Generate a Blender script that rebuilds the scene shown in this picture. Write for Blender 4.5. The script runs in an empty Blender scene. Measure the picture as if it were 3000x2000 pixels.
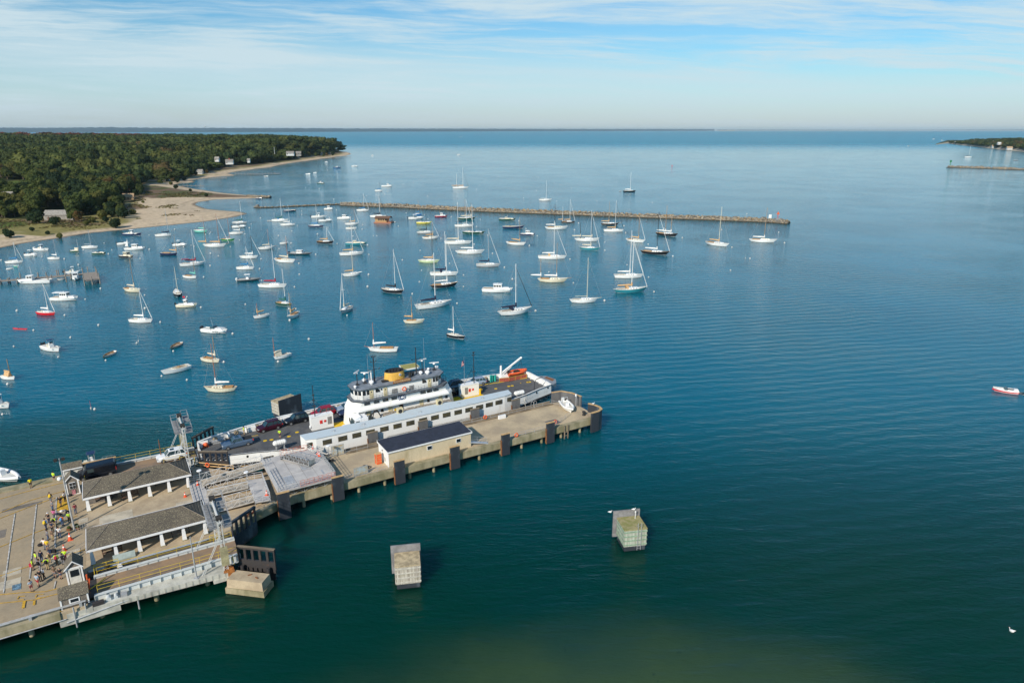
import bpy, bmesh, math, random
import numpy as np
from mathutils import Vector, Matrix
sc = bpy.context.scene
COL = sc.collection
R = math.radians
rnd = random.Random(7)
# ------------------------------------------------------------------ camera, sun, sky, exposure
CAMH = 57.0
PITCH = math.atan(.31)
cd = bpy.data.cameras.new('camera'); cam = bpy.data.objects.new('camera', cd); COL.objects.link(cam)
cam.location = (0, 0, CAMH); cam.rotation_euler = (math.pi/2-PITCH, 0, 0)
cd.sensor_width = 36; cd.lens = 24; cd.clip_start = .5; cd.clip_end = 90000
sc.camera = cam
SUN_EL, SUN_HEAD = 33.0, 25.0          # light travels towards this heading (degrees right of +Y)
sl = bpy.data.lights.new('sun', 'SUN'); sun = bpy.data.objects.new('sun', sl); COL.objects.link(sun)
sl.energy = 3.9; sl.angle = R(.5); sl.color = (1, .90, .76)
_h = R(SUN_HEAD); _e = R(SUN_EL)
_d = Vector((math.sin(_h)*math.cos(_e), math.cos(_h)*math.cos(_e), -math.sin(_e)))
sun.rotation_euler = _d.to_track_quat('-Z', 'Y').to_euler(); sun.location = (0, 0, 200)
sc.view_settings.view_transform = 'Standard'; sc.view_settings.look = 'None'
sc.view_settings.exposure = .42; sc.view_settings.gamma = 1
sc.cycles.max_bounces = 6; sc.cycles.volume_bounces = 0; sc.cycles.caustics_reflective = False; sc.cycles.caustics_refractive = False

class NT:
    "tiny node-tree helper"
    def __init__(s, tree): s.t = tree; s.n = tree.nodes; s.l = tree.links; s.n.clear()
    def new(s, typ, **kw):
        nd = s.n.new(typ)
        for k, v in kw.items():
            if k in nd.inputs: s.set(nd.inputs[k], v)
            else: setattr(nd, k, v)
        return nd
    def set(s, sock, v):
        if isinstance(v, bpy.types.NodeSocket): s.l.new(v, sock)
        else: sock.default_value = v
    def math(s, op, a, b=0., c=0., clamp=False):
        nd = s.n.new('ShaderNodeMath'); nd.operation = op; nd.use_clamp = clamp
        s.set(nd.inputs[0], a); s.set(nd.inputs[1], b); s.set(nd.inputs[2], c); return nd.outputs[0]
    def mix(s, f, a, b, mode='MIX'):
        nd = s.n.new('ShaderNodeMix'); nd.data_type = 'RGBA'; nd.blend_type = mode
        s.set(nd.inputs['Factor'], f)
        for k, v in ((6, a), (7, b)):
            if isinstance(v, tuple): v = tuple(v[:3])+(1,)
            s.set(nd.inputs[k], v)
        return nd.outputs[2]
    def ss(s, x, e0, e1):
        nd = s.n.new('ShaderNodeMapRange'); nd.interpolation_type = 'SMOOTHSTEP'
        s.set(nd.inputs[0], x); s.set(nd.inputs[1], e0); s.set(nd.inputs[2], e1); return nd.outputs[0]
    def noise(s, vec, scale, detail=3., rough=.55, dist=0.):
        nd = s.n.new('ShaderNodeTexNoise'); s.set(nd.inputs['Vector'], vec)
        nd.inputs['Scale'].default_value = scale; nd.inputs['Detail'].default_value = detail
        nd.inputs['Roughness'].default_value = rough; nd.inputs['Distortion'].default_value = dist
        return nd.outputs[0]
    def vec(s, x, y, z):
        nd = s.n.new('ShaderNodeCombineXYZ'); s.set(nd.inputs[0], x); s.set(nd.inputs[1], y); s.set(nd.inputs[2], z); return nd.outputs[0]

w = bpy.data.worlds.new('World'); sc.world = w; w.use_nodes = True
t = NT(w.node_tree)
sky = t.new('ShaderNodeTexSky', sky_type='NISHITA', sun_disc=False)
sky.sun_elevation = R(SUN_EL); sky.sun_rotation = R(180+SUN_HEAD)
sky.air_density = 1.0; sky.dust_density = .6; sky.ozone_density = 1.6; sky.altitude = 50
co = t.new('ShaderNodeTexCoord').outputs['Generated']
sp = t.new('ShaderNodeSeparateXYZ', Vector=co)
yy = t.math('MAXIMUM', t.math('ABSOLUTE', sp.outputs[1]), .35)
azi = t.math('DIVIDE', sp.outputs[0], yy); ele = t.math('DIVIDE', sp.outputs[2], yy)
# cirrus: streaks that lie nearly level, drawn out sideways
warp = t.noise(t.vec(t.math('MULTIPLY', azi, 2.6), t.math('MULTIPLY', ele, 11), 3.1), 1.0, 5, .6)
e2 = t.math('ADD', ele, t.math('MULTIPLY_ADD', warp, .035, t.math('MULTIPLY', azi, .03)))
st1 = t.noise(t.vec(t.math('MULTIPLY', azi, 2.1), t.math('MULTIPLY', e2, 26), 0.4), 1.0, 7, .6, .5)
st2 = t.noise(t.vec(t.math('MULTIPLY', azi, 6), t.math('MULTIPLY', e2, 120), 5.4), 1.0, 6, .62, .4)
bign = t.noise(t.vec(t.math('MULTIPLY', azi, 1.3), t.math('MULTIPLY', ele, 9), 8.), 1.0, 2, .5)
streak = t.math('ADD', t.math('MULTIPLY', st1, .62), t.math('MULTIPLY', st2, .38))
streak = t.ss(t.math('ADD', streak, t.math('MULTIPLY_ADD', bign, .5, t.math('MULTIPLY_ADD', t.ss(azi, .0, -.5), .02, -.27))), .38, .62)
# broad veil of high cloud low in the sky: its upper edge falls from the left to the middle
edge = t.math('MULTIPLY_ADD', azi, -.045, .100)
edge = t.math('ADD', edge, t.math('MULTIPLY_ADD', st1, .05, -.025))
veil = t.ss(t.math('SUBTRACT', ele, edge), .022, -.022)
low = t.ss(ele, .055, .015)
cl = t.math('MAXIMUM', t.math('MULTIPLY', streak, .92), t.math('MULTIPLY', veil, t.math('MULTIPLY_ADD', streak, .26, .56)))
cl = t.math('MULTIPLY', cl, t.math('MULTIPLY_ADD', low, -.12, 1.))
cl = t.math('MULTIPLY', cl, t.math('MULTIPLY_ADD', t.ss(ele, .17, .34), t.math('MULTIPLY_ADD', t.ss(azi, .12, .6), .62, -.96), 1.))
skyc = t.mix(1., sky.outputs[0], t.mix(t.ss(ele, .10, .32), t.mix(t.ss(ele, .0, .07), (.74, .86, 1.02), (.54, .88, 1.06)), (.28, .80, 1.08)), 'MULTIPLY')
cc = t.mix(low, (5.6, 6.9, 7.5), (5.2, 6.3, 7.1))
fin = t.mix(cl, skyc, cc)
bg = t.new('ShaderNodeBackground', Color=fin, Strength=.082)
out = t.new('ShaderNodeOutputWorld'); t.l.new(bg.outputs[0], out.inputs[0])

# ------------------------------------------------------------------ geometry of the view (only used to find real places)
TS, TC, FP = math.sin(PITCH), math.cos(PITCH), 2000.
def P(x, y, z=0.):
    "point of the horizontal plane at height z that the photograph (3000 x 2000) shows at x, y"
    v = (y-1000)/FP; Z = (CAMH-z)/(TS+TC*v)
    return Vector(((x-1500)/FP*Z, Z*(TC-v*TS), z))
def prj(X, Y, z):
    d = CAMH-z; Z = Y*TC+d*TS
    return 1500+FP*X/Z, 1000+FP*(d*TC-Y*TS)/Z
QA = R(31); qc, qs = math.cos(QA), math.sin(QA)
def W(a, b, z=0.):
    "harbour frame: a runs along the pier, b away from it"
    return Vector((a*qc-b*qs, a*qs+b*qc, z))

# ------------------------------------------------------------------ mesh builder
class MB:
    def __init__(s): s.v = []; s.f = []; s.m = []; s.cur = 0; s.sm = []
    def q(s, pts, smooth=False):
        i = len(s.v); s.v += [tuple(p) for p in pts]; s.f.append(tuple(range(i, i+len(pts)))); s.m.append(s.cur); s.sm.append(smooth); return s
    def mesh(s, vs, fs, smooth=False):
        i = len(s.v); s.v += [tuple(p) for p in vs]
        for f in fs: s.f.append(tuple(i+k for k in f)); s.m.append(s.cur); s.sm.append(smooth)
        return s
    def mat(s, k): s.cur = k; return s
    def box(s, x0, x1, y0, y1, z0, z1, rz=0., c=None):
        vs = [(x, y, z) for z in (z0, z1) for y in (y0, y1) for x in (x0, x1)]
        if rz:
            cx, cy = c or ((x0+x1)/2, (y0+y1)/2); co_, si = math.cos(rz), math.sin(rz)
            vs = [(cx+(x-cx)*co_-(y-cy)*si, cy+(x-cx)*si+(y-cy)*co_, z) for x, y, z in vs]
        return s.mesh(vs, [(0, 2, 3, 1), (4, 5, 7, 6), (0, 1, 5, 4), (2, 6, 7, 3), (0, 4, 6, 2), (1, 3, 7, 5)])
    def fr(s, b, t_):
        "frustum between two rectangles b, t_ = (x0,x1,y0,y1,z)"
        vs = [(x, y, r[4]) for r in (b, t_) for y in (r[2], r[3]) for x in (r[0], r[1])]
        return s.mesh(vs, [(0, 2, 3, 1), (4, 5, 7, 6), (0, 1, 5, 4), (2, 6, 7, 3), (0, 4, 6, 2), (1, 3, 7, 5)])
    def cyl(s, p0, p1, r0, r1=None, n=8, caps=True, smooth=True):
        r1 = r0 if r1 is None else r1
        p0 = Vector(p0); p1 = Vector(p1); d = (p1-p0)
        if d.length < 1e-6: return s
        d.normalize(); a = d.orthogonal().normalized(); b = d.cross(a)
        vs = []
        for p, r in ((p0, r0), (p1, r1)):
            for k in range(n):
                an = 2*math.pi*k/n; vs.append(p+a*math.cos(an)*r+b*math.sin(an)*r)
        s.mesh(vs, [(k, (k+1) % n, n+(k+1) % n, n+k) for k in range(n)], smooth)
        if caps: s.mesh(vs, [tuple(range(n-1, -1, -1)), tuple(range(n, 2*n))])
        return s
    def bar(s, p0, p1, w_=.06, h=None):
        return s.cyl(p0, p1, w_*.7, None, 4, True, False)
    def path(s, pts, r, n=6):
        for a, b in zip(pts[:-1], pts[1:]): s.cyl(a, b, r, None, n)
        return s
    def prism(s, poly, z0, z1, top=True, bot=True):
        n = len(poly)
        a = sum(poly[i][0]*poly[(i+1) % n][1]-poly[(i+1) % n][0]*poly[i][1] for i in range(n))
        if a < 0: poly = poly[::-1]
        z0s = z0 if isinstance(z0, (list, tuple)) else [z0]*n; z1s = z1 if isinstance(z1, (list, tuple)) else [z1]*n
        vs = [(p[0], p[1], z0s[i]) for i, p in enumerate(poly)]+[(p[0], p[1], z1s[i]) for i, p in enumerate(poly)]
        fs = [(i, (i+1) % n, n+(i+1) % n, n+i) for i in range(n)]
        if bot: fs.append(tuple(range(n-1, -1, -1)))
        if top: fs.append(tuple(range(n, 2*n)))
        return s.mesh(vs, fs)
    def sph(s, c, r, n=10, m=6, sz=1., z0=-1.):
        vs = []; fs = []
        for j in range(m+1):
            ph = -math.pi/2+math.pi*j/m
            ph = max(ph, math.asin(z0)) if z0 > -1 else ph
            for i in range(n):
                th = 2*math.pi*i/n; vs.append((c[0]+r*math.cos(ph)*math.cos(th), c[1]+r*math.cos(ph)*math.sin(th), c[2]+r*sz*math.sin(ph)))
        for j in range(m):
            for i in range(n): fs.append((j*n+i, j*n+(i+1) % n, (j+1)*n+(i+1) % n, (j+1)*n+i))
        return s.mesh(vs, fs, True)
    def torus(s, c, R_, r, ax='z', n=16, m=6):
        vs = []; fs = []
        for i in range(n):
            a = 2*math.pi*i/n
            for j in range(m):
                b = 2*math.pi*j/m; x = (R_+r*math.cos(b))*math.cos(a); y = (R_+r*math.cos(b))*math.sin(a); z = r*math.sin(b)
                p = (x, y, z) if ax == 'z' else ((x, z, y) if ax == 'y' else (z, x, y))
                vs.append((c[0]+p[0], c[1]+p[1], c[2]+p[2]))
        for i in range(n):
            for j in range(m): fs.append((i*m+j, ((i+1) % n)*m+j, ((i+1) % n)*m+(j+1) % m, i*m+(j+1) % m))
        return s.mesh(vs, fs, True)
    def rail(s, pts, h=1.05, rails=2, gap=1.8, r=.03):
        "posts and rails along a polyline of 3-D points"
        for a, b in zip(pts[:-1], pts[1:]):
            a = Vector(a); b = Vector(b); L = (b-a).length; n = max(1, round(L/gap))
            for k in range(rails): s.bar(a+Vector((0, 0, h*(k+1)/rails)), b+Vector((0, 0, h*(k+1)/rails)), r*1.4)
            for k in range(n+1): p = a.lerp(b, k/n); s.bar(p, p+Vector((0, 0, h)), r*1.5)
        return s
    def truss(s, p0, p1, h=1.1, n=8, r=.04):
        p0 = Vector(p0); p1 = Vector(p1); up = Vector((0, 0, h))
        s.bar(p0, p1, r*1.5); s.bar(p0+up, p1+up, r*1.3); s.bar(p0+up*.5, p1+up*.5, r*.6)
        for k in range(n+1):
            a = p0.lerp(p1, k/n); s.bar(a, a+up, r)
            if k < n:
                b = p0.lerp(p1, (k+1)/n); s.bar(a+(up if k % 2 else up*0), b+(up*0 if k % 2 else up), r)
        return s
    def make(s, name, mats, parent=None, bevel=0., loc=None, **props):
        me = bpy.data.meshes.new(name); me.from_pydata(s.v, [], s.f)
        if not isinstance(mats, (list, tuple)): mats = [mats]
        for m_ in mats: me.materials.append(M[m_] if isinstance(m_, str) else m_)
        me.polygons.foreach_set('material_index', s.m); me.polygons.foreach_set('use_smooth', s.sm); me.update()
        o = bpy.data.objects.new(name, me); COL.objects.link(o)
        if parent: o.parent = parent
        if loc is not None: o.location = loc
        if bevel:
            b = o.modifiers.new('bevel', 'BEVEL'); b.width = bevel; b.segments = 2; b.limit_method = 'ANGLE'
        for k, v in props.items(): o[k] = v
        return o
def tag(o, label=None, cat=None, group=None, kind=None):
    for k, v in (('label', label), ('category', cat), ('group', group), ('kind', kind)):
        if v: o[k] = v
    return o
def thing(name, label, cat, loc=(0, 0, 0), rz=0., group=None):
    o = bpy.data.objects.new(name, None); COL.objects.link(o); o.location = loc; o.rotation_euler = (0, 0, rz)
    o.empty_display_size = .5
    return tag(o, label, cat, group)
def qthing(name, label, cat, a, b, z, rz=0., group=None):
    return thing(name, label, cat, W(a, b, z), QA+rz, group)
def dup(root, loc, rz=None, label=None, scale=None, group=None):
    r = root.copy(); COL.objects.link(r); r.location = loc
    if rz is not None: r.rotation_euler = (0, 0, rz)
    if scale: r.scale = scale if isinstance(scale, tuple) else (scale,)*3
    if label: r['label'] = label
    if group: r['group'] = group
    for ch in root.children:
        c_ = ch.copy(); COL.objects.link(c_); c_.parent = r
        for g in ch.children: d_ = g.copy(); COL.objects.link(d_); d_.parent = c_
    return r
def struct(mb, name, mats, **k):
    o = mb.make(name, mats, **k); o['kind'] = 'structure'; return o

# ------------------------------------------------------------------ materials
M = {}
def mat(name, col, rough=.6, metal=0., var=.12, scale=2., col2=None, bump=0., bscale=None, spec=.5, stretch=(1, 1, 1), thr=(.35, .65), detail=4.):
    m_ = bpy.data.materials.new(name); m_.use_nodes = True; t = NT(m_.node_tree); M[name] = m_
    co = t.new('ShaderNodeTexCoord').outputs['Object']
    mp = t.new('ShaderNodeMapping', Vector=co); mp.inputs['Scale'].default_value = stretch
    n1 = t.noise(mp.outputs[0], scale, detail, .6)
    c2 = col2 if col2 else tuple(c_*(1-var*1.6) for c_ in col)
    c1 = col if col2 else tuple(min(1, c_*(1+var*.4)) for c_ in col)
    base = t.mix(t.ss(n1, thr[0], thr[1]), c1, c2)
    fine = t.noise(mp.outputs[0], scale*9, 3, .7)
    base = t.mix(t.math('MULTIPLY', t.ss(fine, .4, .75), var), base, tuple(c_*.55 for c_ in col))
    b = t.new('ShaderNodeBsdfPrincipled'); t.set(b.inputs['Base Color'], base)
    b.inputs['Roughness'].default_value = rough; b.inputs['Metallic'].default_value = metal
    b.inputs['Specular IOR Level'].default_value = spec
    if bump:
        bp = t.new('ShaderNodeBump', Height=t.noise(mp.outputs[0], bscale or scale*6, 4, .6)); bp.inputs['Strength'].default_value = bump; bp.inputs['Distance'].default_value = .05
        t.l.new(bp.outputs[0], b.inputs['Normal'])
    o = t.new('ShaderNodeOutputMaterial'); t.l.new(b.outputs[0], o.inputs[0])
    return m_
for n_, c_ in dict(W=(.80, .80, .78), C=(.72, .66, .50), K=(.018, .02, .024), N=(.015, .03, .085), B=(.02, .16, .42), Q=(.03, .22, .27), T=(.56, .38, .2), G=(.02, .20, .07), D=(.015, .07, .05),
                   L=(.54, .64, .38), R=(.62, .02, .03), Y=(.70, .60, .10), O=(.50, .26, .07), S=(.42, .44, .45), M=(.26, .02, .05), P=(.18, .52, .43), E=(.13, .15, .16)).items():
    mat('g'+n_, c_, .28, 0, .05, 1.2)          # gel coat and paint on boats
mat('wood', (.42, .25, .11), .55, 0, .2, 3); mat('redwood', (.40, .16, .09), .5, 0, .15, 3); mat('darkwood', (.15, .09, .06), .6, 0, .15, 3)
mat('alloy', (.62, .63, .64), .35, .5, .08, 4); mat('blackspar', (.03, .03, .03), .4); mat('canvas', (.62, .56, .44), .85); mat('sailwhite', (.78, .78, .76), .8)
mat('teakdeck', (.42, .34, .25), .75, 0, .15, 4); mat('boatdeck', (.66, .65, .60), .6, 0, .1, 2); mat('bottompaint', (.06, .03, .03), .7)
mat('glassdark', (.015, .02, .025), .08, 0, .02, 2, spec=.8); mat('glassblue', (.03, .07, .09), .06, 0, .02, 2, spec=.8)
mat('rubber', (.02, .02, .02), .75); mat('rim', (.5, .5, .5), .3, .7); mat('chrome', (.6, .6, .6), .2, .9)
mat('ropes', (.30, .24, .16), .9); mat('orange', (.75, .12, .03), .6); mat('hullgrey', (.24, .26, .28), .5)
# ------------------------------------------------------------------ sea
def water_material():
    m_ = bpy.data.materials.new('sea_water'); m_.use_nodes = True; t = NT(m_.node_tree); M['sea'] = m_
    pos = t.new('ShaderNodeNewGeometry').outputs['Position']
    sp = t.new('ShaderNodeSeparateXYZ', Vector=pos); X, Y = sp.outputs[0], sp.outputs[1]
    big = t.noise(pos, .011, 4, .6)
    def blob(cx, cy, rx, ry, e0=1.35, e1=.35):
        dx = t.math('DIVIDE', t.math('SUBTRACT', X, cx), rx); dy = t.math('DIVIDE', t.math('SUBTRACT', Y, cy), ry)
        d = t.math('SQRT', t.math('ADD', t.math('MULTIPLY', dx, dx), t.math('MULTIPLY', dy, dy)))
        d = t.math('ADD', d, t.math('MULTIPLY_ADD', t.noise(pos, .09, 4, .6), .5, -.25))
        return t.ss(d, e0, e1)
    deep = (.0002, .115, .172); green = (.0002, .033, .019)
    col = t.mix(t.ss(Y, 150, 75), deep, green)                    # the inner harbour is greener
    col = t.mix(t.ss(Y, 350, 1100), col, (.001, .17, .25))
    shoal = blob(14, 53, 32, 16, 1.3, .3)
    col = t.mix(shoal, col, (.044, .082, .032))
    weed = t.math('MULTIPLY', t.ss(t.noise(pos, .55, 3, .5), .66, .72), shoal)
    col = t.mix(t.math('MULTIPLY', weed, .55), col, (.006, .03, .018))
    sh2 = blob(-85, 118, 42, 16)
    col = t.mix(t.math('MULTIPLY', sh2, .75), col, (.010, .055, .040))
    col = t.mix(t.math('MULTIPLY', t.ss(big, .45, .62), .25), col, (.002, .045, .06))
    # foam stirred up by the ferry's propellers, on its seaward side
    fx = t.new('ShaderNodeMapping', Vector=pos); fx.inputs['Rotation'].default_value = (0, 0, -QA); fx.inputs['Scale'].default_value = (.35, 1.1, 1)
    fz = t.noise(fx.outputs[0], 1.1, 5, .75, 1.2)
    fa = W(16, 131); fb = W(33, 141); fc = W(76, 134)
    fm = t.math('MAXIMUM', t.math('MAXIMUM', blob(fa.x, fa.y, 8, 4.5), blob(fb.x, fb.y, 6, 5)), t.math('MULTIPLY', blob(fc.x, fc.y, 12, 8), .8))
    foam = t.math('MULTIPLY', fm, t.ss(fz, .56, .64))
    col = t.mix(t.math('MULTIPLY', foam, .65), col, (.45, .6, .6))
    # waves: wind ripples on a gentle chop; patches of calmer and rougher water
    def wv(rot, sx, sy, sc_, det=2., rough=.5):
        mp = t.new('ShaderNodeMapping', Vector=pos); mp.inputs['Rotation'].default_value = (0, 0, rot); mp.inputs['Scale'].default_value = (sx, sy, 1)
        return t.noise(mp.outputs[0], sc_, det, rough, .4)
    # long low wave trains running in from the open sea on the right
    mp = t.new('ShaderNodeMapping', Vector=pos); mp.inputs['Rotation'].default_value = (0, 0, R(-12))
    wt = t.new('ShaderNodeTexWave', Vector=mp.outputs[0], Scale=.085, Distortion=5.5, Detail=3.); wt.bands_direction = 'Y'; wt.inputs['Detail Scale'].default_value = .8
    trn = t.math('MULTIPLY', wt.outputs[1], t.math('MULTIPLY', t.ss(Y, 420, 120), t.math('MULTIPLY_ADD', t.ss(X, -20, 45), .24, .08)))
    patch = t.ss(t.noise(pos, .018, 3, .6), .38, .66)
    h = t.math('ADD', t.math('MULTIPLY', wv(R(8), .28, 1., .85), .62), t.math('MULTIPLY', wv(R(-14), .4, 1., 1.9), .34))
    h = t.math('ADD', h, t.math('MULTIPLY', wv(R(25), .6, 1., 4.2, 3), .15))
    h = t.math('ADD', h, trn); h = t.math('MULTIPLY', h, t.math('MULTIPLY_ADD', patch, .55, .55))
    far = t.ss(Y, 1500, 3200)
    bp = t.new('ShaderNodeBump', Height=h); bp.inputs['Distance'].default_value = .46
    t.set(bp.inputs['Strength'], t.math('MULTIPLY_ADD', far, .4, .52))
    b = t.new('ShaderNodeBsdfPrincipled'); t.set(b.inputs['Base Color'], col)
    b.inputs['Subsurface Weight'].default_value = 1.; b.inputs['Subsurface Radius'].default_value = (1, 1, 1); b.inputs['Specular IOR Level'].default_value = .46; b.inputs['Subsurface Scale'].default_value = 30.; b.inputs['IOR'].default_value = 1.333; b.inputs['Specular Tint'].default_value = (.25, .75, 1, 1)
    t.set(b.inputs['Roughness'], t.math('ADD', t.math('MULTIPLY_ADD', far, .25, .06), t.math('MULTIPLY', foam, .6)))
    t.l.new(bp.outputs[0], b.inputs['Normal'])
    o = t.new('ShaderNodeOutputMaterial'); t.l.new(b.outputs[0], o.inputs[0])
water_material()
mb = MB(); S_ = 30000
for (x0, x1, y0, y1) in ((-S_, S_, -600, 300), (-S_, S_, 300, 3000), (-S_, S_, 3000, S_)): mb.q([(x0, y0, 0), (x1, y0, 0), (x1, y1, 0), (x0, y1, 0)])
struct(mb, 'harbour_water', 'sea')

# ------------------------------------------------------------------ land
SHORE = [(-900, 800), (-200, 742), (0, 727), (64, 714), (96, 709), (179, 697), (255, 684), (360, 674), (478, 662), (606, 649), (686, 636), (727, 626), (702, 620), (650, 616), (606, 612), (580, 603),
         (571, 598), (584, 592), (631, 585), (700, 583), (750, 581), (786, 578), (775, 573), (719, 571), (653, 565), (564, 552), (535, 546), (512, 541), (530, 537), (566, 535), (572, 532), (559, 528), (602, 522), (650, 517), (694, 514),
         (668, 508), (700, 501), (730, 498), (798, 489), (837, 480), (890, 473), (934, 467), (985, 460), (1010, 457), (1031, 452), (1022, 447), (1006, 444)]
shore = [P(x, y).xy for x, y in SHORE]+[Vector((-500, 1900)), Vector((-640, 2350)), Vector((-1300, 2750)), Vector((-3200, 2900)), Vector((-3200, 700))]
WOOD = [(-900, 690), (-200, 655), (0, 650), (90, 652), (150, 640), (200, 652), (255, 642), (300, 634), (335, 652), (375, 640), (372, 617), (385, 592), (425, 577), (428, 562), (410, 552), (432, 543), (440, 530), (480, 540), (530, 531), (548, 524), (560, 518),
        (600, 510), (640, 498), (690, 488), (740, 486), (800, 478), (860, 470), (905, 462), (960, 456), (1000, 447), (1006, 443)]
wood = [P(x, y).xy for x, y in WOOD]+[Vector((-520, 1880)), Vector((-660, 2320)), Vector((-1300, 2700)), Vector((-3100, 2850)), Vector((-3100, 800))]
def sdist(X, Y, poly):
    "signed distance to a polygon, positive inside"
    X = np.asarray(X, float); Y = np.asarray(Y, float); d = np.full(X.shape, 1e9); ins = np.zeros(X.shape, bool)
    n = len(poly)
    for i in range(n):
        ax, ay = poly[i]; bx, by = poly[(i+1) % n]; ex, ey = bx-ax, by-ay
        t_ = np.clip(((X-ax)*ex+(Y-ay)*ey)/(ex*ex+ey*ey+1e-9), 0, 1)
        d = np.minimum(d, np.hypot(X-ax-t_*ex, Y-ay-t_*ey))
        c_ = ((ay > Y) != (by > Y)); xi = (bx-ax)*(Y-ay)/((by-ay) if by != ay else 1e-9)+ax
        ins ^= c_ & (X < xi)
    return np.where(ins, d, -d)
sm = lambda x: (lambda c_: c_*c_*(3-2*c_))(np.clip(x, 0, 1))
def vnoise(X, Y, s, seed=0):
    X = X/s; Y = Y/s; xi = np.floor(X); yi = np.floor(Y); fx = sm(X-xi); fy = sm(Y-yi)
    hsh = lambda i, j: np.modf(np.abs(np.sin(i*127.1+j*311.7+seed*74.7)*43758.5453))[0]
    return (hsh(xi, yi)*(1-fx)+hsh(xi+1, yi)*fx)*(1-fy)+(hsh(xi, yi+1)*(1-fx)+hsh(xi+1, yi+1)*fx)*fy
def ground_h(X, Y, ds=None, dw=None):
    X = np.asarray(X, float); Y = np.asarray(Y, float)
    ds = sdist(X, Y, shore) if ds is None else ds; dw = sdist(X, Y, wood) if dw is None else dw
    far = np.clip((Y-500)/1000, 0, 1)
    h = -1.6+1.6*sm((ds+12)/12)+1.5*sm(ds/28)
    h += (9+9*far)*sm(dw/(190-150*far))+8*sm((dw-150)/700)
    h += (vnoise(X, Y, 90, 3)-.5)*5*sm(dw/150)+(vnoise(X, Y, 12, 5)-.5)*.5*sm(ds/30)
    return h
rows = [340*(1.0062**k) for k in range(352)]
cols = np.arange(-1.15, -.19, .0034)
YY, TT = np.meshgrid(rows, cols, indexing='ij'); XX = TT*YY
DS = sdist(XX, YY, shore); DW = sdist(XX, YY, wood); HH = ground_h(XX, YY, DS, DW)
nr, nc = XX.shape; idx = np.arange(nr*nc).reshape(nr, nc)
keep = (DS[:-1, :-1] > -25) | (DS[1:, 1:] > -25)
fc = np.stack([idx[:-1, :-1], idx[:-1, 1:], idx[1:, 1:], idx[1:, :-1]], -1)[keep]
# what grows where: sand, beach grass, heath, lawn, forest floor
def groundcol(X, Y, ds, dw):
    n1 = vnoise(X, Y, 26, 1); n2 = vnoise(X, Y, 9, 2); n3 = vnoise(X, Y, 55, 4)
    c = np.zeros(X.shape+(4,)); c[..., 3] = 1
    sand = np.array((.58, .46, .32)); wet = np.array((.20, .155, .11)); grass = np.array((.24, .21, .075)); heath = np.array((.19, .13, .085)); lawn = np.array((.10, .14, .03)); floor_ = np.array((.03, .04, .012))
    def mixc(a, b, f): return a*(1-f[..., None])+b*f[..., None]
    k = np.broadcast_to(sand, X.shape+(3,))
    k = mixc(k, wet, sm((4-ds)/3)); k = mixc(k, wet*1.25, sm(1-np.abs(ds-9)/1.5)*.6*(n2 > .45))
    px = 1500+FP*X/(Y*TC+CAMH*TS)
    spit = sm((px-400)/60)*sm((760-px)/40)*sm((Y-400)/30)*sm((700-Y)/30)       # bare sand of the point
    inl = sm((ds-14)/10)
    left_ = sm((440-px)/140)*(Y > 380); inl = np.maximum(inl, left_*sm((ds-9)/5)); g = inl*sm((n1*.6+n2*.4-.30+.35*left_-spit*.42)*5)
    k = mixc(k, grass, g)
    hth = inl*sm((ds-22)/8)*sm((n3*.5+n1*.5-.36+.1*left_-spit*.35)*6)
    k = mixc(k, heath, hth*(.9))
    # brown heath on the neck behind the point
    neck = [P(*q).xy for q in ((400, 545), (470, 548), (540, 558), (640, 569), (745, 576), (760, 579), (640, 582), (540, 583), (430, 588), (400, 575))]
    dn = sdist(X, Y, neck); k = mixc(k, mixc(np.broadcast_to(heath*.9, X.shape+(3,)), np.array((.09, .10, .035)), sm((n2-.45)*6)), sm(dn/6))
    lw = [P(*q).xy for q in ((-60, 668), (0, 655), (90, 655), (92, 668), (0, 680), (-60, 690))]
    k = mixc(k, lawn, sm(sdist(X, Y, lw)/4)); lw2 = [P(x, y, 8).xy for x, y in ((-30, 545), (60, 530), (110, 548), (100, 566), (0, 572))]
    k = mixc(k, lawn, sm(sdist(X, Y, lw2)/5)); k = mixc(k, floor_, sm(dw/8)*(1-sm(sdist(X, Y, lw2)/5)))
    c[..., :3] = k; return c
GC = groundcol(XX, YY, DS, DW)
def grid_mesh(name, V, Fc, Cc, mats):
    me = bpy.data.meshes.new(name); used = np.unique(Fc); rm = np.full(len(V), -1); rm[used] = np.arange(len(used)); V = V[used]; Fc = rm[Fc]; Cc = Cc[used]
    me.vertices.add(len(V)); me.vertices.foreach_set('co', V.astype(np.float32).ravel())
    k = Fc.shape[1]
    me.loops.add(Fc.size); me.loops.foreach_set('vertex_index', Fc.astype(np.int32).ravel())
    me.polygons.add(len(Fc)); me.polygons.foreach_set('loop_start', np.arange(0, Fc.size, k, dtype=np.int32)); me.update(calc_edges=True)
    a = me.color_attributes.new('Col', 'FLOAT_COLOR', 'POINT'); a.data.foreach_set('color', Cc.astype(np.float32).ravel())
    for m_ in mats: me.materials.append(M[m_])
    me.validate()
    o = bpy.data.objects.new(name, me); COL.objects.link(o); return o
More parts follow.
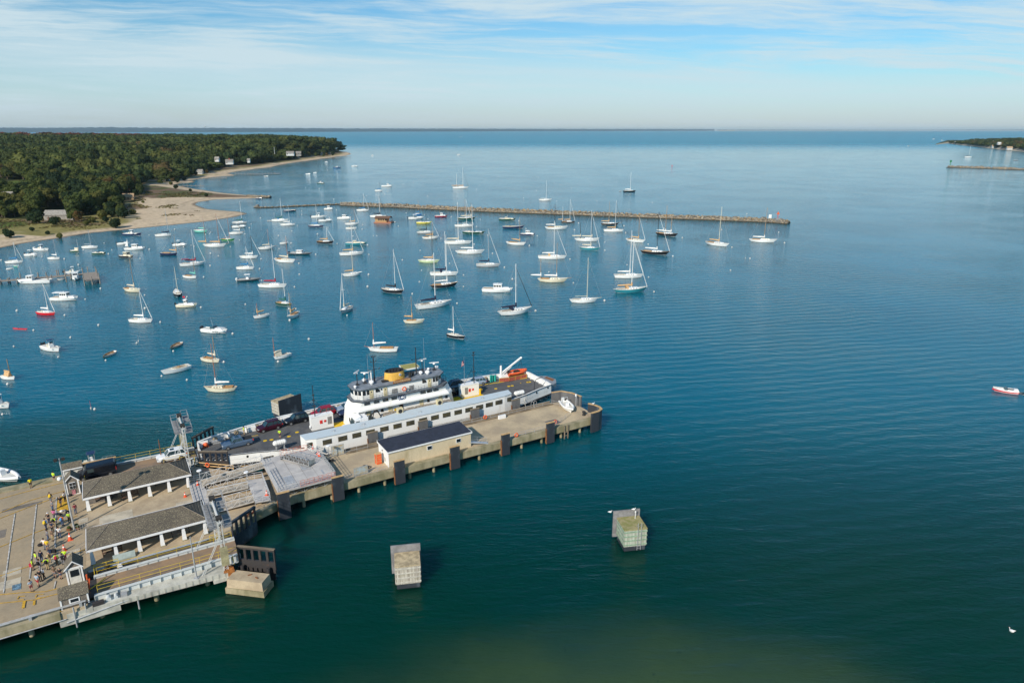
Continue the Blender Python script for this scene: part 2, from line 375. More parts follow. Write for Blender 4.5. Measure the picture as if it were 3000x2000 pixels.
def attr_mat(name, rough, nscale, amt, sss=0.):
    m_ = bpy.data.materials.new(name); m_.use_nodes = True; t = NT(m_.node_tree); M[name] = m_
    at = t.new('ShaderNodeAttribute', attribute_name='Col').outputs[0]
    pos = t.new('ShaderNodeNewGeometry').outputs['Position']
    n1 = t.noise(pos, nscale, 4, .65)
    colr = t.mix(t.math('MULTIPLY', t.ss(n1, .35, .7), amt), at, (.45, .45, .45), 'MULTIPLY')
    b = t.new('ShaderNodeBsdfPrincipled'); t.set(b.inputs['Base Color'], colr); b.inputs['Roughness'].default_value = rough; b.inputs['Specular IOR Level'].default_value = .15
    o = t.new('ShaderNodeOutputMaterial'); sh_ = b.outputs[0]
    if sss: tl = t.new('ShaderNodeBsdfTranslucent'); t.set(tl.inputs[0], colr); mx = t.new('ShaderNodeMixShader'); mx.inputs[0].default_value = sss; t.l.new(sh_, mx.inputs[1]); t.l.new(tl.outputs[0], mx.inputs[2]); sh_ = mx.outputs[0]
    t.l.new(sh_, o.inputs[0])
attr_mat('ground', .95, .35, .55); attr_mat('leaves', .8, .6, .30, .4)
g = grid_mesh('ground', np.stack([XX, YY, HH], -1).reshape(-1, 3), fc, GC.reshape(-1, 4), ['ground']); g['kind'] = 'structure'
for p_ in g.data.polygons: p_.use_smooth = True

# ------------------------------------------------------------------ trees
def crown_geo(rs, nleaf, r, h, leaf, core=True):
    "leaf clumps (quads) spread through lumpy lobes round a crown; returns verts, faces"
    lobes = [(0, 0, h*.58, r*.72)]
    for k in range(7):
        an = rs.uniform(0, 6.283); rr = r*rs.uniform(.35, .62); lobes.append((rr*math.cos(an), rr*math.sin(an), h*rs.uniform(.36, .86), r*rs.uniform(.3, .52)))
    V = []; Fq = []
    L = np.array(lobes); wgt = L[:, 3]**2; wgt /= wgt.sum()
    for i in range(nleaf):
        lb = L[rs.choice(len(L), p=wgt)]
        d = rs.normal(size=3); d /= np.linalg.norm(d); d[2] = abs(d[2]) if rs.random() < .7 else d[2]
        c_ = lb[:3]+d*lb[3]*rs.uniform(.78, 1.08)
        nrm = d*.9+rs.normal(size=3)*.34; nrm /= np.linalg.norm(nrm)
        a = np.cross(nrm, rs.normal(size=3)); a /= np.linalg.norm(a); b = np.cross(nrm, a)
        s1 = leaf*rs.uniform(.6, 1.3); s2 = leaf*rs.uniform(.5, 1.1); j = len(V)
        V += [c_-a*s1, c_-b*s2, c_+a*s1, c_+b*s2]; Fq.append((j, j+1, j+2, j+3))
    if core:
        for lb in L:
            j = len(V); ring = 6
            for (z_, rr) in ((-.75, .5), (-.1, .82), (.55, .6)):
                for q in range(ring):
                    an = q/ring*6.283; V.append(np.array((lb[0]+lb[3]*rr*math.cos(an), lb[1]+lb[3]*rr*math.sin(an), lb[2]+lb[3]*z_)))
            for q in range(ring):
                q2 = (q+1) % ring
                Fq += [(j+q, j+q2, j+ring+q2, j+ring+q), (j+ring+q, j+ring+q2, j+2*ring+q2, j+2*ring+q)]
            Fq.append((j+12, j+13, j+14, j+15)); Fq.append((j+12, j+15, j+16, j+17))
    return np.array(V), np.array(Fq)
def foliage_mat(name, c1, c2, c3):
    m_ = bpy.data.materials.new(name); m_.use_nodes = True; t = NT(m_.node_tree); M[name] = m_
    r_ = t.new('ShaderNodeObjectInfo').outputs['Random']; pos = t.new('ShaderNodeNewGeometry').outputs['Position']
    c_ = t.mix(r_, c1, c2); c_ = t.mix(t.ss(t.noise(pos, .55, 4, .6), .45, .66), c_, c3)
    b = t.new('ShaderNodeBsdfPrincipled'); t.set(b.inputs['Base Color'], c_); b.inputs['Roughness'].default_value = .8; b.inputs['Specular IOR Level'].default_value = .15
    tl = t.new('ShaderNodeBsdfTranslucent'); t.set(tl.inputs[0], c_); mx = t.new('ShaderNodeMixShader'); mx.inputs[0].default_value = .35; t.l.new(b.outputs[0], mx.inputs[1]); t.l.new(tl.outputs[0], mx.inputs[2])
    o = t.new('ShaderNodeOutputMaterial'); t.l.new(mx.outputs[0], o.inputs[0])
foliage_mat('leafgreen', (.080, .106, .028), (.054, .080, .024), (.115, .132, .036))
foliage_mat('leafolive', (.120, .124, .034), (.092, .104, .028), (.155, .146, .042))
foliage_mat('leafrust', (.135, .078, .030), (.100, .072, .028), (.090, .084, .026))
foliage_mat('leafdark', (.024, .046, .020), (.018, .038, .016), (.040, .058, .024))
mat('bark', (.16, .12, .09), .9, 0, .3, 2)
TREES = {}
def tree_proto(key, lmat, seed, r, h, nl, leaf, label, cat='tree', name='broadleaf_tree'):
    rs = np.random.RandomState(seed)
    root = thing(name, label, cat, (0, 0, 0), 0, 'trees at the edge of the wood' if cat == 'tree' else 'bushes on the shore')
    mb = MB(); tr = .05*h*.6
    mb.cyl((0, 0, -.5), (.1, 0, h*.35), tr, tr*.7, 7); mb.cyl((.1, 0, h*.35), (0, .1, h*.7), tr*.7, tr*.2, 6)
    for k in range(5):
        an = rs.uniform(0, 6.28); mb.cyl((0, 0, h*rs.uniform(.25, .4)), (r*.55*math.cos(an), r*.55*math.sin(an), h*rs.uniform(.5, .7)), tr*.4, tr*.1, 5)
    mb.make('trunk', 'bark', root)
    V, Fq = crown_geo(rs, int(nl*1.5), r, h, leaf*.9)
    me = bpy.data.meshes.new('crown'); me.from_pydata(V.tolist(), [], Fq.tolist()); me.materials.append(M[lmat]); me.update()
    o = bpy.data.objects.new('crown', me); COL.objects.link(o); o.parent = root
    TREES[key] = [root, False]; return root
_tl = {'g': ('leafgreen', 'round mid-green tree in the wood above the sandy point'), 'o': ('leafolive', 'olive-yellow broad tree in the wood above the sandy point'),
       'r': ('leafrust', 'rusty brown autumn tree in the wood above the sandy point'), 'd': ('leafdark', 'dense dark green tree in the wood above the sandy point')}
for k, (lm, lb) in _tl.items():
    for q in range(2): tree_proto(k+str(q), lm, 10+ord(k)+q*7, 5.4, 11.5, 620, .62, lb)
tree_proto('b0', 'leafdark', 5, 2.6, 3.4, 330, .42, 'low dark green bush on the dune', 'bush', 'shore_bush')
tree_proto('b1', 'leafolive', 6, 2.4, 2.6, 330, .42, 'low olive bush on the dune', 'bush', 'shore_bush')
def plant(key, x, y, s, rz, label=None):
    z = float(ground_h(np.array([x]), np.array([y]))[0])
    root, used = TREES[key]
    if not used:
        root.location = (x, y, z); root.scale = (s, s, s*1.); root.rotation_euler = (0, 0, rz); TREES[key][1] = True; o = root
    else: o = dup(root, (x, y, z), rz, None, (s, s, s*rnd.uniform(.88, 1.12)))
    if label: o['label'] = label
    return o
# scatter the wood
rs = np.random.RandomState(3); pts = []
y = 380.
while y < 2700:
    s = max(9.6, y*.0145); xs = np.arange(-1.05*y, -.12*y, s)
    jx = rs.uniform(-.38, .38, len(xs))*s; jy = rs.uniform(-.38, .38, len(xs))*s
    for x_, a_, b_ in zip(xs, jx, jy): pts.append((x_+a_, y+b_, s))
    y += s*.92
pts = np.array(pts); dwp = sdist(pts[:, 0], pts[:, 1], wood)
clear = [[P(x, y, 8).xy for x, y in ((-30, 545), (60, 530), (110, 548), (100, 566), (0, 572))], [P(x, y, 2).xy for x, y in ((135, 655), (135, 612), (205, 612), (210, 655))],
         [P(x, y, 2).xy for x, y in ((-60, 600), (-60, 548), (38, 552), (36, 602))], [P(x, y, 2).xy for x, y in ((355, 592), (360, 572), (395, 572), (392, 590))]]
ok = (dwp > 2)
for c_ in clear: ok &= sdist(pts[:, 0], pts[:, 1], c_) < 0
pxs = 1500+FP*pts[:, 0]/(pts[:, 1]*TC+(CAMH-10)*TS); ok &= pxs > -160
pts = pts[ok]; dwp = dwp[ok]; pxs = pxs[ok]
hz = ground_h(pts[:, 0], pts[:, 1])
order = np.argsort(pts[:, 1]); near = [i for i in order if pxs[i] > -25][:285]; nset = set(near)
kinds = vnoise(pts[:, 0], pts[:, 1], 45, 9)*.6+rs.uniform(0, .5, len(pts))
for i in near:
    x_, y_, s_ = pts[i]; k = kinds[i]
    key = ('d' if k < .34 else 'g' if k < .70 else 'o' if k < .94 else 'r')+str(int(rs.randint(2)))
    sc_ = s_/8.6*rs.uniform(.72, 1.25)*(.62 if dwp[i] < 9 else 1)
    plant(key, x_, y_, sc_, rs.uniform(0, 6.28))
protos = [crown_geo(np.random.RandomState(50+k), 120, .62, 1.15, .085) for k in range(5)]
VV, FF, CC = [], [], []; off = 0
cols_ = np.array([(.040, .064, .024), (.074, .098, .030), (.115, .128, .036), (.125, .092, .038), (.17, .050, .028)])
for i in range(len(pts)):
    if i in nset: continue
    x_, y_, s_ = pts[i]; V, Fq = protos[rs.randint(5)]
    sc_ = s_*float(np.clip(rs.lognormal(.08, .28), .6, 2.0)); hs = min(sc_*1.02, 17.5)*rs.uniform(.75, 1.25)*(.7 if dwp[i] < 10 else 1); an = rs.uniform(0, 6.28); ca_, sa_ = math.cos(an), math.sin(an)
    v = np.empty_like(V); v[:, 0] = (V[:, 0]*ca_-V[:, 1]*sa_)*sc_+x_; v[:, 1] = (V[:, 0]*sa_+V[:, 1]*ca_)*sc_+y_; v[:, 2] = V[:, 2]*hs+hz[i]-.5
    k = kinds[i]; c_ = cols_[0 if k < .34 else 1 if k < .72 else 2 if k < .95 else 3]
    if y_ > 1750 and pxs[i] < 430 and rs.random() < .75: c_ = cols_[4]
    c_ = c_*rs.uniform(.62, 1.45); cc_ = np.ones((len(V), 4)); cc_[:, :3] = c_*rs.uniform(.85, 1.15, (len(V), 1)).repeat(1, 1)
    VV.append(v); FF.append(Fq+off); CC.append(cc_); off += len(V)
wd = grid_mesh('wood', np.concatenate(VV), np.concatenate(FF), np.concatenate(CC), ['leaves']); wd['kind'] = 'stuff'; wd['label'] = 'mixed green and autumn-brown woodland covering the headland'; wd['category'] = 'wood'
# bushes standing singly on the dunes
BL = ['big round dark bush left of the grey boathouse', 'isolated dark bush closest to the water below the wood', 'olive bush between the boathouse and the sandy point', 'dark bush just above the isolated waterside bush', 'large dark bush at the left end of the bare sand',
      'olive bush where the dune grass meets the bare sand', 'dark bush right below the tan-roofed hut', 'dark bush in the grass right of the boathouse', 'small olive bush below the boathouse track', 'small dark bush above the beach track', 'dark bush in front of the boathouse wall', 'little olive bush at the boathouse corner',
      'dark bush low on the left beach grass', 'small dark bush beside the low one on the left beach grass', 'little olive bush at the water edge under the boathouse', 'dark bush on the neck behind the point', 'small dark bush on the grassy spit', 'tiny olive bush on the sand behind the point', 'tiny dark bush at the bay corner', 'dark bush at the wood corner above the brown heath',
      'olive bush at the wood corner above the brown heath', 'tiny dark bush alone on the left dune grass', 'tiny dark bush left of centre on the dune grass', 'small olive bush right of the boathouse lawn', 'dark bush left of the white bay cottage', 'dark bush right of the white bay cottage', 'olive bush below the white bay cottage']
for k, (px_, py_, s_) in enumerate([(107, 655, 2.2), (338, 663, 1.5), (300, 640, 1.6), (330, 636, 1.5), (360, 640, 1.7), (388, 628, 1.1), (352, 617, 1.7), (285, 628, 1.5), (270, 652, 1.0), (310, 651, .9), (160, 660, 1.2), (170, 650, .9),
                                   (28, 695, 1.2), (20, 688, .8), (175, 690, .8), (515, 553, 1.0), (605, 575, .8), (420, 595, .6), (558, 561, .7), (400, 556, 1.0), (410, 560, 1.2), (140, 683, .6), (95, 677, .6), (255, 660, .8), (520, 532, 1.2), (540, 527, 1.1), (500, 538, 1.0)]):
    p_ = P(px_, py_, 1.5); plant('b'+str((k % 3 == 2)*1), p_.x, p_.y, s_, k*1.3, BL[k])
TL = [' small tree in front of the tall house on the bay', ' tree at the left corner of the brick chimney house', ' tree at the right corner of the brick chimney house', ' tree in front of the wide white house', ' tree at the right of the wide white house', ' tree left of the white gabled house near the headland tip', ' tree right of the white gabled house near the headland tip',
      ' tree left of the tall house on the bay', ' tree at the bay beach left of the tall house', ' small tree right of the tall house on the bay', ' tree between the point and the bay beach', ' tree below the pale house left of the brick chimney', ' tree between the pale house and the brick chimney house', ' tree right of the brick chimney house', ' tree next but one right of the brick chimney house', ' tree left of the pale house on the slope', ' tree directly beneath the pale house on the slope',
      ' tree left of the narrow white house', ' tree right of the narrow white house', ' tree by the tall flagpole lawn', ' tree in front of the grey gabled house', ' tree right of the grey gabled house', ' tree between the gabled houses', ' tree below the headland ridge', ' tree between the two houses nearest the tip', ' tree right of the house closest to the tip', ' tree at the left end of the flagpole lawn', ' tree on the slope left of the flagpole lawn', ' tree left of the small white cottage on the bay', ' small tree right of the small white cottage on the bay',
      ' tree in front of the large shingle house', ' tree at the left edge by the large shingle house', ' small tree right of the large shingle house', ' tree at the right end of the boathouse', ' tree standing next to the boathouse end', ' small tree left of the tan-roofed hut']
for k, (px_, py_, s_) in enumerate([(575, 513, .5), (665, 482, .8), (682, 481, .6), (845, 457, .8), (858, 456, .9), (935, 457, .7), (948, 458, .6), (560, 515, .8), (548, 519, .8), (607, 509, .5), (520, 526, .6), (640, 486, .7), (652, 484, .75), (694, 481, .8), (706, 480, .8), (612, 488, .9), (628, 487, .7), (718, 479, .8), (740, 477, .8), (830, 461, .8), (868, 459, .7), (890, 460, .9), (905, 459, .9), (925, 459, .8), (958, 457, .8), (975, 456, .9), (800, 464, .7), (780, 470, .7), (470, 536, .6), (505, 530, .5), (30, 604, .9), (-8, 608, .8), (15, 607, .6), (218, 645, .9), (232, 650, .7), (362, 590, .5)]):
    key_ = ('d1', 'g0', 'o0', 'g1', 'r0')[k % 5]; p_ = P(px_, py_, 2.5); plant(key_, p_.x, p_.y, s_, k*.9, {'d': 'dark green', 'g': 'mid-green', 'o': 'olive', 'r': 'rusty brown'}[key_[0]]+TL[k])
# beach grass tussocks: uncountable
rs = np.random.RandomState(8); V = []; Fq = []; C_ = []
xs = rs.uniform(-420, -150, 26000); ys = rs.uniform(400, 700, 26000); d1 = sdist(xs, ys, shore); d2 = sdist(xs, ys, wood); nn = vnoise(xs, ys, 26, 1)*.6+vnoise(xs, ys, 9, 2)*.4
pxg = 1500+FP*xs/(ys*TC+CAMH*TS); sp_ = sm((pxg-400)/60)*sm((760-pxg)/40)
hh_ = ground_h(xs, ys)
for i in np.nonzero((d1 > 14) & (d2 < 0) & (nn-sp_*.36 > .36))[0]:
    a = rs.uniform(0, 6.28); r_ = rs.uniform(.4, 1.0); h_ = rs.uniform(.2, .6); j = len(V); c_ = np.array((.26, .23, .085) if rs.random() < .6 else (.20, .14, .08))*rs.uniform(.7, 1.2)
    V += [(xs[i]-r_*math.cos(a), ys[i]-r_*math.sin(a), hh_[i]), (xs[i]+r_*math.cos(a), ys[i]+r_*math.sin(a), hh_[i]), (xs[i]+.5*math.cos(a), ys[i]+.5*math.sin(a)-.3, hh_[i]+h_), (xs[i]-.5*math.cos(a), ys[i]-.5*math.sin(a)-.3, hh_[i]+h_)]
    Fq.append((j, j+1, j+2, j+3)); C_ += [tuple(c_)+(1,)]*4
bg_ = grid_mesh('beach_grass', np.array(V), np.array(Fq), np.array(C_), ['leaves']); bg_['kind'] = 'stuff'; bg_['label'] = 'yellow-green beach grass and brown heath on the dunes'; bg_['category'] = 'grass'

# ------------------------------------------------------------------ far shore, right headland
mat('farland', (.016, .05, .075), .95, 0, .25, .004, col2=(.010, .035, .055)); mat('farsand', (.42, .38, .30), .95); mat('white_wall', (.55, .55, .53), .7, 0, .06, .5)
rs = np.random.RandomState(2); mb = MB()
def ridge(mb, pts, depth, seed, amp, base=0.):
    "a long wooded ridge: front foot, crest, back foot; pts = (px x, px y of the foot, px y of the crest)"
    r_ = np.random.RandomState(seed); prev = None; n = 0
    for (x0, yb0, yt0), (x1, yb1, yt1) in zip(pts[:-1], pts[1:]):
        m_ = max(2, int((x1-x0)/7))
        for k in range(m_):
            f = k/m_; x = x0+(x1-x0)*f; yb = yb0+(yb1-yb0)*f; yt = yt0+(yt1-yt0)*f
            p = P(x, yb); dirn = p.xy.normalized(); q = p.xy+dirn*depth
            vy = (yt-1000)/FP; Zc = None
            h = CAMH-(q.y)*((TS+TC*vy)/(TC-vy*TS)); h = max(1., h)*(1+r_.uniform(-amp, amp))
            row = [(p.x, p.y, base), (p.x+dirn.x*depth*.12, p.y+dirn.y*depth*.12, h*.45), (q.x, q.y, h), (q.x+dirn.x*depth*2, q.y+dirn.y*depth*2, 0)]
            if prev:
                for a in range(3): mb.q([prev[a], row[a], row[a+1], prev[a+1]])
            prev = row
ridge(mb, [(-500, 388.5, 373), (0, 388.4, 374), (110, 388.2, 375.3), (330, 388, 373), (460, 387.8, 375), (800, 387.3, 375.5), (1000, 386.5, 376.6), (1300, 385.8, 377.2), (1600, 384.8, 378), (1900, 384.2, 378.2), (2100, 383.6, 378.8)], 900, 1, .06)
struct(mb, 'far_hills', 'farland')
mb = MB(); ridge(mb, [(2100, 382.6, 380.2), (2400, 382.4, 380.6), (2700, 382.3, 380.8), (2900, 382.3, 380.3), (3000, 382.3, 380.2), (3500, 382.3, 380.8)], 900, 4, .05); struct(mb, 'distant_hills', 'farland')
RW = [(2742, 424), (2775, 420), (2810, 425), (2850, 429), (2900, 435), (2960, 441), (3040, 448), (3200, 465)]
def strip_land():
    V = []; Fq = []; C_ = []; cc_ = {0: (.20, .16, .12), 1: (.48, .40, .29), 2: (.40, .36, .30), 3: (.05, .06, .02)}
    n = 0
    for x, y in RW:
        p = P(x, y); d = p.xy.normalized(); sc_ = min(1, (x-2740)/60+.15)
        for j, (dd, h) in enumerate(((-14, -1), (0, .3), (25*sc_, 2.), (60*sc_, 9*sc_), (260*sc_, 15*sc_), (700*sc_, -1))):
            V.append((p.x+d.x*dd, p.y+d.y*dd, h)); C_.append(cc_[min(j, 3)]+(1,))
        if n:
            for j in range(5): a = (n-1)*6+j; Fq.append((a, a+6, a+7, a+1))
        n += 1
    return grid_mesh('headland_ground', np.array(V), np.array(Fq), np.array(C_), ['ground'])
o = strip_land(); o['kind'] = 'structure'
VV, FF, CC = [], [], []; off = 0; rs = np.random.RandomState(12)
for k in range(620):
    x = rs.uniform(2785, 3060); f = (x-2785)/220; yb = np.interp(x, [q[0] for q in RW], [q[1] for q in RW]); p = P(x, yb); d = p.xy.normalized()
    dd = rs.uniform(28, 60+500*min(1, f+.1)); V, Fq = protos[rs.randint(5)]; s_ = rs.uniform(13, 21); hs = rs.uniform(9, 14)*min(1, f*2+.45)
    v = V*np.array((s_, s_, hs))+np.array((p.x+d.x*dd, p.y+d.y*dd, 2+min(14, dd*.055)*min(1, f+.25)))
    c_ = cols_[rs.choice([0, 1, 1, 2, 3], p=[.25, .3, .2, .15, .1])]*rs.uniform(.8, 1.2); cc_ = np.ones((len(V), 4)); cc_[:, :3] = c_
    VV.append(v); FF.append(Fq+off); CC.append(cc_); off += len(V)
wd = grid_mesh('wood', np.concatenate(VV), np.concatenate(FF), np.concatenate(CC), ['leaves']); wd['kind'] = 'stuff'; wd['label'] = 'green woodland on the small headland at the right edge'; wd['category'] = 'wood'

# ------------------------------------------------------------------ houses on the shores
mat('shingle_roof', (.24, .22, .20), .9, 0, .25, 1.5); mat('grey_shingle', (.30, .28, .25), .9, 0, .2, 1.2); mat('tan_roof', (.40, .28, .17), .9, 0, .2, 1); mat('brickred', (.32, .09, .06), .9, 0, .2, 2)
def house(px_, py_, w_, d_, h_, rh, wall, roof, rot, label, z=None, name='house', nwin=3, chimney=False, wing=None):
    p = P(px_, py_, 2.); z = float(ground_h(np.array([p.x]), np.array([p.y]))[0]) if z is None else z
    p = P(px_, py_, z); r_ = thing(name, label, 'house', (p.x, p.y, z), R(rot))
    mb = MB().box(-w_/2, w_/2, 0, d_, -1.5, h_)
    mb.mesh([(-w_/2, 0, h_), (-w_/2, d_, h_), (-w_/2, d_/2, h_+rh), (w_/2, 0, h_), (w_/2, d_, h_), (w_/2, d_/2, h_+rh)], [(0, 2, 1), (3, 4, 5)])
    if wing: mb.box(*wing)
    mb.make('wall', wall, r_)
    mb = MB(); o_ = .4
    for s in (0, 1):
        y0 = -o_ if s == 0 else d_+o_; mb.mesh([(-w_/2-o_, y0, h_-.3), (w_/2+o_, y0, h_-.3), (w_/2+o_, d_/2, h_+rh), (-w_/2-o_, d_/2, h_+rh), (-w_/2-o_, y0, h_), (w_/2+o_, y0, h_), (w_/2+o_, d_/2, h_+rh+.3), (-w_/2-o_, d_/2, h_+rh+.3)], [(0, 1, 2, 3), (4, 5, 6, 7), (0, 1, 5, 4), (0, 3, 7, 4), (1, 2, 6, 5)])
    rf = mb.make('roof', roof, r_)
    if chimney: MB().box(-.8, .8, d_*.35, d_*.6, 0, h_+rh+1.6).make('chimney', 'brickred', r_)
    for k in range(nwin):
        x = -w_/2+w_*(k+.5)/nwin
        [MB().box(x-.45, x+.45, -.06, .05, z_, z_+1.2).make('window', 'glassdark', r_) for z_ in ((1., 3.9) if h_ > 5 else (1.,))]
    MB().box(-w_/2+w_*.12, -w_/2+w_*.12+.9, -.08, .05, 0, 2.).make('door', 'darkwood', r_)
    return r_
HS = [(172, 645, 17, 8, 3.4, 2.4, 'grey_shingle', 'grey_shingle', 8, 'long grey-shingled boathouse at the edge of the dune', None, 'boathouse', 3, False),
      (376, 586, 8, 7, 2.2, 2.6, 'tan_roof', 'tan_roof', 20, 'small hut with a tan roof half hidden in bushes', None, 'hut', 1, False),
      (487, 532, 14, 9, 3.6, 3.2, 'white_wall', 'shingle_roof', 5, 'small white cottage on the bay behind the sandy point', None, 'house', 4, False),
      (584, 512, 15, 10, 7, 4.5, 'white_wall', 'grey_shingle', 4, 'tall white house with grey roof and decks by the bay beach', None, 'house', 5, False),
      (672, 480, 19, 10, 6, 4, 'white_wall', 'shingle_roof', 10, 'white house with red brick chimney among trees', None, 'house', 6, True),
      (635, 472, 10, 8, 5, 4, 'white_wall', 'grey_shingle', 0, 'pale house left of the brick chimney house', None, 'house', 3, False),
      (728, 475, 7, 7, 5, 3, 'white_wall', 'grey_shingle', 0, 'narrow white house right of the brick chimney house', None, 'house', 2, False),
      (850, 455, 22, 10, 6, 4, 'white_wall', 'shingle_roof', 5, 'wide white house beside the tall flagpole lawn', None, 'house', 6, False),
      (875, 456, 14, 9, 6, 4.5, 'grey_shingle', 'shingle_roof', 15, 'grey gabled house right of the wide white house', None, 'house', 3, False),
      (940, 456, 16, 9, 7, 5, 'white_wall', 'grey_shingle', 12, 'white gabled house near the tip of the headland', None, 'house', 4, False),
      (965, 455, 12, 8, 6, 4, 'grey_shingle', 'shingle_roof', 0, 'grey house closest to the headland tip', None, 'house', 3, False),
      (873, 465, 8, 6, 3, 2, 'white_wall', 'shingle_roof', 0, 'small white shed low above the beach', None, 'house', 2, False),
      (8, 598, 24, 12, 9, 6, 'grey_shingle', 'grey_shingle', 12, 'large weathered shingle house at the left edge of the picture', None, 'house', 6, False),
      (375, 528, 9, 7, 4, 2.5, 'white_wall', 'shingle_roof', 5, 'pale cottage peeping out of the dark trees', None, 'house', 2, False)]
for h_ in HS: house(h_[0], h_[1]-(1.2 if h_[11] == 'house' else 0), *((q*.52 if h_[11] == 'house' else q) for q in h_[2:6]), *h_[6:])
for k, (x, y, w_, lb) in enumerate([(2803, 424, 26, 'white house nearest the tip of the right headland'), (2822, 425, 30, 'broad white house with gables on the right headland'), (2912, 436, 22, 'tan-roofed house by the right headland beach'), (2925, 436, 40, 'largest white house on the right headland beach'),
                              (2958, 441, 28, 'pale low house at the far end of the right headland beach')]):
    house(x, y-3, w_*.5, 9, 4, 4, 'white_wall', 'white_wall' if k < 2 else 'tan_roof', -15, lb, 3., 'house', 4)
for k, (x, y, z_) in enumerate([(2914, 418, 16), (2928, 423, 14), (2990, 424, 15)]): house(x, y, 9, 7, 3, 3, 'white_wall', 'white_wall', -10, ['small white house high in the trees of the right headland', 'white house in the middle of the right headland trees', 'white house in trees at the right picture edge'][k], z_, 'house', 2)
# cottages along the far shore, tiny
rs = np.random.RandomState(5); p0 = None
xsf = sorted(list(rs.uniform(0, 900, 62))+list(rs.uniform(1150, 1420, 12))+list(rs.uniform(1700, 1800, 4)))
for x in xsf:
    yb = np.interp(x, [0, 330, 800, 1300, 1900], [388.2, 387.8, 387.1, 385.6, 384]); p = P(x, yb); wv_ = rs.uniform(.6, 1.7)
    if p0 is None:
        p0 = thing('shore_cottage', 'tiny pale cottage in the row along the far shore', 'house', p, 0, 'cottages along the far shore')
        mb = MB().box(-16, 16, -8, 8, 0, 14); mb.make('wall', 'white_wall', p0); MB().fr((-17, 17, -9, 9, 14), (-17, 17, -.5, .5, 24)).make('roof', 'tan_roof', p0); p0.scale = (wv_,)*3
    else: dup(p0, p, 0, None, (wv_*rs.uniform(.8, 1.6), wv_, wv_))
def tower_(x, ytop, h, lb):
    p = P(x, 385.5); r_ = thing('water_tower', lb, 'water tower', p)
    z = CAMH-p.y*((TS+TC*(ytop-1000)/FP)/(TC-(ytop-1000)/FP*TS))
    MB().cyl((0, 0, 0), (0, 0, z-20), 7, 5, 8).make('shaft', 'white_wall', r_); MB().sph((0, 0, z-22), 30, 12, 6, .75).make('tank', 'white_wall', r_)
tower_(604, 368, 90, 'white water tower on the far shore above the left wood'); tower_(1085, 373, 60, 'small white water tower on the far shore in the middle')
tower_(458, 371.5, 60, 'faint white tower at the left part of the far shore')
mb = MB(); p = P(2128, 384.5)
for k in range(9): mb.fr((-330+k*75, -270+k*75, -30, 30, 0), (-320+k*75, -280+k*75, -20, 20, 20+(k % 3)*12))
mb.make('sand_bluff', 'farsand', loc=p, kind='structure')
def pole(px_, py_, ytop, lb):
    p = P(px_, py_, 3); z = float(ground_h(np.array([p.x]), np.array([p.y]))[0]); p = P(px_, py_, z)
    r_ = thing('flagpole', lb, 'flagpole', p); h = 4.
    while prj(p.x, p.y, z+h)[1] > ytop: h += .5
    MB().cyl((0, 0, 0), (0, 0, h), .35, .2, 6).make('pole', 'white_wall', r_); MB().sph((0, 0, h+.1), .45, 6, 4).make('ball', 'white_wall', r_)
pole(403, 530, 506, 'white flagpole standing in the trees above the bay'); pole(805, 452, 433, 'tall white flagpole on the headland lawn'); pole(2851, 428, 405, 'tall pale pole on the right headland')
def shed_pier(pts, lb, gap=3.5, w_=1.8, pile=1.2, big=None, z=1.3):
    p0 = P(*pts[0], z=z); r_ = thing('timber_pier', lb, 'pier', (p0.x, p0.y, 0)); mb = MB(); mp = MB(); ps = [P(x, y, z)-Vector((p0.x, p0.y, 0)) for x, y in pts]
    for a, b in zip(ps[:-1], ps[1:]):
        d = (b-a); L = d.length; d.normalize(); n = Vector((-d.y, d.x, 0))*w_/2
        mb.prism([(a+n).xy, (b+n).xy, (b-n).xy, (a-n).xy], z-.3, z)
        k = 0
        while k*gap < L:
            for s in (-1, 1): q = a+d*(k*gap)+n*s*1.05; mp.cyl((q.x, q.y, -1), (q.x, q.y, z+pile), .17, None, 6)
            k += 1
    if big: c_ = ps[-1]; mb.box(c_.x-big[0], c_.x+big[0], c_.y-big[1], c_.y+big[1], z-.3, z+.02)
    mb.make('walkway', 'greywood', r_); mp.make('pile', 'greywood', r_)
mat('greywood', (.30, .26, .22), .9, 0, .25, 1.5, stretch=(1, 4, 1))
shed_pier([(522, 545), (560, 544), (600, 543)], 'short pier with white-topped posts on the bay', 4.5, 2)
shed_pier([(600, 523), (665, 521)], 'ruined short pier of bare piles by the bay beach', 3, 2)
shed_pier([(690, 510), (760, 510), (810, 508)], 'longest pier on the bay with a platform at its end', 4, 2.5, 1.5, (5, 4))
shed_pier([(745, 494), (795, 492)], 'short pier just beyond the longest bay pier', 4, 2)
shed_pier([(780, 482), (835, 481)], 'thin pier in front of the bay beach, fourth from the point', 4, 2)
shed_pier([(850, 474), (903, 472)], 'low pier under the white beach shed', 4, 2)
shed_pier([(935, 465), (1000, 463)], 'pier under the white gabled house near the headland tip', 4, 2.5, 1.5)
shed_pier([(1010, 458), (1028, 459)], 'row of old piles off the headland tip', 5, 1.5)
shed_pier([(2842, 438), (2895, 437)], 'faint pier off the right headland beach', 5, 2)

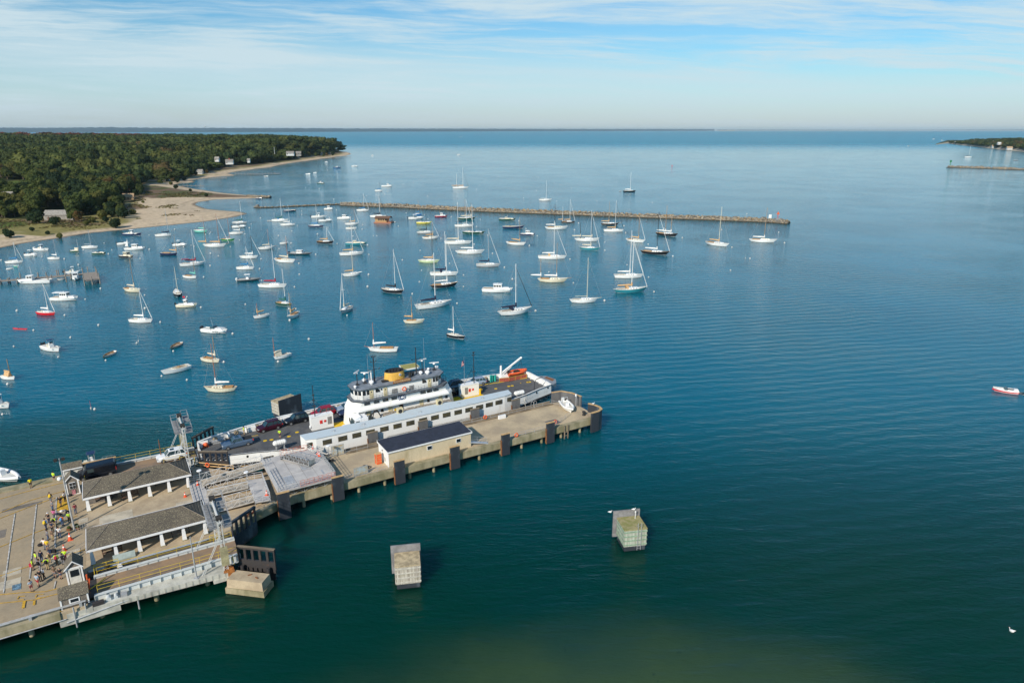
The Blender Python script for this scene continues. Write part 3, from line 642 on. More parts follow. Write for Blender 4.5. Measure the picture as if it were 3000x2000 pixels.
# ------------------------------------------------------------------ breakwaters
def stone_mat():
    m_ = bpy.data.materials.new('granite'); m_.use_nodes = True; t = NT(m_.node_tree); M['granite'] = m_
    at = t.new('ShaderNodeAttribute', attribute_name='Col').outputs[0]; pos = t.new('ShaderNodeNewGeometry').outputs['Position']
    n1 = t.noise(pos, 1.2, 5, .65); c_ = t.mix(t.math('MULTIPLY', t.ss(n1, .4, .7), .5), at, (.5, .48, .42), 'MULTIPLY')
    z = t.new('ShaderNodeSeparateXYZ', Vector=pos).outputs[2]
    c_ = t.mix(t.ss(t.math('ADD', z, t.math('MULTIPLY', n1, .4)), 1.0, .6), c_, (.045, .042, .03))       # weed and wet band at the tide line
    b = t.new('ShaderNodeBsdfPrincipled'); t.set(b.inputs['Base Color'], c_); b.inputs['Roughness'].default_value = .9
    bp = t.new('ShaderNodeBump', Height=t.noise(pos, 3, 5, .7)); bp.inputs['Strength'].default_value = .5; t.l.new(bp.outputs[0], b.inputs['Normal'])
    o = t.new('ShaderNodeOutputMaterial'); t.l.new(b.outputs[0], o.inputs[0])
stone_mat()
def rocks(name, label, pts, width, height, size, seed, cat='breakwater'):
    rs = np.random.RandomState(seed); V = []; Fq = []; C_ = []; base = P(*pts[0]); cnt = 0; CF = []
    cube = np.array([(x, y, z) for z in (-1, 1) for y in (-1, 1) for x in (-1, 1)], float); fcs = np.array([(0, 2, 3, 1), (4, 5, 7, 6), (0, 1, 5, 4), (2, 6, 7, 3), (0, 4, 6, 2), (1, 3, 7, 5)])
    for (a, b) in zip(pts[:-1], pts[1:]):
        A = P(*a); B = P(*b); d = (B-A); L = d.length; d.normalize(); n = Vector((-d.y, d.x, 0))
        for k in range(int(L*width*2.1/(size*size))):
            f = rs.uniform(0, L); c_ = rs.uniform(-1, 1); hh = height*(1-abs(c_)**1.6*.85)*rs.uniform(.7, 1.08)-size*.3
            q = A+d*f+n*(c_*width/2+width*.5); s = size*rs.uniform(.45, .85)
            sz = np.array((s*rs.uniform(.8, 1.5), s*rs.uniform(.7, 1.2), s*rs.uniform(.55, .9)))*.62
            v = cube*sz*rs.uniform(.75, 1.1, (8, 1))
            ax = rs.uniform(0, 6.28); t1 = rs.uniform(-.4, .4); ca_, sa_ = math.cos(ax), math.sin(ax)
            v[:, 2] += v[:, 0]*t1; v = np.stack([v[:, 0]*ca_-v[:, 1]*sa_, v[:, 0]*sa_+v[:, 1]*ca_, v[:, 2]], 1)+np.array((q.x-base.x, q.y-base.y, max(hh, -.3)))
            Fq.append(fcs+cnt); V.append(v); cnt += 8
            tn = rs.random(); c0 = np.array((.31, .27, .21) if tn < .62 else (.22, .20, .17) if tn < .85 else (.36, .25, .13))*rs.uniform(.7, 1.15)
            C_.append(np.tile(np.append(c0, 1), (8, 1)))
        nb_ = max(2, int(L/6)); cv = []; cf = []
        for k in range(nb_+1):
            q = A+d*(L*k/nb_)
            for (w0, h0) in ((-.15, -.8), (.12, height*.35), (.35, height*.62), (.65, height*.62), (.88, height*.35), (1.15, -.8)): c_ = q+n*(width*w0); cv.append((c_.x-base.x, c_.y-base.y, h0))
            if k: cf += [((k-1)*6+j, k*6+j, k*6+j+1, (k-1)*6+j+1) for j in range(5)]
        cf += [(0, 1, 4, 5), (1, 2, 3, 4), (nb_*6+5, nb_*6+4, nb_*6+1, nb_*6), (nb_*6+4, nb_*6+3, nb_*6+2, nb_*6+1)]
        CF.append((np.array(cf), np.array(cv))); 
    for cf_, cv_ in CF: Fq.append(cf_+cnt); V.append(cv_); cnt += len(cv_); C_.append(np.tile((.16, .145, .12, 1), (len(cv_), 1)))
    o = grid_mesh(name, np.concatenate(V), np.concatenate(Fq), np.concatenate(C_), ['granite']); o.location = base
    o['label'] = label; o['category'] = cat; return o
rocks('breakwater', 'long granite boulder breakwater across the harbour mouth', [(994, 603), (1150, 609), (1400, 621), (1800, 636), (2100, 647), (2250, 653), (2305, 657)], 6.6, 2.9, 1.3, 1)
rocks('low_breakwater', 'low dark submerged stone line joining the breakwater to the sandy point', [(757, 610), (800, 609), (996, 600)], 3.2, 1.0, 1.2, 2)
rocks('stone_groyne', 'rough stone groyne at the tip of the grassy spit', [(718, 577), (750, 579), (785, 580)], 6, 1.9, 1.4, 3, 'groyne')
rocks('rock', 'single pale boulder near the end of the low stone line', [(755, 609), (763, 608)], 4, 2.0, 2.0, 5, 'rock')
rocks('breakwater', 'distant low stone breakwater at the right edge of the water', [(2775, 491), (2900, 495), (3060, 501)], 9, 3.2, 2.6, 6)
p = P(2282, 655); r_ = thing('beacon', 'red day beacon on a post at the end of the breakwater', 'beacon', (p.x, p.y+3, 2.6))
MB().cyl((0, 0, -.5), (0, 0, 3.), .18, .14).make('post', 'gR', r_); MB().mesh([(-1.0, 0, 2.8), (1.0, 0, 2.8), (0, 0, 4.7), (-1.0, .15, 2.8), (1.0, .15, 2.8), (0, .15, 4.7)], [(0, 1, 2), (3, 5, 4), (0, 3, 4, 1), (1, 4, 5, 2), (0, 2, 5, 3)]).make('daymark', 'orange', r_); MB().box(-1.6, 1.6, -1, 1, -.8, .5).make('base', 'hullgrey', r_)
p = P(2261, 653); r_ = thing('sign', 'small white notice board on the end of the breakwater', 'sign', (p.x, p.y+4, 2.6))
MB().box(-.9, .9, -.06, .06, 0, 2.2).make('board', 'gW', r_); MB().box(-.7, -.6, .06, .16, -1, 1.6).make('post', 'alloy', r_)
p = P(2787, 490); r_ = thing('beacon', 'small green light beacon on the distant right breakwater', 'beacon', (p.x, p.y+4, 2.5))
MB().cyl((0, 0, 0), (0, 0, 7), .5, .4).make('post', 'gG', r_); MB().box(-1.5, 1.5, -.3, .3, 5, 8).make('daymark', 'gG', r_)
# ------------------------------------------------------------------ boats
def interp(xs, ys, t): return float(np.interp(t, xs, ys))
def hull_geo(L, B, fb, tr=.6, oh=(.06, .10), sheer=.35, full=.42, n=11, deckdrop=.06, boot=True):
    "returns builder with slots 0 topside 1 bottom/boot; and deck outline"
    mb = MB(); rings = []; outline = []
    for i in range(n):
        t_ = i/(n-1)
        wd = tr+(1-tr)*math.sin(min(1, t_/full)*math.pi/2) if t_ < full else (1-((t_-full)/(1-full))**2.1)
        wd = max(wd, .015)*B/2
        zs = fb*(1+sheer*(t_-.3)**2*2.0*(1 if t_ > .3 else .5))
        xs_ = (t_-.5)*L; xw = (oh[0]+(1-oh[0]-oh[1])*t_-.5)*L
        def at(z, f): k = min(1, max(0, z/zs)); return (xw+(xs_-xw)*k, wd*f, z)
        rings.append([(xw, 0, -.35), at(-.05, .80), at(.10*min(1, fb), .90), at(zs*.55, .97), (xs_, wd, zs)])
        outline.append((xs_, wd, zs))
    for s in (1, -1):
        for i in range(n-1):
            for j in range(4):
                mb.mat(1 if j < 2 else 0)
                a, b, c_, d = rings[i][j], rings[i+1][j], rings[i+1][j+1], rings[i][j+1]
                q = [(p[0], p[1]*s, p[2]) for p in (a, b, c_, d)]
                mb.q(q if s < 0 else q[::-1], True)
    # transom
    r0 = rings[0]; mb.mat(0); mb.q([(p[0], p[1], p[2]) for p in r0]+[(p[0], -p[1], p[2]) for p in r0[::-1]])
    return mb, outline
def deck_geo(outline, drop=.06, inset=.0, i0=0, i1=None, camber=.04):
    mb = MB(); o = outline[i0:i1]
    for (x0, w0, z0), (x1, w1, z1) in zip(o[:-1], o[1:]):
        a = max(.01, w0-inset); b = max(.01, w1-inset)
        mb.q([(x0, -a, z0-drop), (x1, -b, z1-drop), (x1, 0, z1-drop+camber), (x0, 0, z0-drop+camber)]); mb.q([(x0, 0, z0-drop+camber), (x1, 0, z1-drop+camber), (x1, b, z1-drop), (x0, a, z0-drop)])
    return mb
def boatpos(x0, y0, x1, y1):
    a = P(x0, y0); b = P(x1, y1); d = b-a; return (a+b)/2, d.length, math.atan2(d.y, d.x)
LENS = []
def sail(x0, y0, x1, y1, masts, hull, cover, spar, flags, label, cat='sailboat', name='sailboat'):
    c_, L, hd = boatpos(x0, y0, x1, y1); LENS.append((round(L, 1), round(math.degrees(hd)), label))
    L = min(max(L, 4.5), 17); ud = Vector((math.cos(hd), math.sin(hd), 0))
    B = L*.29+.25; fb = .42+L*.062
    if 'o' in flags: fb *= .8
    r_ = thing(name, label, cat, (c_.x, c_.y, 0), hd, None)
    classic = 'k' in flags
    mb, ol = hull_geo(L, B, fb, .30 if classic else .62, (.10, .13) if classic else (.04, .09), .5 if classic else .25)
    mb.make('hull', ['g'+hull, 'gW' if hull in 'KNDGQM' and not 'x' in flags else 'bottompaint'], r_)
    deck_geo(ol).make('deck', 'teakdeck' if 't' in flags else 'boatdeck', r_)
    zd = fb
    # cabin trunk with windows, cockpit
    if 'c' not in flags:
        x0_, x1_ = -.10*L, .22*L; wq = B*.27; hh = .28+L*.018
        mb = MB().fr((x0_, x1_+.06*L, -wq, wq, zd-.1), (x0_+.03*L, x1_-.01*L, -wq*.82, wq*.82, zd+hh)); ct = mb.make('cabin', 'g'+('C' if 'y' in flags else 'W'), r_)
        mw = MB()
        for s in (-1, 1):
            for k in range(3): xx = x0_+.07*L+k*.08*L; mw.fr((xx, xx+.045*L, s*wq*.95-.03, s*wq*.95+.03, zd+hh*.35), (xx, xx+.045*L, s*wq*.90-.03, s*wq*.90+.03, zd+hh*.7))
        mw.make('windows', 'glassdark', ct)
    mb = MB(); cx0, cx1 = (-.38*L, -.12*L) if 'c' not in flags else (-.34*L, .08*L); cw = B*.24
    mb.mat(0).box(cx0, cx1, -cw, cw, zd-.05, zd+.05).mat(1).box(cx0, cx1, -cw-.09, -cw, zd-.1, zd+.22).box(cx0, cx1, cw, cw+.09, zd-.1, zd+.22).box(cx0-.09, cx0, -cw-.09, cw+.09, zd-.1, zd+.22).box(cx1, cx1+.09, -cw-.09, cw+.09, zd-.1, zd+.22)
    mb.make('cockpit', ['teakdeck' if 'y' not in flags else 'wood', 'wood' if ('y' in flags or 't' in flags) else 'boatdeck'], r_)
    smat = {'w': 'gW', 'a': 'alloy', 'k': 'blackspar', 'o': 'wood', 'r': 'redwood', 'c': 'gC'}[spar]
    mw_ = max(.12, .0125*L)
    mt_t = []
    for mi, (mx, my) in enumerate(masts):
        best = None
        for k in range(61):
            t_ = -.40+k*.0145 if len(masts) > 1 or 'a' in flags else -.30+k*.0128
            if 'c' in flags and 'm' in flags: t_ = .2+k*.004
            p = c_+ud*(t_*L)
            lo, hi = 0., 30.
            for _ in range(30):
                m_ = (lo+hi)/2
                if prj(p.x, p.y, m_)[1] > my: lo = m_
                else: hi = m_
            e = abs(prj(p.x, p.y, hi)[0]-mx)
            if best is None or e < best[0]: best = (e, t_, hi)
        _, t_, hm = best
        hm = min(hm, 26.); mt_t.append((t_*L, hm))
        MB().cyl((t_*L, 0, fb*.6), (t_*L, 0, hm), mw_*.8, mw_*.55, 6).make('mast', smat, r_)
        # boom with its sail or cover: towards the stern
        nxt = [q for q in mt_t[:-1] if q[0] < t_*L]
        bl = min(.42*L, (t_+.47)*L) if not (mi == 0 and len(masts) > 1) else min(.34*L, abs(t_)*L*.9+.2*L)
        if 's' in flags and mi == 1: bl = .30*L
        bl = max(bl, .2*L); bz = fb+.95+L*.015; up = .5 if 'u' in flags else (.05 if 'c' not in flags else .35)
        if 'n' not in flags or mi == 0:
            MB().cyl((t_*L, 0, bz), (t_*L-bl, 0, bz+up*bl*.25), .07, .07, 6).make('boom', smat, r_)
            if cover != '-':
                rc = .20+L*.014; mb = MB()
                mb.cyl((t_*L+.1, 0, bz+rc*.4), (t_*L-bl*.2, 0, bz+rc*.7+up*bl*.05), rc*.75, rc*1.0, 7); mb.cyl((t_*L-bl*.2, 0, bz+rc*.7+up*bl*.05), (t_*L-bl*.96, 0, bz+rc*.5+up*bl*.24), rc, rc*.6, 7)
                if 'z' in flags: mb.fr((t_*L-bl*.9, t_*L-.1, -.5, .5, fb+.1), (t_*L-bl*.9, t_*L-.1, -.05, .05, bz+rc))
                else: mb.cyl((t_*L+.05, 0, bz), (t_*L+.03, 0, bz+1.3), rc*.9, rc*.5, 6)
                mb.make('sail_cover', {'T': 'canvastan', 'W': 'sailwhite', 'B': 'coverblue', 'N': 'covernavy', 'R': 'coverred', 'K': 'coverblack', 'G': 'covergreen', 'C': 'canvas', 'P': 'gP'}[cover], r_)
        # spreaders, stays
        sprd = MB(); sprd.bar((t_*L, -B*.28, hm*.58), (t_*L, B*.28, hm*.58), .05); sprd.make('spreader', smat, r_)
        if L > 6:
            st = MB(); rr = .014 if c_.y < 320 else .018
            for s in (-1, 1): st.cyl((t_*L, 0, hm*.97), (t_*L, s*B*.28, hm*.58), rr, None, 3, False); st.cyl((t_*L, s*B*.28, hm*.58), (t_*L-.1, s*B*.44, fb), rr, None, 3, False)
            if mi == 0: st.cyl((t_*L, 0, hm), (-.49*L, 0, fb), rr, None, 3, False)
            st.make('rigging', 'blackspar' if spar == 'k' else 'alloy', r_)
    tm = max(mt_t, key=lambda q: q[1]); bow = .485*L; zb = fb*1.18
    if 'b' in flags: MB().cyl((.40*L, 0, zb), (.62*L, 0, zb+.035*L), .09, .06, 6).make('bowsprit', smat, r_); bow = .61*L; zb += .033*L
    if 'j' in flags: MB().cyl((tm[0]+.05, 0, tm[1]*.93), (bow, 0, zb+.5), .045, .11 if L > 7 else .08, 6).cyl((bow, 0, zb+.5), (bow+.05, 0, zb-.1), .05, .04, 5).make('furled_jib', 'sailwhite' if 'J' not in flags else 'blackspar', r_)
    elif L > 5: MB().cyl((tm[0], 0, tm[1]*.95), (bow, 0, zb), .02, None, 3, False).make('forestay', 'alloy', r_)
    if 'd' in flags[:-1]:
        mb = MB(); wq = B*.27
        mb.fr((-.13*L, -.05*L, -wq, wq, zd+.2), (-.15*L, -.09*L, -wq*.9, wq*.9, zd+1.15)); mb.make('dodger', {'N': 'covernavy', 'T': 'canvastan', 'B': 'coverblue', 'M': 'coverred'}.get(flags[flags.index('d')+1:flags.index('d')+2], 'covernavy'), r_)
    if 'v' in flags[:-1]:
        mb = MB(); wq = B*.33; mb.fr((-.40*L, -.12*L, -wq, wq, zd+1.9), (-.38*L, -.14*L, -wq*.8, wq*.8, zd+2.05))
        for xx in (-.39*L, -.13*L):
            for s in (-1, 1): mb.bar((xx, s*wq, zd), (xx, s*wq, zd+1.9), .04)
        mb.make('bimini', {'N': 'covernavy', 'T': 'canvastan', 'B': 'coverblue', 'M': 'gM'}.get(flags[flags.index('v')+1:flags.index('v')+2], 'covernavy'), r_)
    if 'p' in flags:
        mb = MB(); ra = [(x, s*(w_-.08), z) for s in (-1, 1) for (x, w_, z) in (ol[:4] if s < 0 else ol[:4][::-1])]
        mb.rail([Vector(q) for q in ra if True][:4], .6, 2, 1.2, .018); mb.rail([Vector((x, w_-.08, z)) for x, w_, z in ol[:4]], .6, 2, 1.2, .018); mb.make('stern_rail', 'chrome', r_); mb = MB(); mb.rail([Vector((ol[-1][0]-.2, 0, ol[-1][2])), Vector((ol[-3][0], ol[-3][1]-.08, ol[-3][2]))], .6, 2, 1., .018)
        mb.rail([Vector((ol[-1][0]-.2, 0, ol[-1][2])), Vector((ol[-3][0], -ol[-3][1]+.08, ol[-3][2]))], .6, 2, 1., .018)
        mb.make('pulpit_rail', 'chrome', r_)
    return r_
for n_, c_ in dict(canvastan=(.60, .38, .19), coverblue=(.03, .20, .42), covernavy=(.012, .018, .05), coverred=(.36, .02, .04), coverblack=(.02, .02, .025), covergreen=(.02, .13, .10)).items(): mat(n_, c_, .9, 0, .15, 3)

def power(kind, x0, y0, x1, y1, hull, label, flags='', Lfix=None, cat='motorboat', name='motorboat', trim='W'):
    c_, L, hd = boatpos(x0, y0, x1, y1); LENS.append((round(L, 1), round(math.degrees(hd)), label))
    L = min(max(L, 2.6), 16) if not Lfix else Lfix
    r_ = thing(name, label, cat, (c_.x, c_.y, 0), hd, None); B = L*.27+.7 if L > 5 else L*.38
    fb = .45+L*.058; 
    if kind in ('row', 'kayak'): fb = .42 if kind == 'row' else .22; B = L*.36 if kind == 'row' else .65
    if kind == 'skiff': fb = .62
    if kind == 'rib': fb = .6; B = L*.36
    mb, ol = hull_geo(L, B, fb, .85 if kind not in ('row', 'kayak', 'launch') else (.5 if kind != 'kayak' else .05), (.02, .10), .45, .35)
    mb.make('hull', ['g'+hull, 'gR' if trim == 'R' else ('gW' if hull in 'KNDGQRB' else 'bottompaint')], r_)
    z = fb
    if kind == 'row':
        MB().mat(0).prism([(x, w_-.09) for x, w_, _ in ol[:-1]]+[(x, -w_+.09) for x, w_, _ in ol[:-1][::-1]], .08, .12).make('bottom_boards', 'teakdeck', r_)
        mb = MB()
        for (x0_, w0, z0), (x1_, w1, z1) in zip(ol[:-1], ol[1:]):
            for s in (-1, 1): mb.q([(x0_, s*w0, z0), (x1_, s*w1, z1), (x1_, s*max(0, w1-.1), z1), (x0_, s*max(0, w0-.1), z0)]); mb.q([(x0_, s*(w0-.1), z0), (x1_, s*max(0, w1-.1), z1), (x1_, s*max(0, w1-.16), .1), (x0_, s*(w0-.16), .1)])
        mb.make('gunwale', 'wood' if 'w' in flags else 'boatdeck', r_)
        for k, xx in enumerate((-.30*L, 0., .25*L)): w_ = interp([o_[0] for o_ in ol], [o_[1] for o_ in ol], xx)-.1; MB().box(xx-.13, xx+.13, -w_, w_, fb*.6, fb*.6+.05).make('thwart', 'wood', r_)
        if 'e' in flags: MB().box(-L/2-.35, -L/2+.05, -.15, .15, .1, fb+.5).make('outboard_engine', 'gK', r_)
        return r_
    if kind == 'kayak':
        deck_geo(ol, 0, 0, camber=.12).make('deck', 'g'+hull, r_); MB().sph((-.1*L, 0, fb+.06), .28, 10, 4, .3).make('cockpit', 'gK', r_); return r_
    dk = deck_geo(ol, .05).make('deck', 'boatdeck' if 't' not in flags else 'teakdeck', r_)
    if kind == 'rib':
        mb = MB(); pts = [(x, w_, zz) for x, w_, zz in ol]
        for s in (-1, 1): mb.path([(x, s*w_, zz-.02) for x, w_, zz in pts], .28 if L > 6 else .2, 8)
        mb.make('inflatable_tube', 'g'+(flags[0] if flags and flags[0] in 'WES' else 'E'), r_)
    def outb(n=1, col='K'):
        for k in range(n):
            y = (k-(n-1)/2)*.65; MB().fr((-L/2-.65, -L/2-.05, y-.22, y+.22, z-.1), (-L/2-.55, -L/2-.1, y-.18, y+.18, z+.65)).box(-L/2-.4, -L/2-.2, y-.08, y+.08, -.3, z).make('outboard_engine', 'g'+col, r_)
    def ttop(x, w_, h, l, col='W'):
        mb = MB().mat(0).fr((x-l/2, x+l/2, -w_, w_, z+h), (x-l/2+.1, x+l/2-.1, -w_*.9, w_*.9, z+h+.12)).mat(1)
        for s in (-1, 1):
            for xx in (-.3, .3): mb.bar((x+xx*l, s*w_*.7, z), (x+xx*l*1.1, s*w_*.8, z+h), .06)
        mb.make('hardtop', ['g'+col, 'alloy'], r_)
    def wheelhouse(xa, xb, w_, h, col='W', rake=.25, top=True):
        ch = MB().fr((xa, xb, -w_, w_, z-.1), (xa+.05, xb-rake*h, -w_*.86, w_*.86, z+h)).make('wheelhouse', 'g'+col, r_)
        m1 = MB(); za, zb = z+h*.50, z+h*.86; fr_ = lambda q: (q-z)/h
        xf = lambda q: xb-rake*h*(q-z+.1)/(h+.1); wf = lambda q: w_*(1-.14*(q-z+.1)/(h+.1))
        m1.q([(xf(za)+.02, -wf(za)*.85, za), (xf(za)+.02, wf(za)*.85, za), (xf(zb)+.02, wf(zb)*.85, zb), (xf(zb)+.02, -wf(zb)*.85, zb)])
        m1.make('windscreen', 'glassdark', ch)
        nwin = max(2, int((xb-xa)/.9))
        for s in (-1, 1):
            for k in range(nwin):
                xx0 = xa+.15+(xb-xa-.3-rake*h*.6)*k/nwin; xx1 = xa+.15+(xb-xa-.3-rake*h*.6)*(k+.8)/nwin
                MB().q([(xx0, s*(wf(za)+.02), za), (xx1, s*(wf(za)+.02), za), (xx1, s*(wf(zb)+.02), zb), (xx0, s*(wf(zb)+.02), zb)]).make('side_window', 'glassdark', ch)
        if top: MB().fr((xa-.25, xb-rake*h+.25, -w_*.95, w_*.95, z+h), (xa-.2, xb-rake*h+.1, -w_*.88, w_*.88, z+h+.1)).make('roof', 'g'+col, ch)
        return ch
    def trunk(xa, xb, w_, h, col='W'):
        c2 = MB().fr((xa, xb, -w_, w_, z-.1), (xa, xb-.25*(xb-xa), -w_*.75, w_*.7, z+h)).make('foredeck_cabin', 'g'+col, r_); return c2
    def well(xa, xb, w_, mt='teakdeck'):
        mb = MB().mat(0).box(xa, xb, -w_, w_, z-.06, z+.02).mat(1)
        mb.box(xa, xb, -w_-.08, -w_, z-.1, z+.14).box(xa, xb, w_, w_+.08, z-.1, z+.14)
        mb.make('cockpit', [mt, 'gW'], r_)
    if kind == 'cc':
        well(-.45*L, .30*L, B*.36, 'boatdeck'); MB().fr((-.08*L, .05*L, -B*.16, B*.16, z), (-.06*L, .0, -B*.14, B*.14, z+1.15)).make('console', 'gW', r_)
        MB().q([(.045*L, -B*.15, z+1.1), (.045*L, B*.15, z+1.1), (.02*L, B*.14, z+1.6), (.02*L, -B*.14, z+1.6)]).make('windscreen', 'glassblue', r_)
        ttop(-.02*L, B*.26, 2.0, L*.2, 'T' if 'T' in flags else ('N' if 'n' in flags else 'W')); outb(2 if L > 7.5 else 1, 'W' if 'w' in flags else 'K'); MB().box(-.20*L, -.12*L, -B*.15, B*.15, z, z+.7).make('seat', 'gC', r_)
        MB().rail([Vector((x, s*(w_-.08), zz)) for s in (1,) for x, w_, zz in ol[7:]]+[Vector((x, -(w_-.08), zz)) for x, w_, zz in ol[7:][::-1]], .4, 1, 1.5, .02).make('bow_rail', 'chrome', r_)
    elif kind == 'express':
        well(-.46*L, -.08*L, B*.36, 'boatdeck'); trunk(-.05*L, .42*L, B*.36, .55)
        MB().fr((-.12*L, .08*L, -B*.35, B*.35, z+.35), (-.10*L, .0, -B*.30, B*.30, z+1.0)).make('windscreen', 'glassblue', r_)
        if 'h' in flags: ttop(-.08*L, B*.30, 1.9, L*.24)
        MB().cyl((-.15*L, B*.3, z), (-.2*L, B*.3, z+3.2), .03, .01, 4).make('antenna', 'gW', r_); outb(2 if L > 8 else 1)
        MB().rail([Vector((x, (w_-.1), zz)) for x, w_, zz in ol[6:]]+[Vector((x, -(w_-.1), zz)) for x, w_, zz in ol[6:][::-1]], .55, 1, 1.5, .02).make('bow_rail', 'chrome', r_)
        mw = MB()
        for s in (-1, 1):
            for k in range(3): mw.box(.02*L+k*.09*L, .07*L+k*.09*L, s*(B*.48)-.04, s*(B*.48)+.04, z*.55, z*.7)
        mw.make('portlights', 'glassdark', r_)
    elif kind in ('lobster', 'pilot', 'tug', 'fishing', 'picnic'):
        col = 'C' if 'c' in flags else 'W'
        if kind == 'lobster': wheelhouse(-.12*L, .17*L, B*.36, 1.75, col); trunk(.15*L, .42*L, B*.30, .6, col); well(-.46*L, -.13*L, B*.38); 
        if kind == 'lobster' and 'x' in flags: ttop(-.25*L, B*.36, 1.75, .26*L)
        if kind == 'pilot': wheelhouse(-.10*L, .08*L, B*.32, 1.6, col, .35); trunk(.06*L, .38*L, B*.34, .45, col); well(-.46*L, -.12*L, B*.36, 'boatdeck'); outb()
        if kind == 'tug': wheelhouse(-.06*L, .14*L, B*.30, 1.7, col, .1); trunk(.12*L, .35*L, B*.30, .6, col); well(-.46*L, -.08*L, B*.36); MB().cyl((-.1*L, 0, z+1.7), (-.12*L, 0, z+3.4), .06).make('mast', 'wood', r_)
        if kind == 'fishing': wheelhouse(.02*L, .20*L, B*.30, 1.9, col, .12); trunk(.18*L, .42*L, B*.32, .6, col); well(-.47*L, 0, B*.40, 'boatdeck'); MB().cyl((.05*L, 0, z+1.9), (.05*L, 0, z+5.5), .06, .03).bar((.05*L, -.7, z+3.4), (.05*L, .7, z+3.4), .05).make('mast', 'gW', r_)
        if kind == 'picnic': trunk(-.02*L, .40*L, B*.34, .45, col); wheelhouse(-.14*L, .06*L, B*.34, 1.05, col, .7, 'h' in flags); well(-.46*L, -.15*L, B*.38)
        if 'f' in flags: MB().bar((-.05*L, 0, z+1.7), (-.05*L, 0, z+2.8), .04).box(-.05*L-.7, -.05*L, -.03, .03, z+2.3, z+2.8).make('flag', 'gR', r_)
        if 'r' in flags:
            MB().cyl((-.33*L, 0, z), (-.33*L, 0, z+4.6), .06).make('mast', 'gW', r_); MB().mesh([(-.33*L, .02, z+.8), (-.33*L, .02, z+4.2), (-.49*L, .02, z+.8), (-.33*L, -.02, z+.8), (-.33*L, -.02, z+4.2), (-.49*L, -.02, z+.8)], [(0, 1, 2), (3, 5, 4), (0, 2, 5, 3), (1, 4, 5, 2)]).make('riding_sail', 'sailwhite', r_)
        MB().sph((0, 0, z+2.05), .22, 8, 5, .6).make('radar_dome', 'gW', r_)
        MB().rail([Vector((x, (w_-.1), zz)) for x, w_, zz in ol[6:]]+[Vector((x, -(w_-.1), zz)) for x, w_, zz in ol[6:][::-1]], .5, 1, 1.6, .018).make('bow_rail', 'chrome', r_)
    elif kind == 'rib':
        MB().fr((-.12*L, .02*L, -B*.18, B*.18, z-.2), (-.1*L, -.02*L, -B*.16, B*.16, z+.9)).make('console', 'gW', r_)
        if 'h' in flags: wheelhouse(-.15*L, .12*L, B*.28, 1.4, 'W', .3)
        elif 'a' in flags:
            MB().path([(-.40*L, -B*.38, z), (-.42*L, -B*.34, z+1.6), (-.43*L, -B*.2, z+1.9), (-.43*L, B*.2, z+1.9), (-.42*L, B*.34, z+1.6), (-.40*L, B*.38, z)], .09, 8).make('radar_arch', 'gW', r_); MB().box(-.3*L, -.08*L, -B*.22, B*.22, z-.2, z+.35).make('seat', 'gR', r_)
        else: ttop(-.05*L, B*.26, 1.9, L*.26)
        outb(2 if L > 8 else 1, 'W' if 'w' in flags else 'K')
    elif kind == 'launch':
        well(-.42*L, .12*L, B*.33, 'teakdeck'); trunk(.08*L, .40*L, B*.28, .32, 'C' if 'c' in flags else 'W')
        MB().fr((.05*L, .10*L, -B*.28, B*.28, z+.1), (.0*L, .02*L, -B*.26, B*.26, z+.65)).make('windscreen', 'glassblue', r_); MB().box(-.25*L, -.15*L, -B*.2, B*.2, z, z+.45).make('seat', 'canvas', r_)
    elif kind == 'open':
        # open sailing hull without mast: long cockpit and low coaming
        mb = MB().mat(0).prism([(-.38*L, -B*.26), (.02*L, -B*.30), (.12*L, 0), (.02*L, B*.30), (-.38*L, B*.26)], z-.02, z+.03).mat(1)
        pp = [(-.38*L, -B*.26, z+.1), (.02*L, -B*.30, z+.12), (.12*L, 0, z+.14), (.02*L, B*.30, z+.12), (-.38*L, B*.26, z+.1), (-.38*L, -B*.26, z+.1)]; mb.path(pp, .07, 5); mb.make('cockpit', ['teakdeck', 'gC'], r_)
        MB().box(-.2*L, -.1*L, -B*.2, B*.2, z, z+.25).make('seat', 'wood', r_); trunk(.1*L, .3*L, B*.2, .12, 'C')
    elif kind == 'bow':
        mb = MB()
        for s in (-1, 1):
            for (x0_, w0, z0), (x1_, w1, z1) in zip(ol[:-1], ol[1:]): mb.q([(x0_, s*(w0*.985+.02), z0*.30), (x1_, s*(w1*.985+.02), z1*.30), (x1_, s*(w1+.02), z1*.62), (x0_, s*(w0+.02), z0*.62)])
        mb.make('stripe', 'gR', r_)
        well(-.45*L, -.05*L, B*.36, 'covernavy'); well(.1*L, .38*L, B*.26, 'covernavy'); MB().fr((-.02*L, .06*L, -B*.34, B*.34, z), (-.05*L, .0, -B*.3, B*.3, z+.5)).make('windscreen', 'glassblue', r_); MB().fr((-.47*L, -.30*L, -B*.3, B*.3, z), (-.47*L, -.32*L, -B*.28, B*.28, z+.3)).make('engine_cover', 'gW', r_)
    return r_

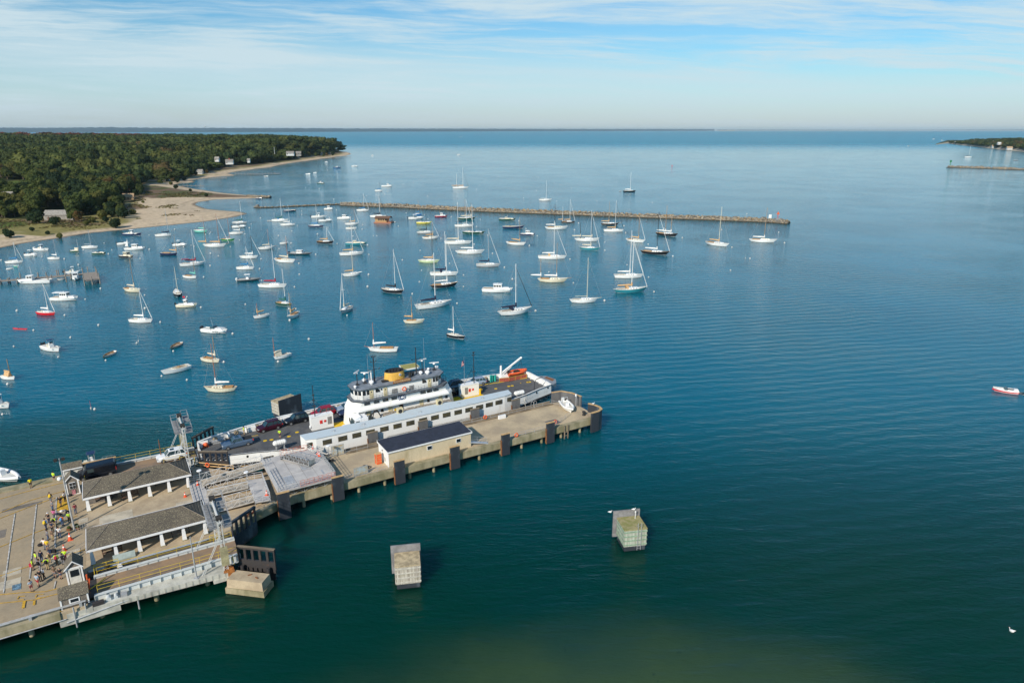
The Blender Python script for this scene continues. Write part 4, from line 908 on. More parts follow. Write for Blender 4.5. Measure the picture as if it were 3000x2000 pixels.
SB = [
(17, 771, 69, 770, [(38, 709)], 'W', 'B', 'w', 'jp', 'white sloop with bright blue sail cover, nearest the left edge off the beach'),
(142, 759, 176, 760, [(156, 703)], 'W', 'W', 'a', 'c', 'small plain white daysailer just above the timber pier'),
(206, 738, 233, 740, [(225, 701)], 'D', 'C', 'a', 'cmz', 'small dark-hulled sailboat under a beige tent cover'),
(241, 727, 288, 727, [(258, 673)], 'W', '-', 'a', 'n', 'low white sloop with bare mast close to the beach'),
(471, 746, 521, 747, [(510, 686)], 'N', 'T', 'o', 'cmxy', 'navy blue catboat with long tan boom and wooden mast'),
(455, 692, 503, 691, [(483, 611)], 'W', 'N', 'a', 'p', 'white sloop with dark blue sail cover right off the sandy beach'),
(526, 780, 603, 774, [(560, 673)], 'W', 'R', 'w', 'jpvM', 'large white sloop with maroon canopy over its cockpit'),
(539, 812, 576, 816, [(564, 751)], 'W', 'P', 'o', 'cmy', 'small white catboat with pale green sail cover and orange mast'),
(525, 871, 516, 856, [(510, 781)], 'K', '-', 'c', 'kn', 'black sailboat seen end-on with a cream mast'),
(364, 850, 413, 857, [(379, 758)], 'C', 'C', 'o', 'ky', 'cream sailboat with cream boom cover and leaning brown mast'),
(111, 919, 163, 924, [(124, 827)], 'R', 'W', 'w', 'jx', 'bright red sloop with furled white jib'),
(381, 942, 448, 945, [(406, 843)], 'W', 'W', 'w', 'jp', 'white sloop with white sail cover right of the red sloop'),
(568, 679, 609, 681, [(593, 635)], 'P', 'P', 'r', 'kx', 'pale turquoise double-ender off the sandy beach'),
(596, 722, 664, 723, [(595, 650), (632, 626)], 'W', 'T', 'r', 'kbj', 'white ketch with red-brown masts and tan sails near the point'),
(646, 705, 689, 706, [(665, 634)], 'G', '-', 'r', 'ky', 'bright green wooden sailboat with varnished deck'),
(681, 655, 725, 655, [(702, 589)], 'S', 'G', 'w', 'd', 'grey sloop with green cover right at the tip of the sand point'),
(671, 686, 714, 685, [(698, 644)], 'W', 'W', 'o', 'cmb', 'white catboat with long white boom right of the green boat'),
(756, 731, 805, 728, [(783, 671)], 'W', 'C', 'r', 'kb', 'white sailboat with reddish mast and pale wooden boom'),
(702, 756, 757, 757, [(733, 688)], 'W', 'W', 'k', 'bkj', 'white yawl-like sailboat with a dark mast'),
(694, 788, 745, 789, [(719, 722)], 'W', 'B', 'w', 'jp', 'white sloop with sky-blue boom cover, anchored below the dark-masted one'),
(759, 840, 841, 842, [(795, 715)], 'W', 'R', 'w', 'p', 'large white sloop with crimson sail cover'),
(811, 891, 855, 898, [(826, 787)], 'D', 'G', 'w', 't', 'dark green sloop with green sail cover'),
(875, 920, 842, 939, [(846, 858)], 'W', 'T', 'o', 'ckyu', 'small white daysailer with orange mast, bow down to the left'),
(805, 764, 866, 771, [(837, 693)], 'W', 'C', 'r', 'kby', 'white sloop with dark red mast and cream booms both ends'),
(927, 712, 979, 714, [(955, 663)], 'K', 'T', 'w', 'jkt', 'black sloop with tan sail and white furled jib'),
(904, 665, 949, 666, [(925, 600)], 'N', 'B', 'w', '', 'blue-hulled sloop with blue sail cover behind the moorings'),
(797, 648, 846, 648, [(820, 581)], 'W', 'G', 'w', 'dB', 'white sloop with a teal dodger in front of the low stone line'),
(822, 661, 866, 660, [(843, 599)], 'W', 'W', 'a', 'J', 'white sloop just below the one with the teal dodger'),
(1045, 618, 1081, 618, [(1064, 566)], 'W', 'B', 'w', 'j', 'white sloop with blue cover moored against the breakwater'),
(1085, 636, 1132, 637, [(1110, 569)], 'W', 'K', 'w', 'jJ', 'white sloop with black cover half behind the brown houseboat'),
(1010, 659, 1052, 658, [(1037, 612)], 'W', 'T', 'r', 'jk', 'small white sloop with brown mast left of the houseboat'),
(994, 748, 1066, 745, [(1027, 639)], 'W', 'T', 'w', 'jp', 'modern white sloop with tan cover below the teal motor launch'),
(1003, 810, 1062, 805, [(1028, 717)], 'W', 'T', 'c', 'k', 'slim white sloop with bulky tan sail cover and cream mast'),
(1033, 903, 997, 921, [(1001, 800)], 'S', 'C', 'w', 'jk', 'grey racing keelboat pointing down to the left'),
(1118, 852, 1184, 861, [(1152, 730)], 'K', 'K', 'w', 'jkp', 'dark bronze-black sloop with black sail cover in open water'),
(1222, 684, 1273, 684, [(1247, 612)], 'S', 'K', 'k', 'n', 'grey hulled sloop with black mast and black cover'),
(1236, 700, 1286, 699, [(1266, 648)], 'W', 'T', 'o', 'jky', 'small white sloop with varnished cabin and orange mast'),
(1338, 644, 1394, 643, [(1362, 582), (1380, 594)], 'D', 'C', 'o', 'kb', 'dark green schooner with long cream booms by the breakwater'),
(1332, 664, 1387, 664, [(1365, 583)], 'W', '-', 'w', 'jpvN', 'white sloop with navy canopy just below the dark schooner'),
(1302, 714, 1383, 714, [(1340, 592)], 'W', 'C', 'w', 'p', 'big modern white sloop with dark hull windows'),
(1334, 742, 1420, 743, [(1383, 600)], 'W', 'W', 'w', 'kp', 'long white classic sloop with white sail cover'),
(1225, 768, 1289, 770, [(1264, 674)], 'L', 'T', 'k', 'kb', 'pale lime-green cutter with bowsprit and black mast'),
(1260, 806, 1343, 806, [(1303, 678)], 'W', 'N', 'w', 'jpdN', 'white sloop with navy boom cover and navy dodger'),
(1259, 844, 1342, 837, [(1306, 700)], 'K', 'W', 'w', 'kt', 'low black sloop with teak deck and white boom'),
(1219, 905, 1324, 890, [(1270, 741)], 'W', 'N', 'w', 'p', 'long white racing sloop with navy sail cover, in the middle of the moorings'),
(1395, 780, 1466, 781, [(1431, 669)], 'S', 'N', 'a', 'jp', 'light grey modern sloop with dark window strip and navy boom'),
(1483, 714, 1541, 719, [(1523, 636)], 'W', 'T', 'o', 'kyc', 'white classic daysailer with orange boom and mast'),
(1578, 588, 1617, 588, [(1601, 529)], 'W', '-', 'w', 'knJ', 'lone white sloop beyond the breakwater'),
(1326, 552, 1373, 552, [(1337, 509), (1355, 491)], 'W', 'T', 'w', 'jJp', 'white ketch with tan sails beyond the breakwater'),
(1596, 671, 1664, 671, [(1627, 597)], 'W', 'W', 'k', 'ky', 'long white sloop under a white awning near the breakwater'),
(1644, 653, 1685, 654, [(1648, 605), (1671, 584)], 'K', 'T', 'w', 'jt', 'small black yawl close under the breakwater'),
(1576, 757, 1660, 758, [(1625, 647)], 'W', 'W', 'w', 'jpdT', 'large white sloop with tan canopy and furled jib'),
(1575, 824, 1664, 826, [(1584, 761), (1633, 712)], 'C', 'W', 'o', 'kby', 'cream ketch with orange masts and white sails'),
(1825, 562, 1863, 562, [(1849, 504)], 'K', 'W', 'w', 'x', 'black-hulled sloop far beyond the breakwater'),
(1759, 659, 1814, 660, [(1786, 590)], 'K', 'T', 'o', 'kb', 'black cutter with orange mast in front of the breakwater'),
(1768, 678, 1827, 679, [(1806, 587)], 'W', 'T', 'w', 'jJ', 'white sloop with tan boom right below the black cutter'),
(1683, 705, 1756, 707, [(1701, 652), (1736, 630)], 'W', 'C', 'k', 'kb', 'white schooner with two dark masts'),
(1697, 730, 1758, 734, [(1734, 616)], 'Q', 'C', 'w', 'jkp', 'teal-hulled sloop below the white schooner'),
(1834, 705, 1890, 712, [(1874, 633)], 'W', 'T', 'o', 'jky', 'small white sloop with tan cockpit tent and brown mast'),
(1921, 687, 1986, 694, [(1969, 633), (1955, 603)], 'K', 'W', 'o', 'kt', 'black yawl with brown masts near the right of the fleet'),
(1876, 741, 1962, 748, [(1931, 620)], 'K', 'W', 'k', 'jkt', 'long black sloop with black mast and white furled jib'),
(2067, 714, 2136, 724, [(2115, 606)], 'W', 'T', 'c', 'kt', 'white sloop with brown deck, second from the right end of the fleet'),
(2194, 707, 2276, 711, [(2249, 608)], 'W', 'W', 'o', 'ky', 'rightmost white sloop of the fleet with orange mast, below the beacon'),
(1798, 813, 1885, 813, [(1852, 675)], 'W', 'W', 'w', 'jp', 'high-sided modern white sloop above the teal-blue one'),
(1796, 857, 1896, 853, [(1858, 703)], 'Q', 'T', 'w', 'jkpdT', 'teal-blue sloop with tan sail cover, in the foreground row'),
(1668, 886, 1752, 884, [(1724, 755)], 'W', '-', 'c', 'kbp', 'white double-ended cutter with bowsprit in the front row'),
(1458, 924, 1559, 912, [(1511, 773)], 'W', 'N', 'w', 'jJkpdN', 'white sloop with navy covers and dark forestay nearest the viewer'),
(1311, 984, 1363, 994, [(1327, 897)], 'K', 'W', 'w', 'c', 'small black sailboat alone above the ferry'),
(1182, 946, 1245, 945, [(1204, 867)], 'C', 'T', 'o', 'cky', 'cream open daysailer with leaning wooden mast'),
(1166, 1028, 1078, 1028, [(1091, 944)], 'W', 'W', 'r', 'cmby', 'white gaff catboat with yellow cockpit just above the ferry funnel'),
(788, 925, 742, 934, [(753, 888)], 'W', 'T', 'r', 'cm', 'small white catboat with reddish mast and boom'),
(852, 1041, 802, 1054, [(799, 989)], 'W', 'C', 'r', 'cmzu', 'small white catboat under a canvas tent, bow to the left'),
(593, 1054, 644, 1063, [(622, 986)], 'C', 'C', 'o', 'cmy', 'cream catboat with yellow boom behind the long cream sloop'),
(695, 1143, 598, 1146, [(617, 1007)], 'C', 'W', 'r', 'kyt', 'long cream sloop with brown mast above the ferry stern'),
(11, 1107, 40, 1112, [(18, 1051)], 'W', 'T', 'o', 'cmz', 'small sailboat under a tan tent at the left edge'),
(1098, 560, 1121, 560, [(1112, 529)], 'W', 'B', 'k', '', 'tiny white sloop with blue cover far behind the breakwater'),
(2818, 461, 2855, 461, [(2846, 415)], 'W', 'K', 'w', 'x', 'distant white sloop in front of the right headland'),
(824, 715, 841, 714, [(836, 690)], 'W', '-', 'w', 'cn', 'tiny white sailing dinghy among the moorings'),
(1215, 629, 1236, 630, [(1225, 588)], 'B', 'B', 'o', 'c', 'small bright blue sailboat close under the breakwater'),
]
for b_ in SB: sail(*b_)
PB = [
('express', 75, 749, 111, 750, 'W', 'white motorboat with tan cockpit awning off the beach', 'h'),
('cc', 103, 733, 144, 735, 'W', 'white sport fishing boat with raised tower off the beach', 'w'),
('launch', 270, 745, 312, 745, 'D', 'low dark green open launch', 'c'),
('cc', 362, 689, 416, 690, 'N', 'navy blue centre-console boat right by the beach', ''),
('express', 344, 717, 380, 716, 'W', 'small white outboard boat behind the riding sail', ''),
('lobster', 367, 732, 426, 731, 'W', 'white lobster boat with a triangular riding sail', 'r'),
('lobster', 354, 753, 391, 757, 'K', 'small black tug-like launch with cream cabin', 'c'),
('express', 508, 720, 548, 720, 'W', 'white cabin motorboat above the large ketch with maroon canopy', 'h'),
('pilot', 518, 899, 579, 898, 'C', 'small cream pilothouse boat flying a red flag', 'f'),
('lobster', 152, 879, 231, 879, 'W', 'white cabin cruiser with a row of windows and extended roof', 'x'),
('cc', 130, 1019, 176, 1032, 'W', 'white centre-console fishing boat seen from its bow quarter', 'n'),
('cc', 189, 803, 242, 799, 'W', 'white open boat with white awning behind the timber pier', ''),
('launch', 749, 583, 770, 583, 'N', 'small dark launch at the tip of the grassy spit', ''),
('express', 680, 667, 723, 666, 'W', 'white motorboat below the grey sloop at the sand point', 'h'),
('rib', 696, 823, 763, 821, 'K', 'black inflatable boat with a white hard top', 'Ew'),
('rib', 849, 744, 912, 746, 'K', 'grey inflatable boat with a white cabin', 'Eh'),
('cc', 912, 638, 958, 637, 'W', 'white centre-console boat with dark stripe', ''),
('express', 933, 649, 975, 648, 'W', 'low white express cruiser right of the blue sloop', ''),
('lobster', 950, 614, 976, 614, 'W', 'small white boat beside the low stone line', ''),
('launch', 830, 621, 870, 619, 'N', 'long navy picnic launch in front of the stone line', 'c'),
('lobster', 990, 641, 1029, 642, 'W', 'white cabin motorboat left of the houseboat', ''),
('picnic', 1013, 717, 1077, 717, 'Q', 'teal motor yacht with cream cabin', 'ch'),
('express', 1196, 642, 1242, 641, 'W', 'white motorboat with hard top right of the houseboat', 'h'),
('tug', 1274, 636, 1311, 636, 'M', 'dark red tug-like boat with white wheelhouse', ''),
('launch', 1220, 655, 1265, 655, 'Y', 'bright yellow open boat', ''),
('launch', 1356, 684, 1421, 686, 'D', 'dark green motor launch with long foredeck', ''),
('picnic', 1462, 645, 1511, 646, 'D', 'green motor yacht with cream deck by the breakwater', 'c'),
('open', 1472, 669, 1536, 669, 'N', 'mastless navy sailing hull by the breakwater', ''),
('lobster', 1525, 689, 1568, 691, 'N', 'navy motorboat with white cabin below the mastless hull', ''),
('lobster', 1413, 853, 1503, 855, 'W', 'white fishing boat with open stern and rails in the middle of the fleet', ''),
('open', 1014, 671, 1046, 671, 'W', 'small mastless white boat left of the houseboat', ''),
('express', 595, 970, 667, 976, 'W', 'white express cruiser with twin black outboards', ''),
('cc', 978, 493, 999, 492, 'B', 'distant blue motorboat off the headland', ''),
('express', 1030, 488, 1049, 488, 'W', 'distant white cruiser off the headland tip', 'h'),
('express', 896, 511, 910, 511, 'W', 'distant small white boat, left one of a pair', ''),
('express', 918, 507, 928, 507, 'W', 'distant small white boat, right one of a pair', ''),
('pilot', 931, 538, 951, 539, 'D', 'distant dark boat with white pilothouse in the bay mouth', ''),
('express', 1088, 456, 1095, 456, 'W', 'tiny white boat right of the headland tip', ''),
('express', 952, 475, 960, 475, 'W', 'tiny white boat off the headland pier', ''),
('launch', 773, 518, 787, 518, 'S', 'grey skiff below the long bay pier', ''),
('express', 1339, 454, 1349, 454, 'W', 'speeding white boat with a wake far out', ''),
('fishing', 1118, 547, 1149, 547, 'W', 'white sport fisherman with tower beyond the breakwater', ''),
('express', 1346, 402, 1354, 402, 'W', 'tiny white boat far out below the far shore', ''),
('lobster', 2731, 408.5, 2739, 408.5, 'W', 'tiny white motor yacht left of the right headland', ''),
('lobster', 2756, 412, 2763, 412, 'W', 'tiny white motor yacht nearest the right headland tip', ''),
('express', 2657, 429, 2666, 428, 'W', 'tiny white boat under way left of the right headland', ''),
('launch', 2969, 471, 2984, 471, 'E', 'small grey boat at the right edge off the headland', ''),
('bow', 2982, 1153, 2906, 1144, 'W', 'white speedboat with red stripe under way at the right edge', '', None, 'motorboat', 'motorboat', 'R'),
('fishing', 152, 827, 51, 831, 'W', 'long white fishing boat moored along the timber pier', ''),
('lobster', 227, 812, 220, 824, 'W', 'white cabin boat with its bow to the viewer by the pier head', '', 8.5),
('row', 190, 818, 168, 821, 'W', 'small dinghy with outboard tied between boats at the pier', 'we'),
('row', 20, 789, 38, 788, 'W', 'tiny white dinghy below the blue-covered sloop', ''),
('row', 797, 648, 783, 648, 'S', 'tender tied behind the sloop with the teal dodger', ''),
('row', 1813, 561, 1820, 561, 'S', 'dinghy behind the far black-hulled sloop', ''),
('row', 532, 1005, 500, 1024, 'S', 'grey varnished rowing boat tied to a mooring ball', 'w'),
('row', 338, 1031, 302, 1050, 'W', 'white rowing boat with yellow-brown thwarts', 'w'),
('open', 556, 1077, 472, 1099, 'W', 'big open white launch without mast, bow down left', 'c'),
('kayak', 38, 963, 81, 966, 'R', 'bright red kayak floating alone', ''),
('cc', -26, 1187, 30, 1196, 'W', 'white motorboat with windscreen cut by the left edge', ''),
('rib', -30, 1388, 60, 1412, 'W', 'white inflatable boat with red seats by the wharf', 'Wa', 7.6),
('row', 41, 781, 52, 782, 'P', 'tiny turquoise dinghy near the left beach', ''),
('cc', 262, 1372, 291, 1366, 'W', 'white boat with blue canopy moored behind the wharf rail', 'n', 7.),
]
for b_ in PB: power(*b_)
# fishing launch, red stripe: wash behind the speedboat
mat('foam', (.62, .72, .72), .7, 0, .3, 1.5)
def wake(pts, w_, label):
    rs = np.random.RandomState(4); mb = MB(); A = P(*pts[0]); B = P(*pts[1]); d = (B-A); L = d.length; d.normalize(); n = Vector((-d.y, d.x, 0))
    for k in range(90):
        f = rs.beta(1, 2)*L; s = rs.choice((-1, 1)); c_ = A+d*f+n*s*(w_*.25+f*.10)*rs.uniform(.3, 1.1); r1 = rs.uniform(.15, .5)*w_*.25; r2 = r1*rs.uniform(1.2, 3)
        mb.q([c_-d*r2+Vector((0, 0, .02)), c_-n*r1+Vector((0, 0, .02)), c_+d*r2+Vector((0, 0, .02)), c_+n*r1+Vector((0, 0, .02))])
    o = mb.make('wake', 'foam'); tag(o, label, 'wake', None, 'stuff')
wake([(2975, 1150), (3080, 1165)], 2.4, 'white wash behind the speedboat'); wake([(1340, 454), (1240, 449)], 7, 'wake of the far speeding boat'); wake([(2736, 409), (2712, 409)], 8, 'wake of the far white motor yacht')
# houseboat
c_, L, hd = boatpos(1099, 652, 1151, 652.5); r_ = thing('houseboat', 'brown wooden houseboat with pitched roof and porch', 'houseboat', (c_.x, c_.y, 0), hd+R(-6)); 
MB().box(-L*.5, L*.5, -3, 3, -.3, .55).make('float', 'redwood', r_)
MB().box(-L*.43, L*.22, -2.4, 2.4, .55, 3.1).mesh([(-L*.43, -2.4, 3.1), (-L*.43, 2.4, 3.1), (-L*.43, 0, 4.1), (L*.22, -2.4, 3.1), (L*.22, 2.4, 3.1), (L*.22, 0, 4.1)], [(0, 1, 2), (3, 5, 4)]).make('wall', 'wood', r_)
MB().mesh([(-L*.46, -2.9, 3.0), (L*.42, -2.9, 3.0), (L*.42, 0, 4.3), (-L*.46, 0, 4.3), (-L*.46, 2.9, 3.0), (L*.42, 2.9, 3.0)], [(0, 1, 2, 3), (3, 2, 5, 4)]).mesh([(-L*.46, -2.9, 2.85), (L*.42, -2.9, 2.85), (L*.42, 0, 4.15), (-L*.46, 0, 4.15), (-L*.46, 2.9, 2.85), (L*.42, 2.9, 2.85)], [(0, 1, 2, 3), (3, 2, 5, 4)]).make('roof', 'darkwood', r_)
for k in range(4): MB().box(-L*.25+k*1.5, -L*.25+k*1.5+.95, -2.46, -2.38, 1.7, 2.6).make('window', 'glassdark', r_)
MB().box(L*.22, L*.235, -.6, .6, .55, 2.5).make('door', 'redwood', r_)
for s in (-1, 1): MB().box(L*.38, L*.40, s*2.6-.08, s*2.6+.08, .55, 3.05).make('post', 'redwood', r_)
MB().rail([(L*.24, -2.7, .55), (L*.46, -2.7, .55), (L*.46, 2.7, .55)], .9, 2, 1.2, .04).make('railing', 'redwood', r_)
# timber pier on the left
shed_pier([(-60, 827), (50, 818), (150, 810), (242, 802)], 'long weathered timber pier at the left with mooring posts', 6.5, 2.6, .5, None, 1.3)
A, B_, C_, D_ = [P(x, y, 2.) for x, y in ((246, 822), (291, 816), (281, 796), (243, 800))]
r_ = thing('landing_stage', 'square timber platform with tall posts at the end of the pier', 'pier', (A.x, A.y, 0))
mb = MB(); mb.prism([(q-A).xy for q in (A, B_, C_, D_)], 1.6, 2.0); mb.make('platform', 'greywood', r_)
for k, q in enumerate((A, A.lerp(B_, .5), B_, B_.lerp(C_, .55), C_, D_, D_.lerp(C_, .4))): MB().cyl((q.x-A.x, q.y-A.y, -1), (q.x-A.x, q.y-A.y, 4.2 if k not in (1,) else 3.2), .2, .17, 8).make('post', 'greywood', r_)
for k, (x, y, h) in enumerate([(195, 826, 5.), (143, 829, 3), (25, 829, 2), (30, 828, 2.2), (137, 812, 2), (113, 812, 2), (60, 813, 2), (168, 808, 2.4), (173, 808, 2.4)]):
    p = P(x, y); o = MB().cyl((0, 0, -1), (0, 0, h), .22, .2, 8).make('mooring_post', 'greywood', loc=p); tag(o, 'weathered wooden mooring post beside the timber pier', 'post', 'mooring posts along the timber pier')
# mooring balls
mat('ball', (.62, .61, .58), .4, 0, .05, 3)
BU = [(4, 762), (100, 750), (124, 751), (189, 758), (245, 731), (230, 775), (305, 711), (328, 731), (318, 743), (411, 757), (437, 688), (438, 730), (538, 723), (617, 742), (424, 864), (295, 845), (250, 876), (50, 910), (190, 923), (99, 967),
      (289, 952), (425, 903), (470, 943), (548, 869), (589, 900), (207, 988), (401, 1004), (41, 1014), (171, 1045), (310, 1055), (508, 1028), (474, 1101), (23, 1125), (8, 1213), (278, 1198), (617, 680), (614, 684), (560, 718), (569, 721), (639, 694), (512, 671), (702, 703), (675, 722), (718, 685), (731, 667),
      (736, 655), (763, 638), (640, 749), (603, 686), (616, 778), (597, 811), (765, 758), (761, 787), (816, 690), (818, 728), (853, 712), (925, 745), (876, 771), (877, 803), (863, 840), (767, 821), (719, 891), (803, 624), (884, 628), (884, 617), (854, 648), (871, 660), (855, 676), (930, 685), (965, 637),
      (961, 666), (988, 713), (986, 614), (1034, 691), (1062, 658), (1061, 671), (1081, 745), (1080, 804), (1077, 839), (1077, 717), (1104, 690), (1157, 650), (1167, 662), (1190, 623), (1243, 628), (1254, 641), (1322, 634), (1292, 698), (1231, 733), (1179, 761), (1235, 791), (1229, 825), (1317, 771), (1208, 860),
      (1358, 805), (1358, 839), (1339, 888), (1407, 642), (1396, 663), (1429, 689), (1389, 715), (1443, 742), (1478, 783), (1520, 646), (1541, 669), (1574, 690), (1551, 719), (1608, 796), (1501, 817), (1670, 759), (1631, 588), (1683, 673), (1695, 653), (1749, 588), (1828, 661), (1833, 681), (1772, 709), (1772, 733),
      (1899, 715), (1945, 669), (1999, 696), (1971, 750), (2144, 724), (2298, 711), (2281, 680), (2197, 757), (2140, 791), (1837, 775), (1900, 811), (1916, 854), (1680, 828), (1771, 880), (1569, 910), (2114, 672), (1911, 592), (2188, 626), (847, 904), (867, 904), (849, 938), (815, 1059), (682, 977), (905, 993), (656, 1060), (1017, 923), (1050, 1150), (548, 1112),
      (895, 548), (1074, 572), (978, 583), (1127, 568), (1253, 573), (1396, 553), (1404, 542), (1212, 530), (1228, 524), (1240, 518), (1271, 511), (1284, 506), (1181, 538), (1158, 545), (1279, 538), (1343, 498), (1460, 516), (1520, 490), (1577, 517), (1606, 504), (1625, 532), (1641, 541), (1571, 557), (1534, 579), (1675, 550), (1710, 557), (1721, 523), (1733, 540), (1766, 571), (1805, 532), (935, 551), (960, 497), (1108, 536), (1138, 507)]
BU = list(dict.fromkeys(BU)); p0 = None
for k, (x, y) in enumerate(BU):
    p = P(x, y+1.5, 0); s = rnd.uniform(.52, .82)*(1 if y > 600 else 1.1)
    if y > 600 and y < 1010: s *= 1.15
    if p0 is None:
        p0 = thing('mooring_buoy', 'white round mooring ball floating in the harbour', 'buoy', p, 0, 'white mooring balls in the harbour')
        MB().sph((0, 0, .2), .42, 12, 8).make('ball', 'ball', p0); MB().torus((0, 0, .70), .1, .025, 'y', 8, 4).make('ring', 'alloy', p0); p0.scale = (s,)*3
    else: dup(p0, p, 0, None, s)
for k, (x, y, c__) in enumerate([(267, 1197, 'w'), (406, 1000, 'w'), (1094, 692, 'w'), (2184, 757, 'w'), (884, 618, 'w')]):
    p = P(x, y); r_ = thing('stick_buoy', ['small stick buoy with red pennant left of the ferry', 'thin stick buoy next to a mooring ball', 'small stick buoy under the houseboat', 'small stick buoy right of the fleet', 'small stick buoy at the blue sloop'][k], 'buoy', p)
    MB().cyl((0, 0, -.1), (0, 0, .35), .16, .16, 8).make('float', 'ball', r_); MB().cyl((0, 0, .3), (0, 0, 1.9), .03, .02, 5).make('stick', 'gR' if k == 0 else 'alloy', r_)
p = P(1969, 487); r_ = thing('nun_buoy', 'small red channel buoy far beyond the breakwater', 'buoy', p); r_.scale = (.6,)*3; MB().cyl((0, 0, -.3), (0, 0, 1.6), 1.1, 1.1, 10).make('float', 'gR', r_); MB().cyl((0, 0, 1.6), (0, 0, 3.4), .9, .2, 10).make('cone', 'gR', r_)
# swan
p = P(2964, 1848); r_ = thing('swan', 'white swan swimming alone at the lower right', 'swan', p, R(150)); r_.scale = (.62,)*3; mb = MB(); mb.sph((0, 0, .12), .40, 12, 8, .55)
mb.path([(.30, 0, .2), (.42, 0, .45), (.40, 0, .62), (.47, 0, .70)], .055, 7); mb.sph((.49, 0, .71), .075, 8, 5, .9); mb.cyl((-.25, 0, .22), (-.62, 0, .34), .16, .02, 7); mb.make('body', 'sailwhite', r_)
MB().cyl((.55, 0, .70), (.66, 0, .68), .03, .008, 6).make('beak', 'orange', r_)
# ------------------------------------------------------------------ wharf and pier
mat('asphalt', (.38, .295, .19), .9, 0, .38, .28, col2=(.31, .25, .17), bump=.15, bscale=20); mat('concrete', (.46, .37, .25), .9, 0, .25, .5, col2=(.34, .265, .18), bump=.15, bscale=14)
mat('pierdeck', (.50, .40, .26), .9, 0, .3, .28, col2=(.36, .29, .20), bump=.2, bscale=12); mat('oldconcrete', (.36, .31, .20), .9, 0, .35, .6, col2=(.20, .18, .10), stretch=(1, 1, .4)); mat('paleconcrete', (.50, .49, .43), .85, 0, .2, .7)
mat('patch', (.50, .44, .34), .9, 0, .15, 1); mat('darkpatch', (.18, .155, .13), .9, 0, .25, .6); mat('yellowpaint', (.62, .36, .03), .8, 0, .25, 3); mat('whitepaint', (.55, .53, .50), .8, 0, .3, 3)
mat('timber', (.25, .20, .14), .9, 0, .3, 1.2, stretch=(.3, 3, 1)); mat('newwood', (.55, .36, .17), .7, 0, .15, 2); mat('galv', (.50, .51, .52), .5, .35, .12, 2); mat('steelwhite', (.60, .61, .60), .5, .1, .2, 1.5, col2=(.42, .38, .33), thr=(.55, .75))
mat('rustblack', (.045, .04, .04), .55, .1, .3, .8, col2=(.20, .10, .05), thr=(.58, .78)); mat('fendergrey', (.10, .10, .105), .7, 0, .25, .7, col2=(.14, .14, .14), stretch=(1, 1, .4)); mat('fenderblack', (.035, .04, .05), .45, 0, .35, .5, col2=(.10, .12, .14), thr=(.5, .7), stretch=(1, 1, .5))
mat('railgalv', (.62, .62, .62), .5, .2, .1, 3); mat('rusty', (.28, .12, .05), .8, .2, .3, 1.5); mat('rampdeck', (.30, .20, .12), .85, 0, .25, .5, col2=(.20, .15, .11)); mat('girder', (.55, .58, .58), .6, 0, .2, 1, col2=(.42, .36, .30), thr=(.6, .8)); mat('yellowrail', (.72, .50, .03), .5, 0, .1, 2)
mat('platformdeck', (.50, .48, .46), .75, 0, .15, .6, col2=(.40, .385, .38)); mat('netorange', (.70, .16, .06), .8); mat('cream_metal', (.42, .38, .22), .7, 0, .25, 1); mat('tanwall', (.60, .50, .34), .9, 0, .28, .5, col2=(.42, .34, .2), stretch=(1, 1, .35), thr=(.45, .8)); mat('slate', (.028, .034, .055), .75, 0, .2, 1.5)
mat('trimwhite', (.80, .80, .80), .5, 0, .05, 2); mat('greentide', (.14, .16, .06), .9, 0, .3, 1)
def shingle(name, c1, c2):
    m_ = bpy.data.materials.new(name); m_.use_nodes = True; t = NT(m_.node_tree); M[name] = m_
    co = t.new('ShaderNodeTexCoord').outputs['Object']
    vo = t.new('ShaderNodeTexVoronoi', Vector=co, Scale=17.); vo.feature = 'F1'
    n = t.noise(co, .5, 4, .6); c_ = t.mix(t.ss(n, .35, .65), c1, c2)
    h_ = t.new('ShaderNodeSeparateColor', Color=vo.outputs['Color']).outputs[0]
    c_ = t.mix(t.math('MULTIPLY', t.ss(h_, .80, .97), .7), c_, (.38, .34, .22)); c_ = t.mix(t.math('MULTIPLY', t.ss(h_, .35, .05), .6), c_, (.05, .045, .04))
    b = t.new('ShaderNodeBsdfPrincipled'); t.set(b.inputs['Base Color'], c_); b.inputs['Roughness'].default_value = .9
    w_ = t.new('ShaderNodeTexWave', Vector=co, Scale=1.6); w_.bands_direction = 'Z'
    bp = t.new('ShaderNodeBump', Height=w_.outputs[1]); bp.inputs['Strength'].default_value = .35; bp.inputs['Distance'].default_value = .05; t.l.new(bp.outputs[0], b.inputs['Normal'])
    o = t.new('ShaderNodeOutputMaterial'); t.l.new(b.outputs[0], o.inputs[0])
shingle('roofshingle', (.120, .100, .074), (.085, .072, .055)); shingle('wallshingle', (.20, .165, .14), (.14, .12, .105))
DZ = 2.5
wharf = qthing('wharf', None, None, 0, 0, 0); wharf['kind'] = 'structure'
def qmesh(mb, name, mats, **k): return mb.make(name, mats, wharf, **k)
PIERN = [(-9, 92.9), (9.6, 92.9), (13.5, 96.0), (16.5, 97.2), (19.5, 98.3), (77.8, 98.3)]
deckpoly = [(-75, 85.3), (-8.2, 85.3), (-8.2, 92.9)]+PIERN[1:]+[(79.3, 100.5), (79.3, 104.6), (77.6, 108.2), (75.2, 109.6), (16.5, 109.6), (12.8, 112.0), (7.6, 117.2), (-8.2, 117.6), (-8.2, 119.4), (-8.2, 124.6), (-75, 124.6)]
MB().prism(deckpoly, 1.55, DZ).make('deck', 'concrete', wharf)
struct(MB().prism([(-75, 86.6), (-8.3, 86.6), (-8.3, 123.0), (-75, 123.0)], DZ+.0, DZ+.004), 'road', 'asphalt', parent=wharf)
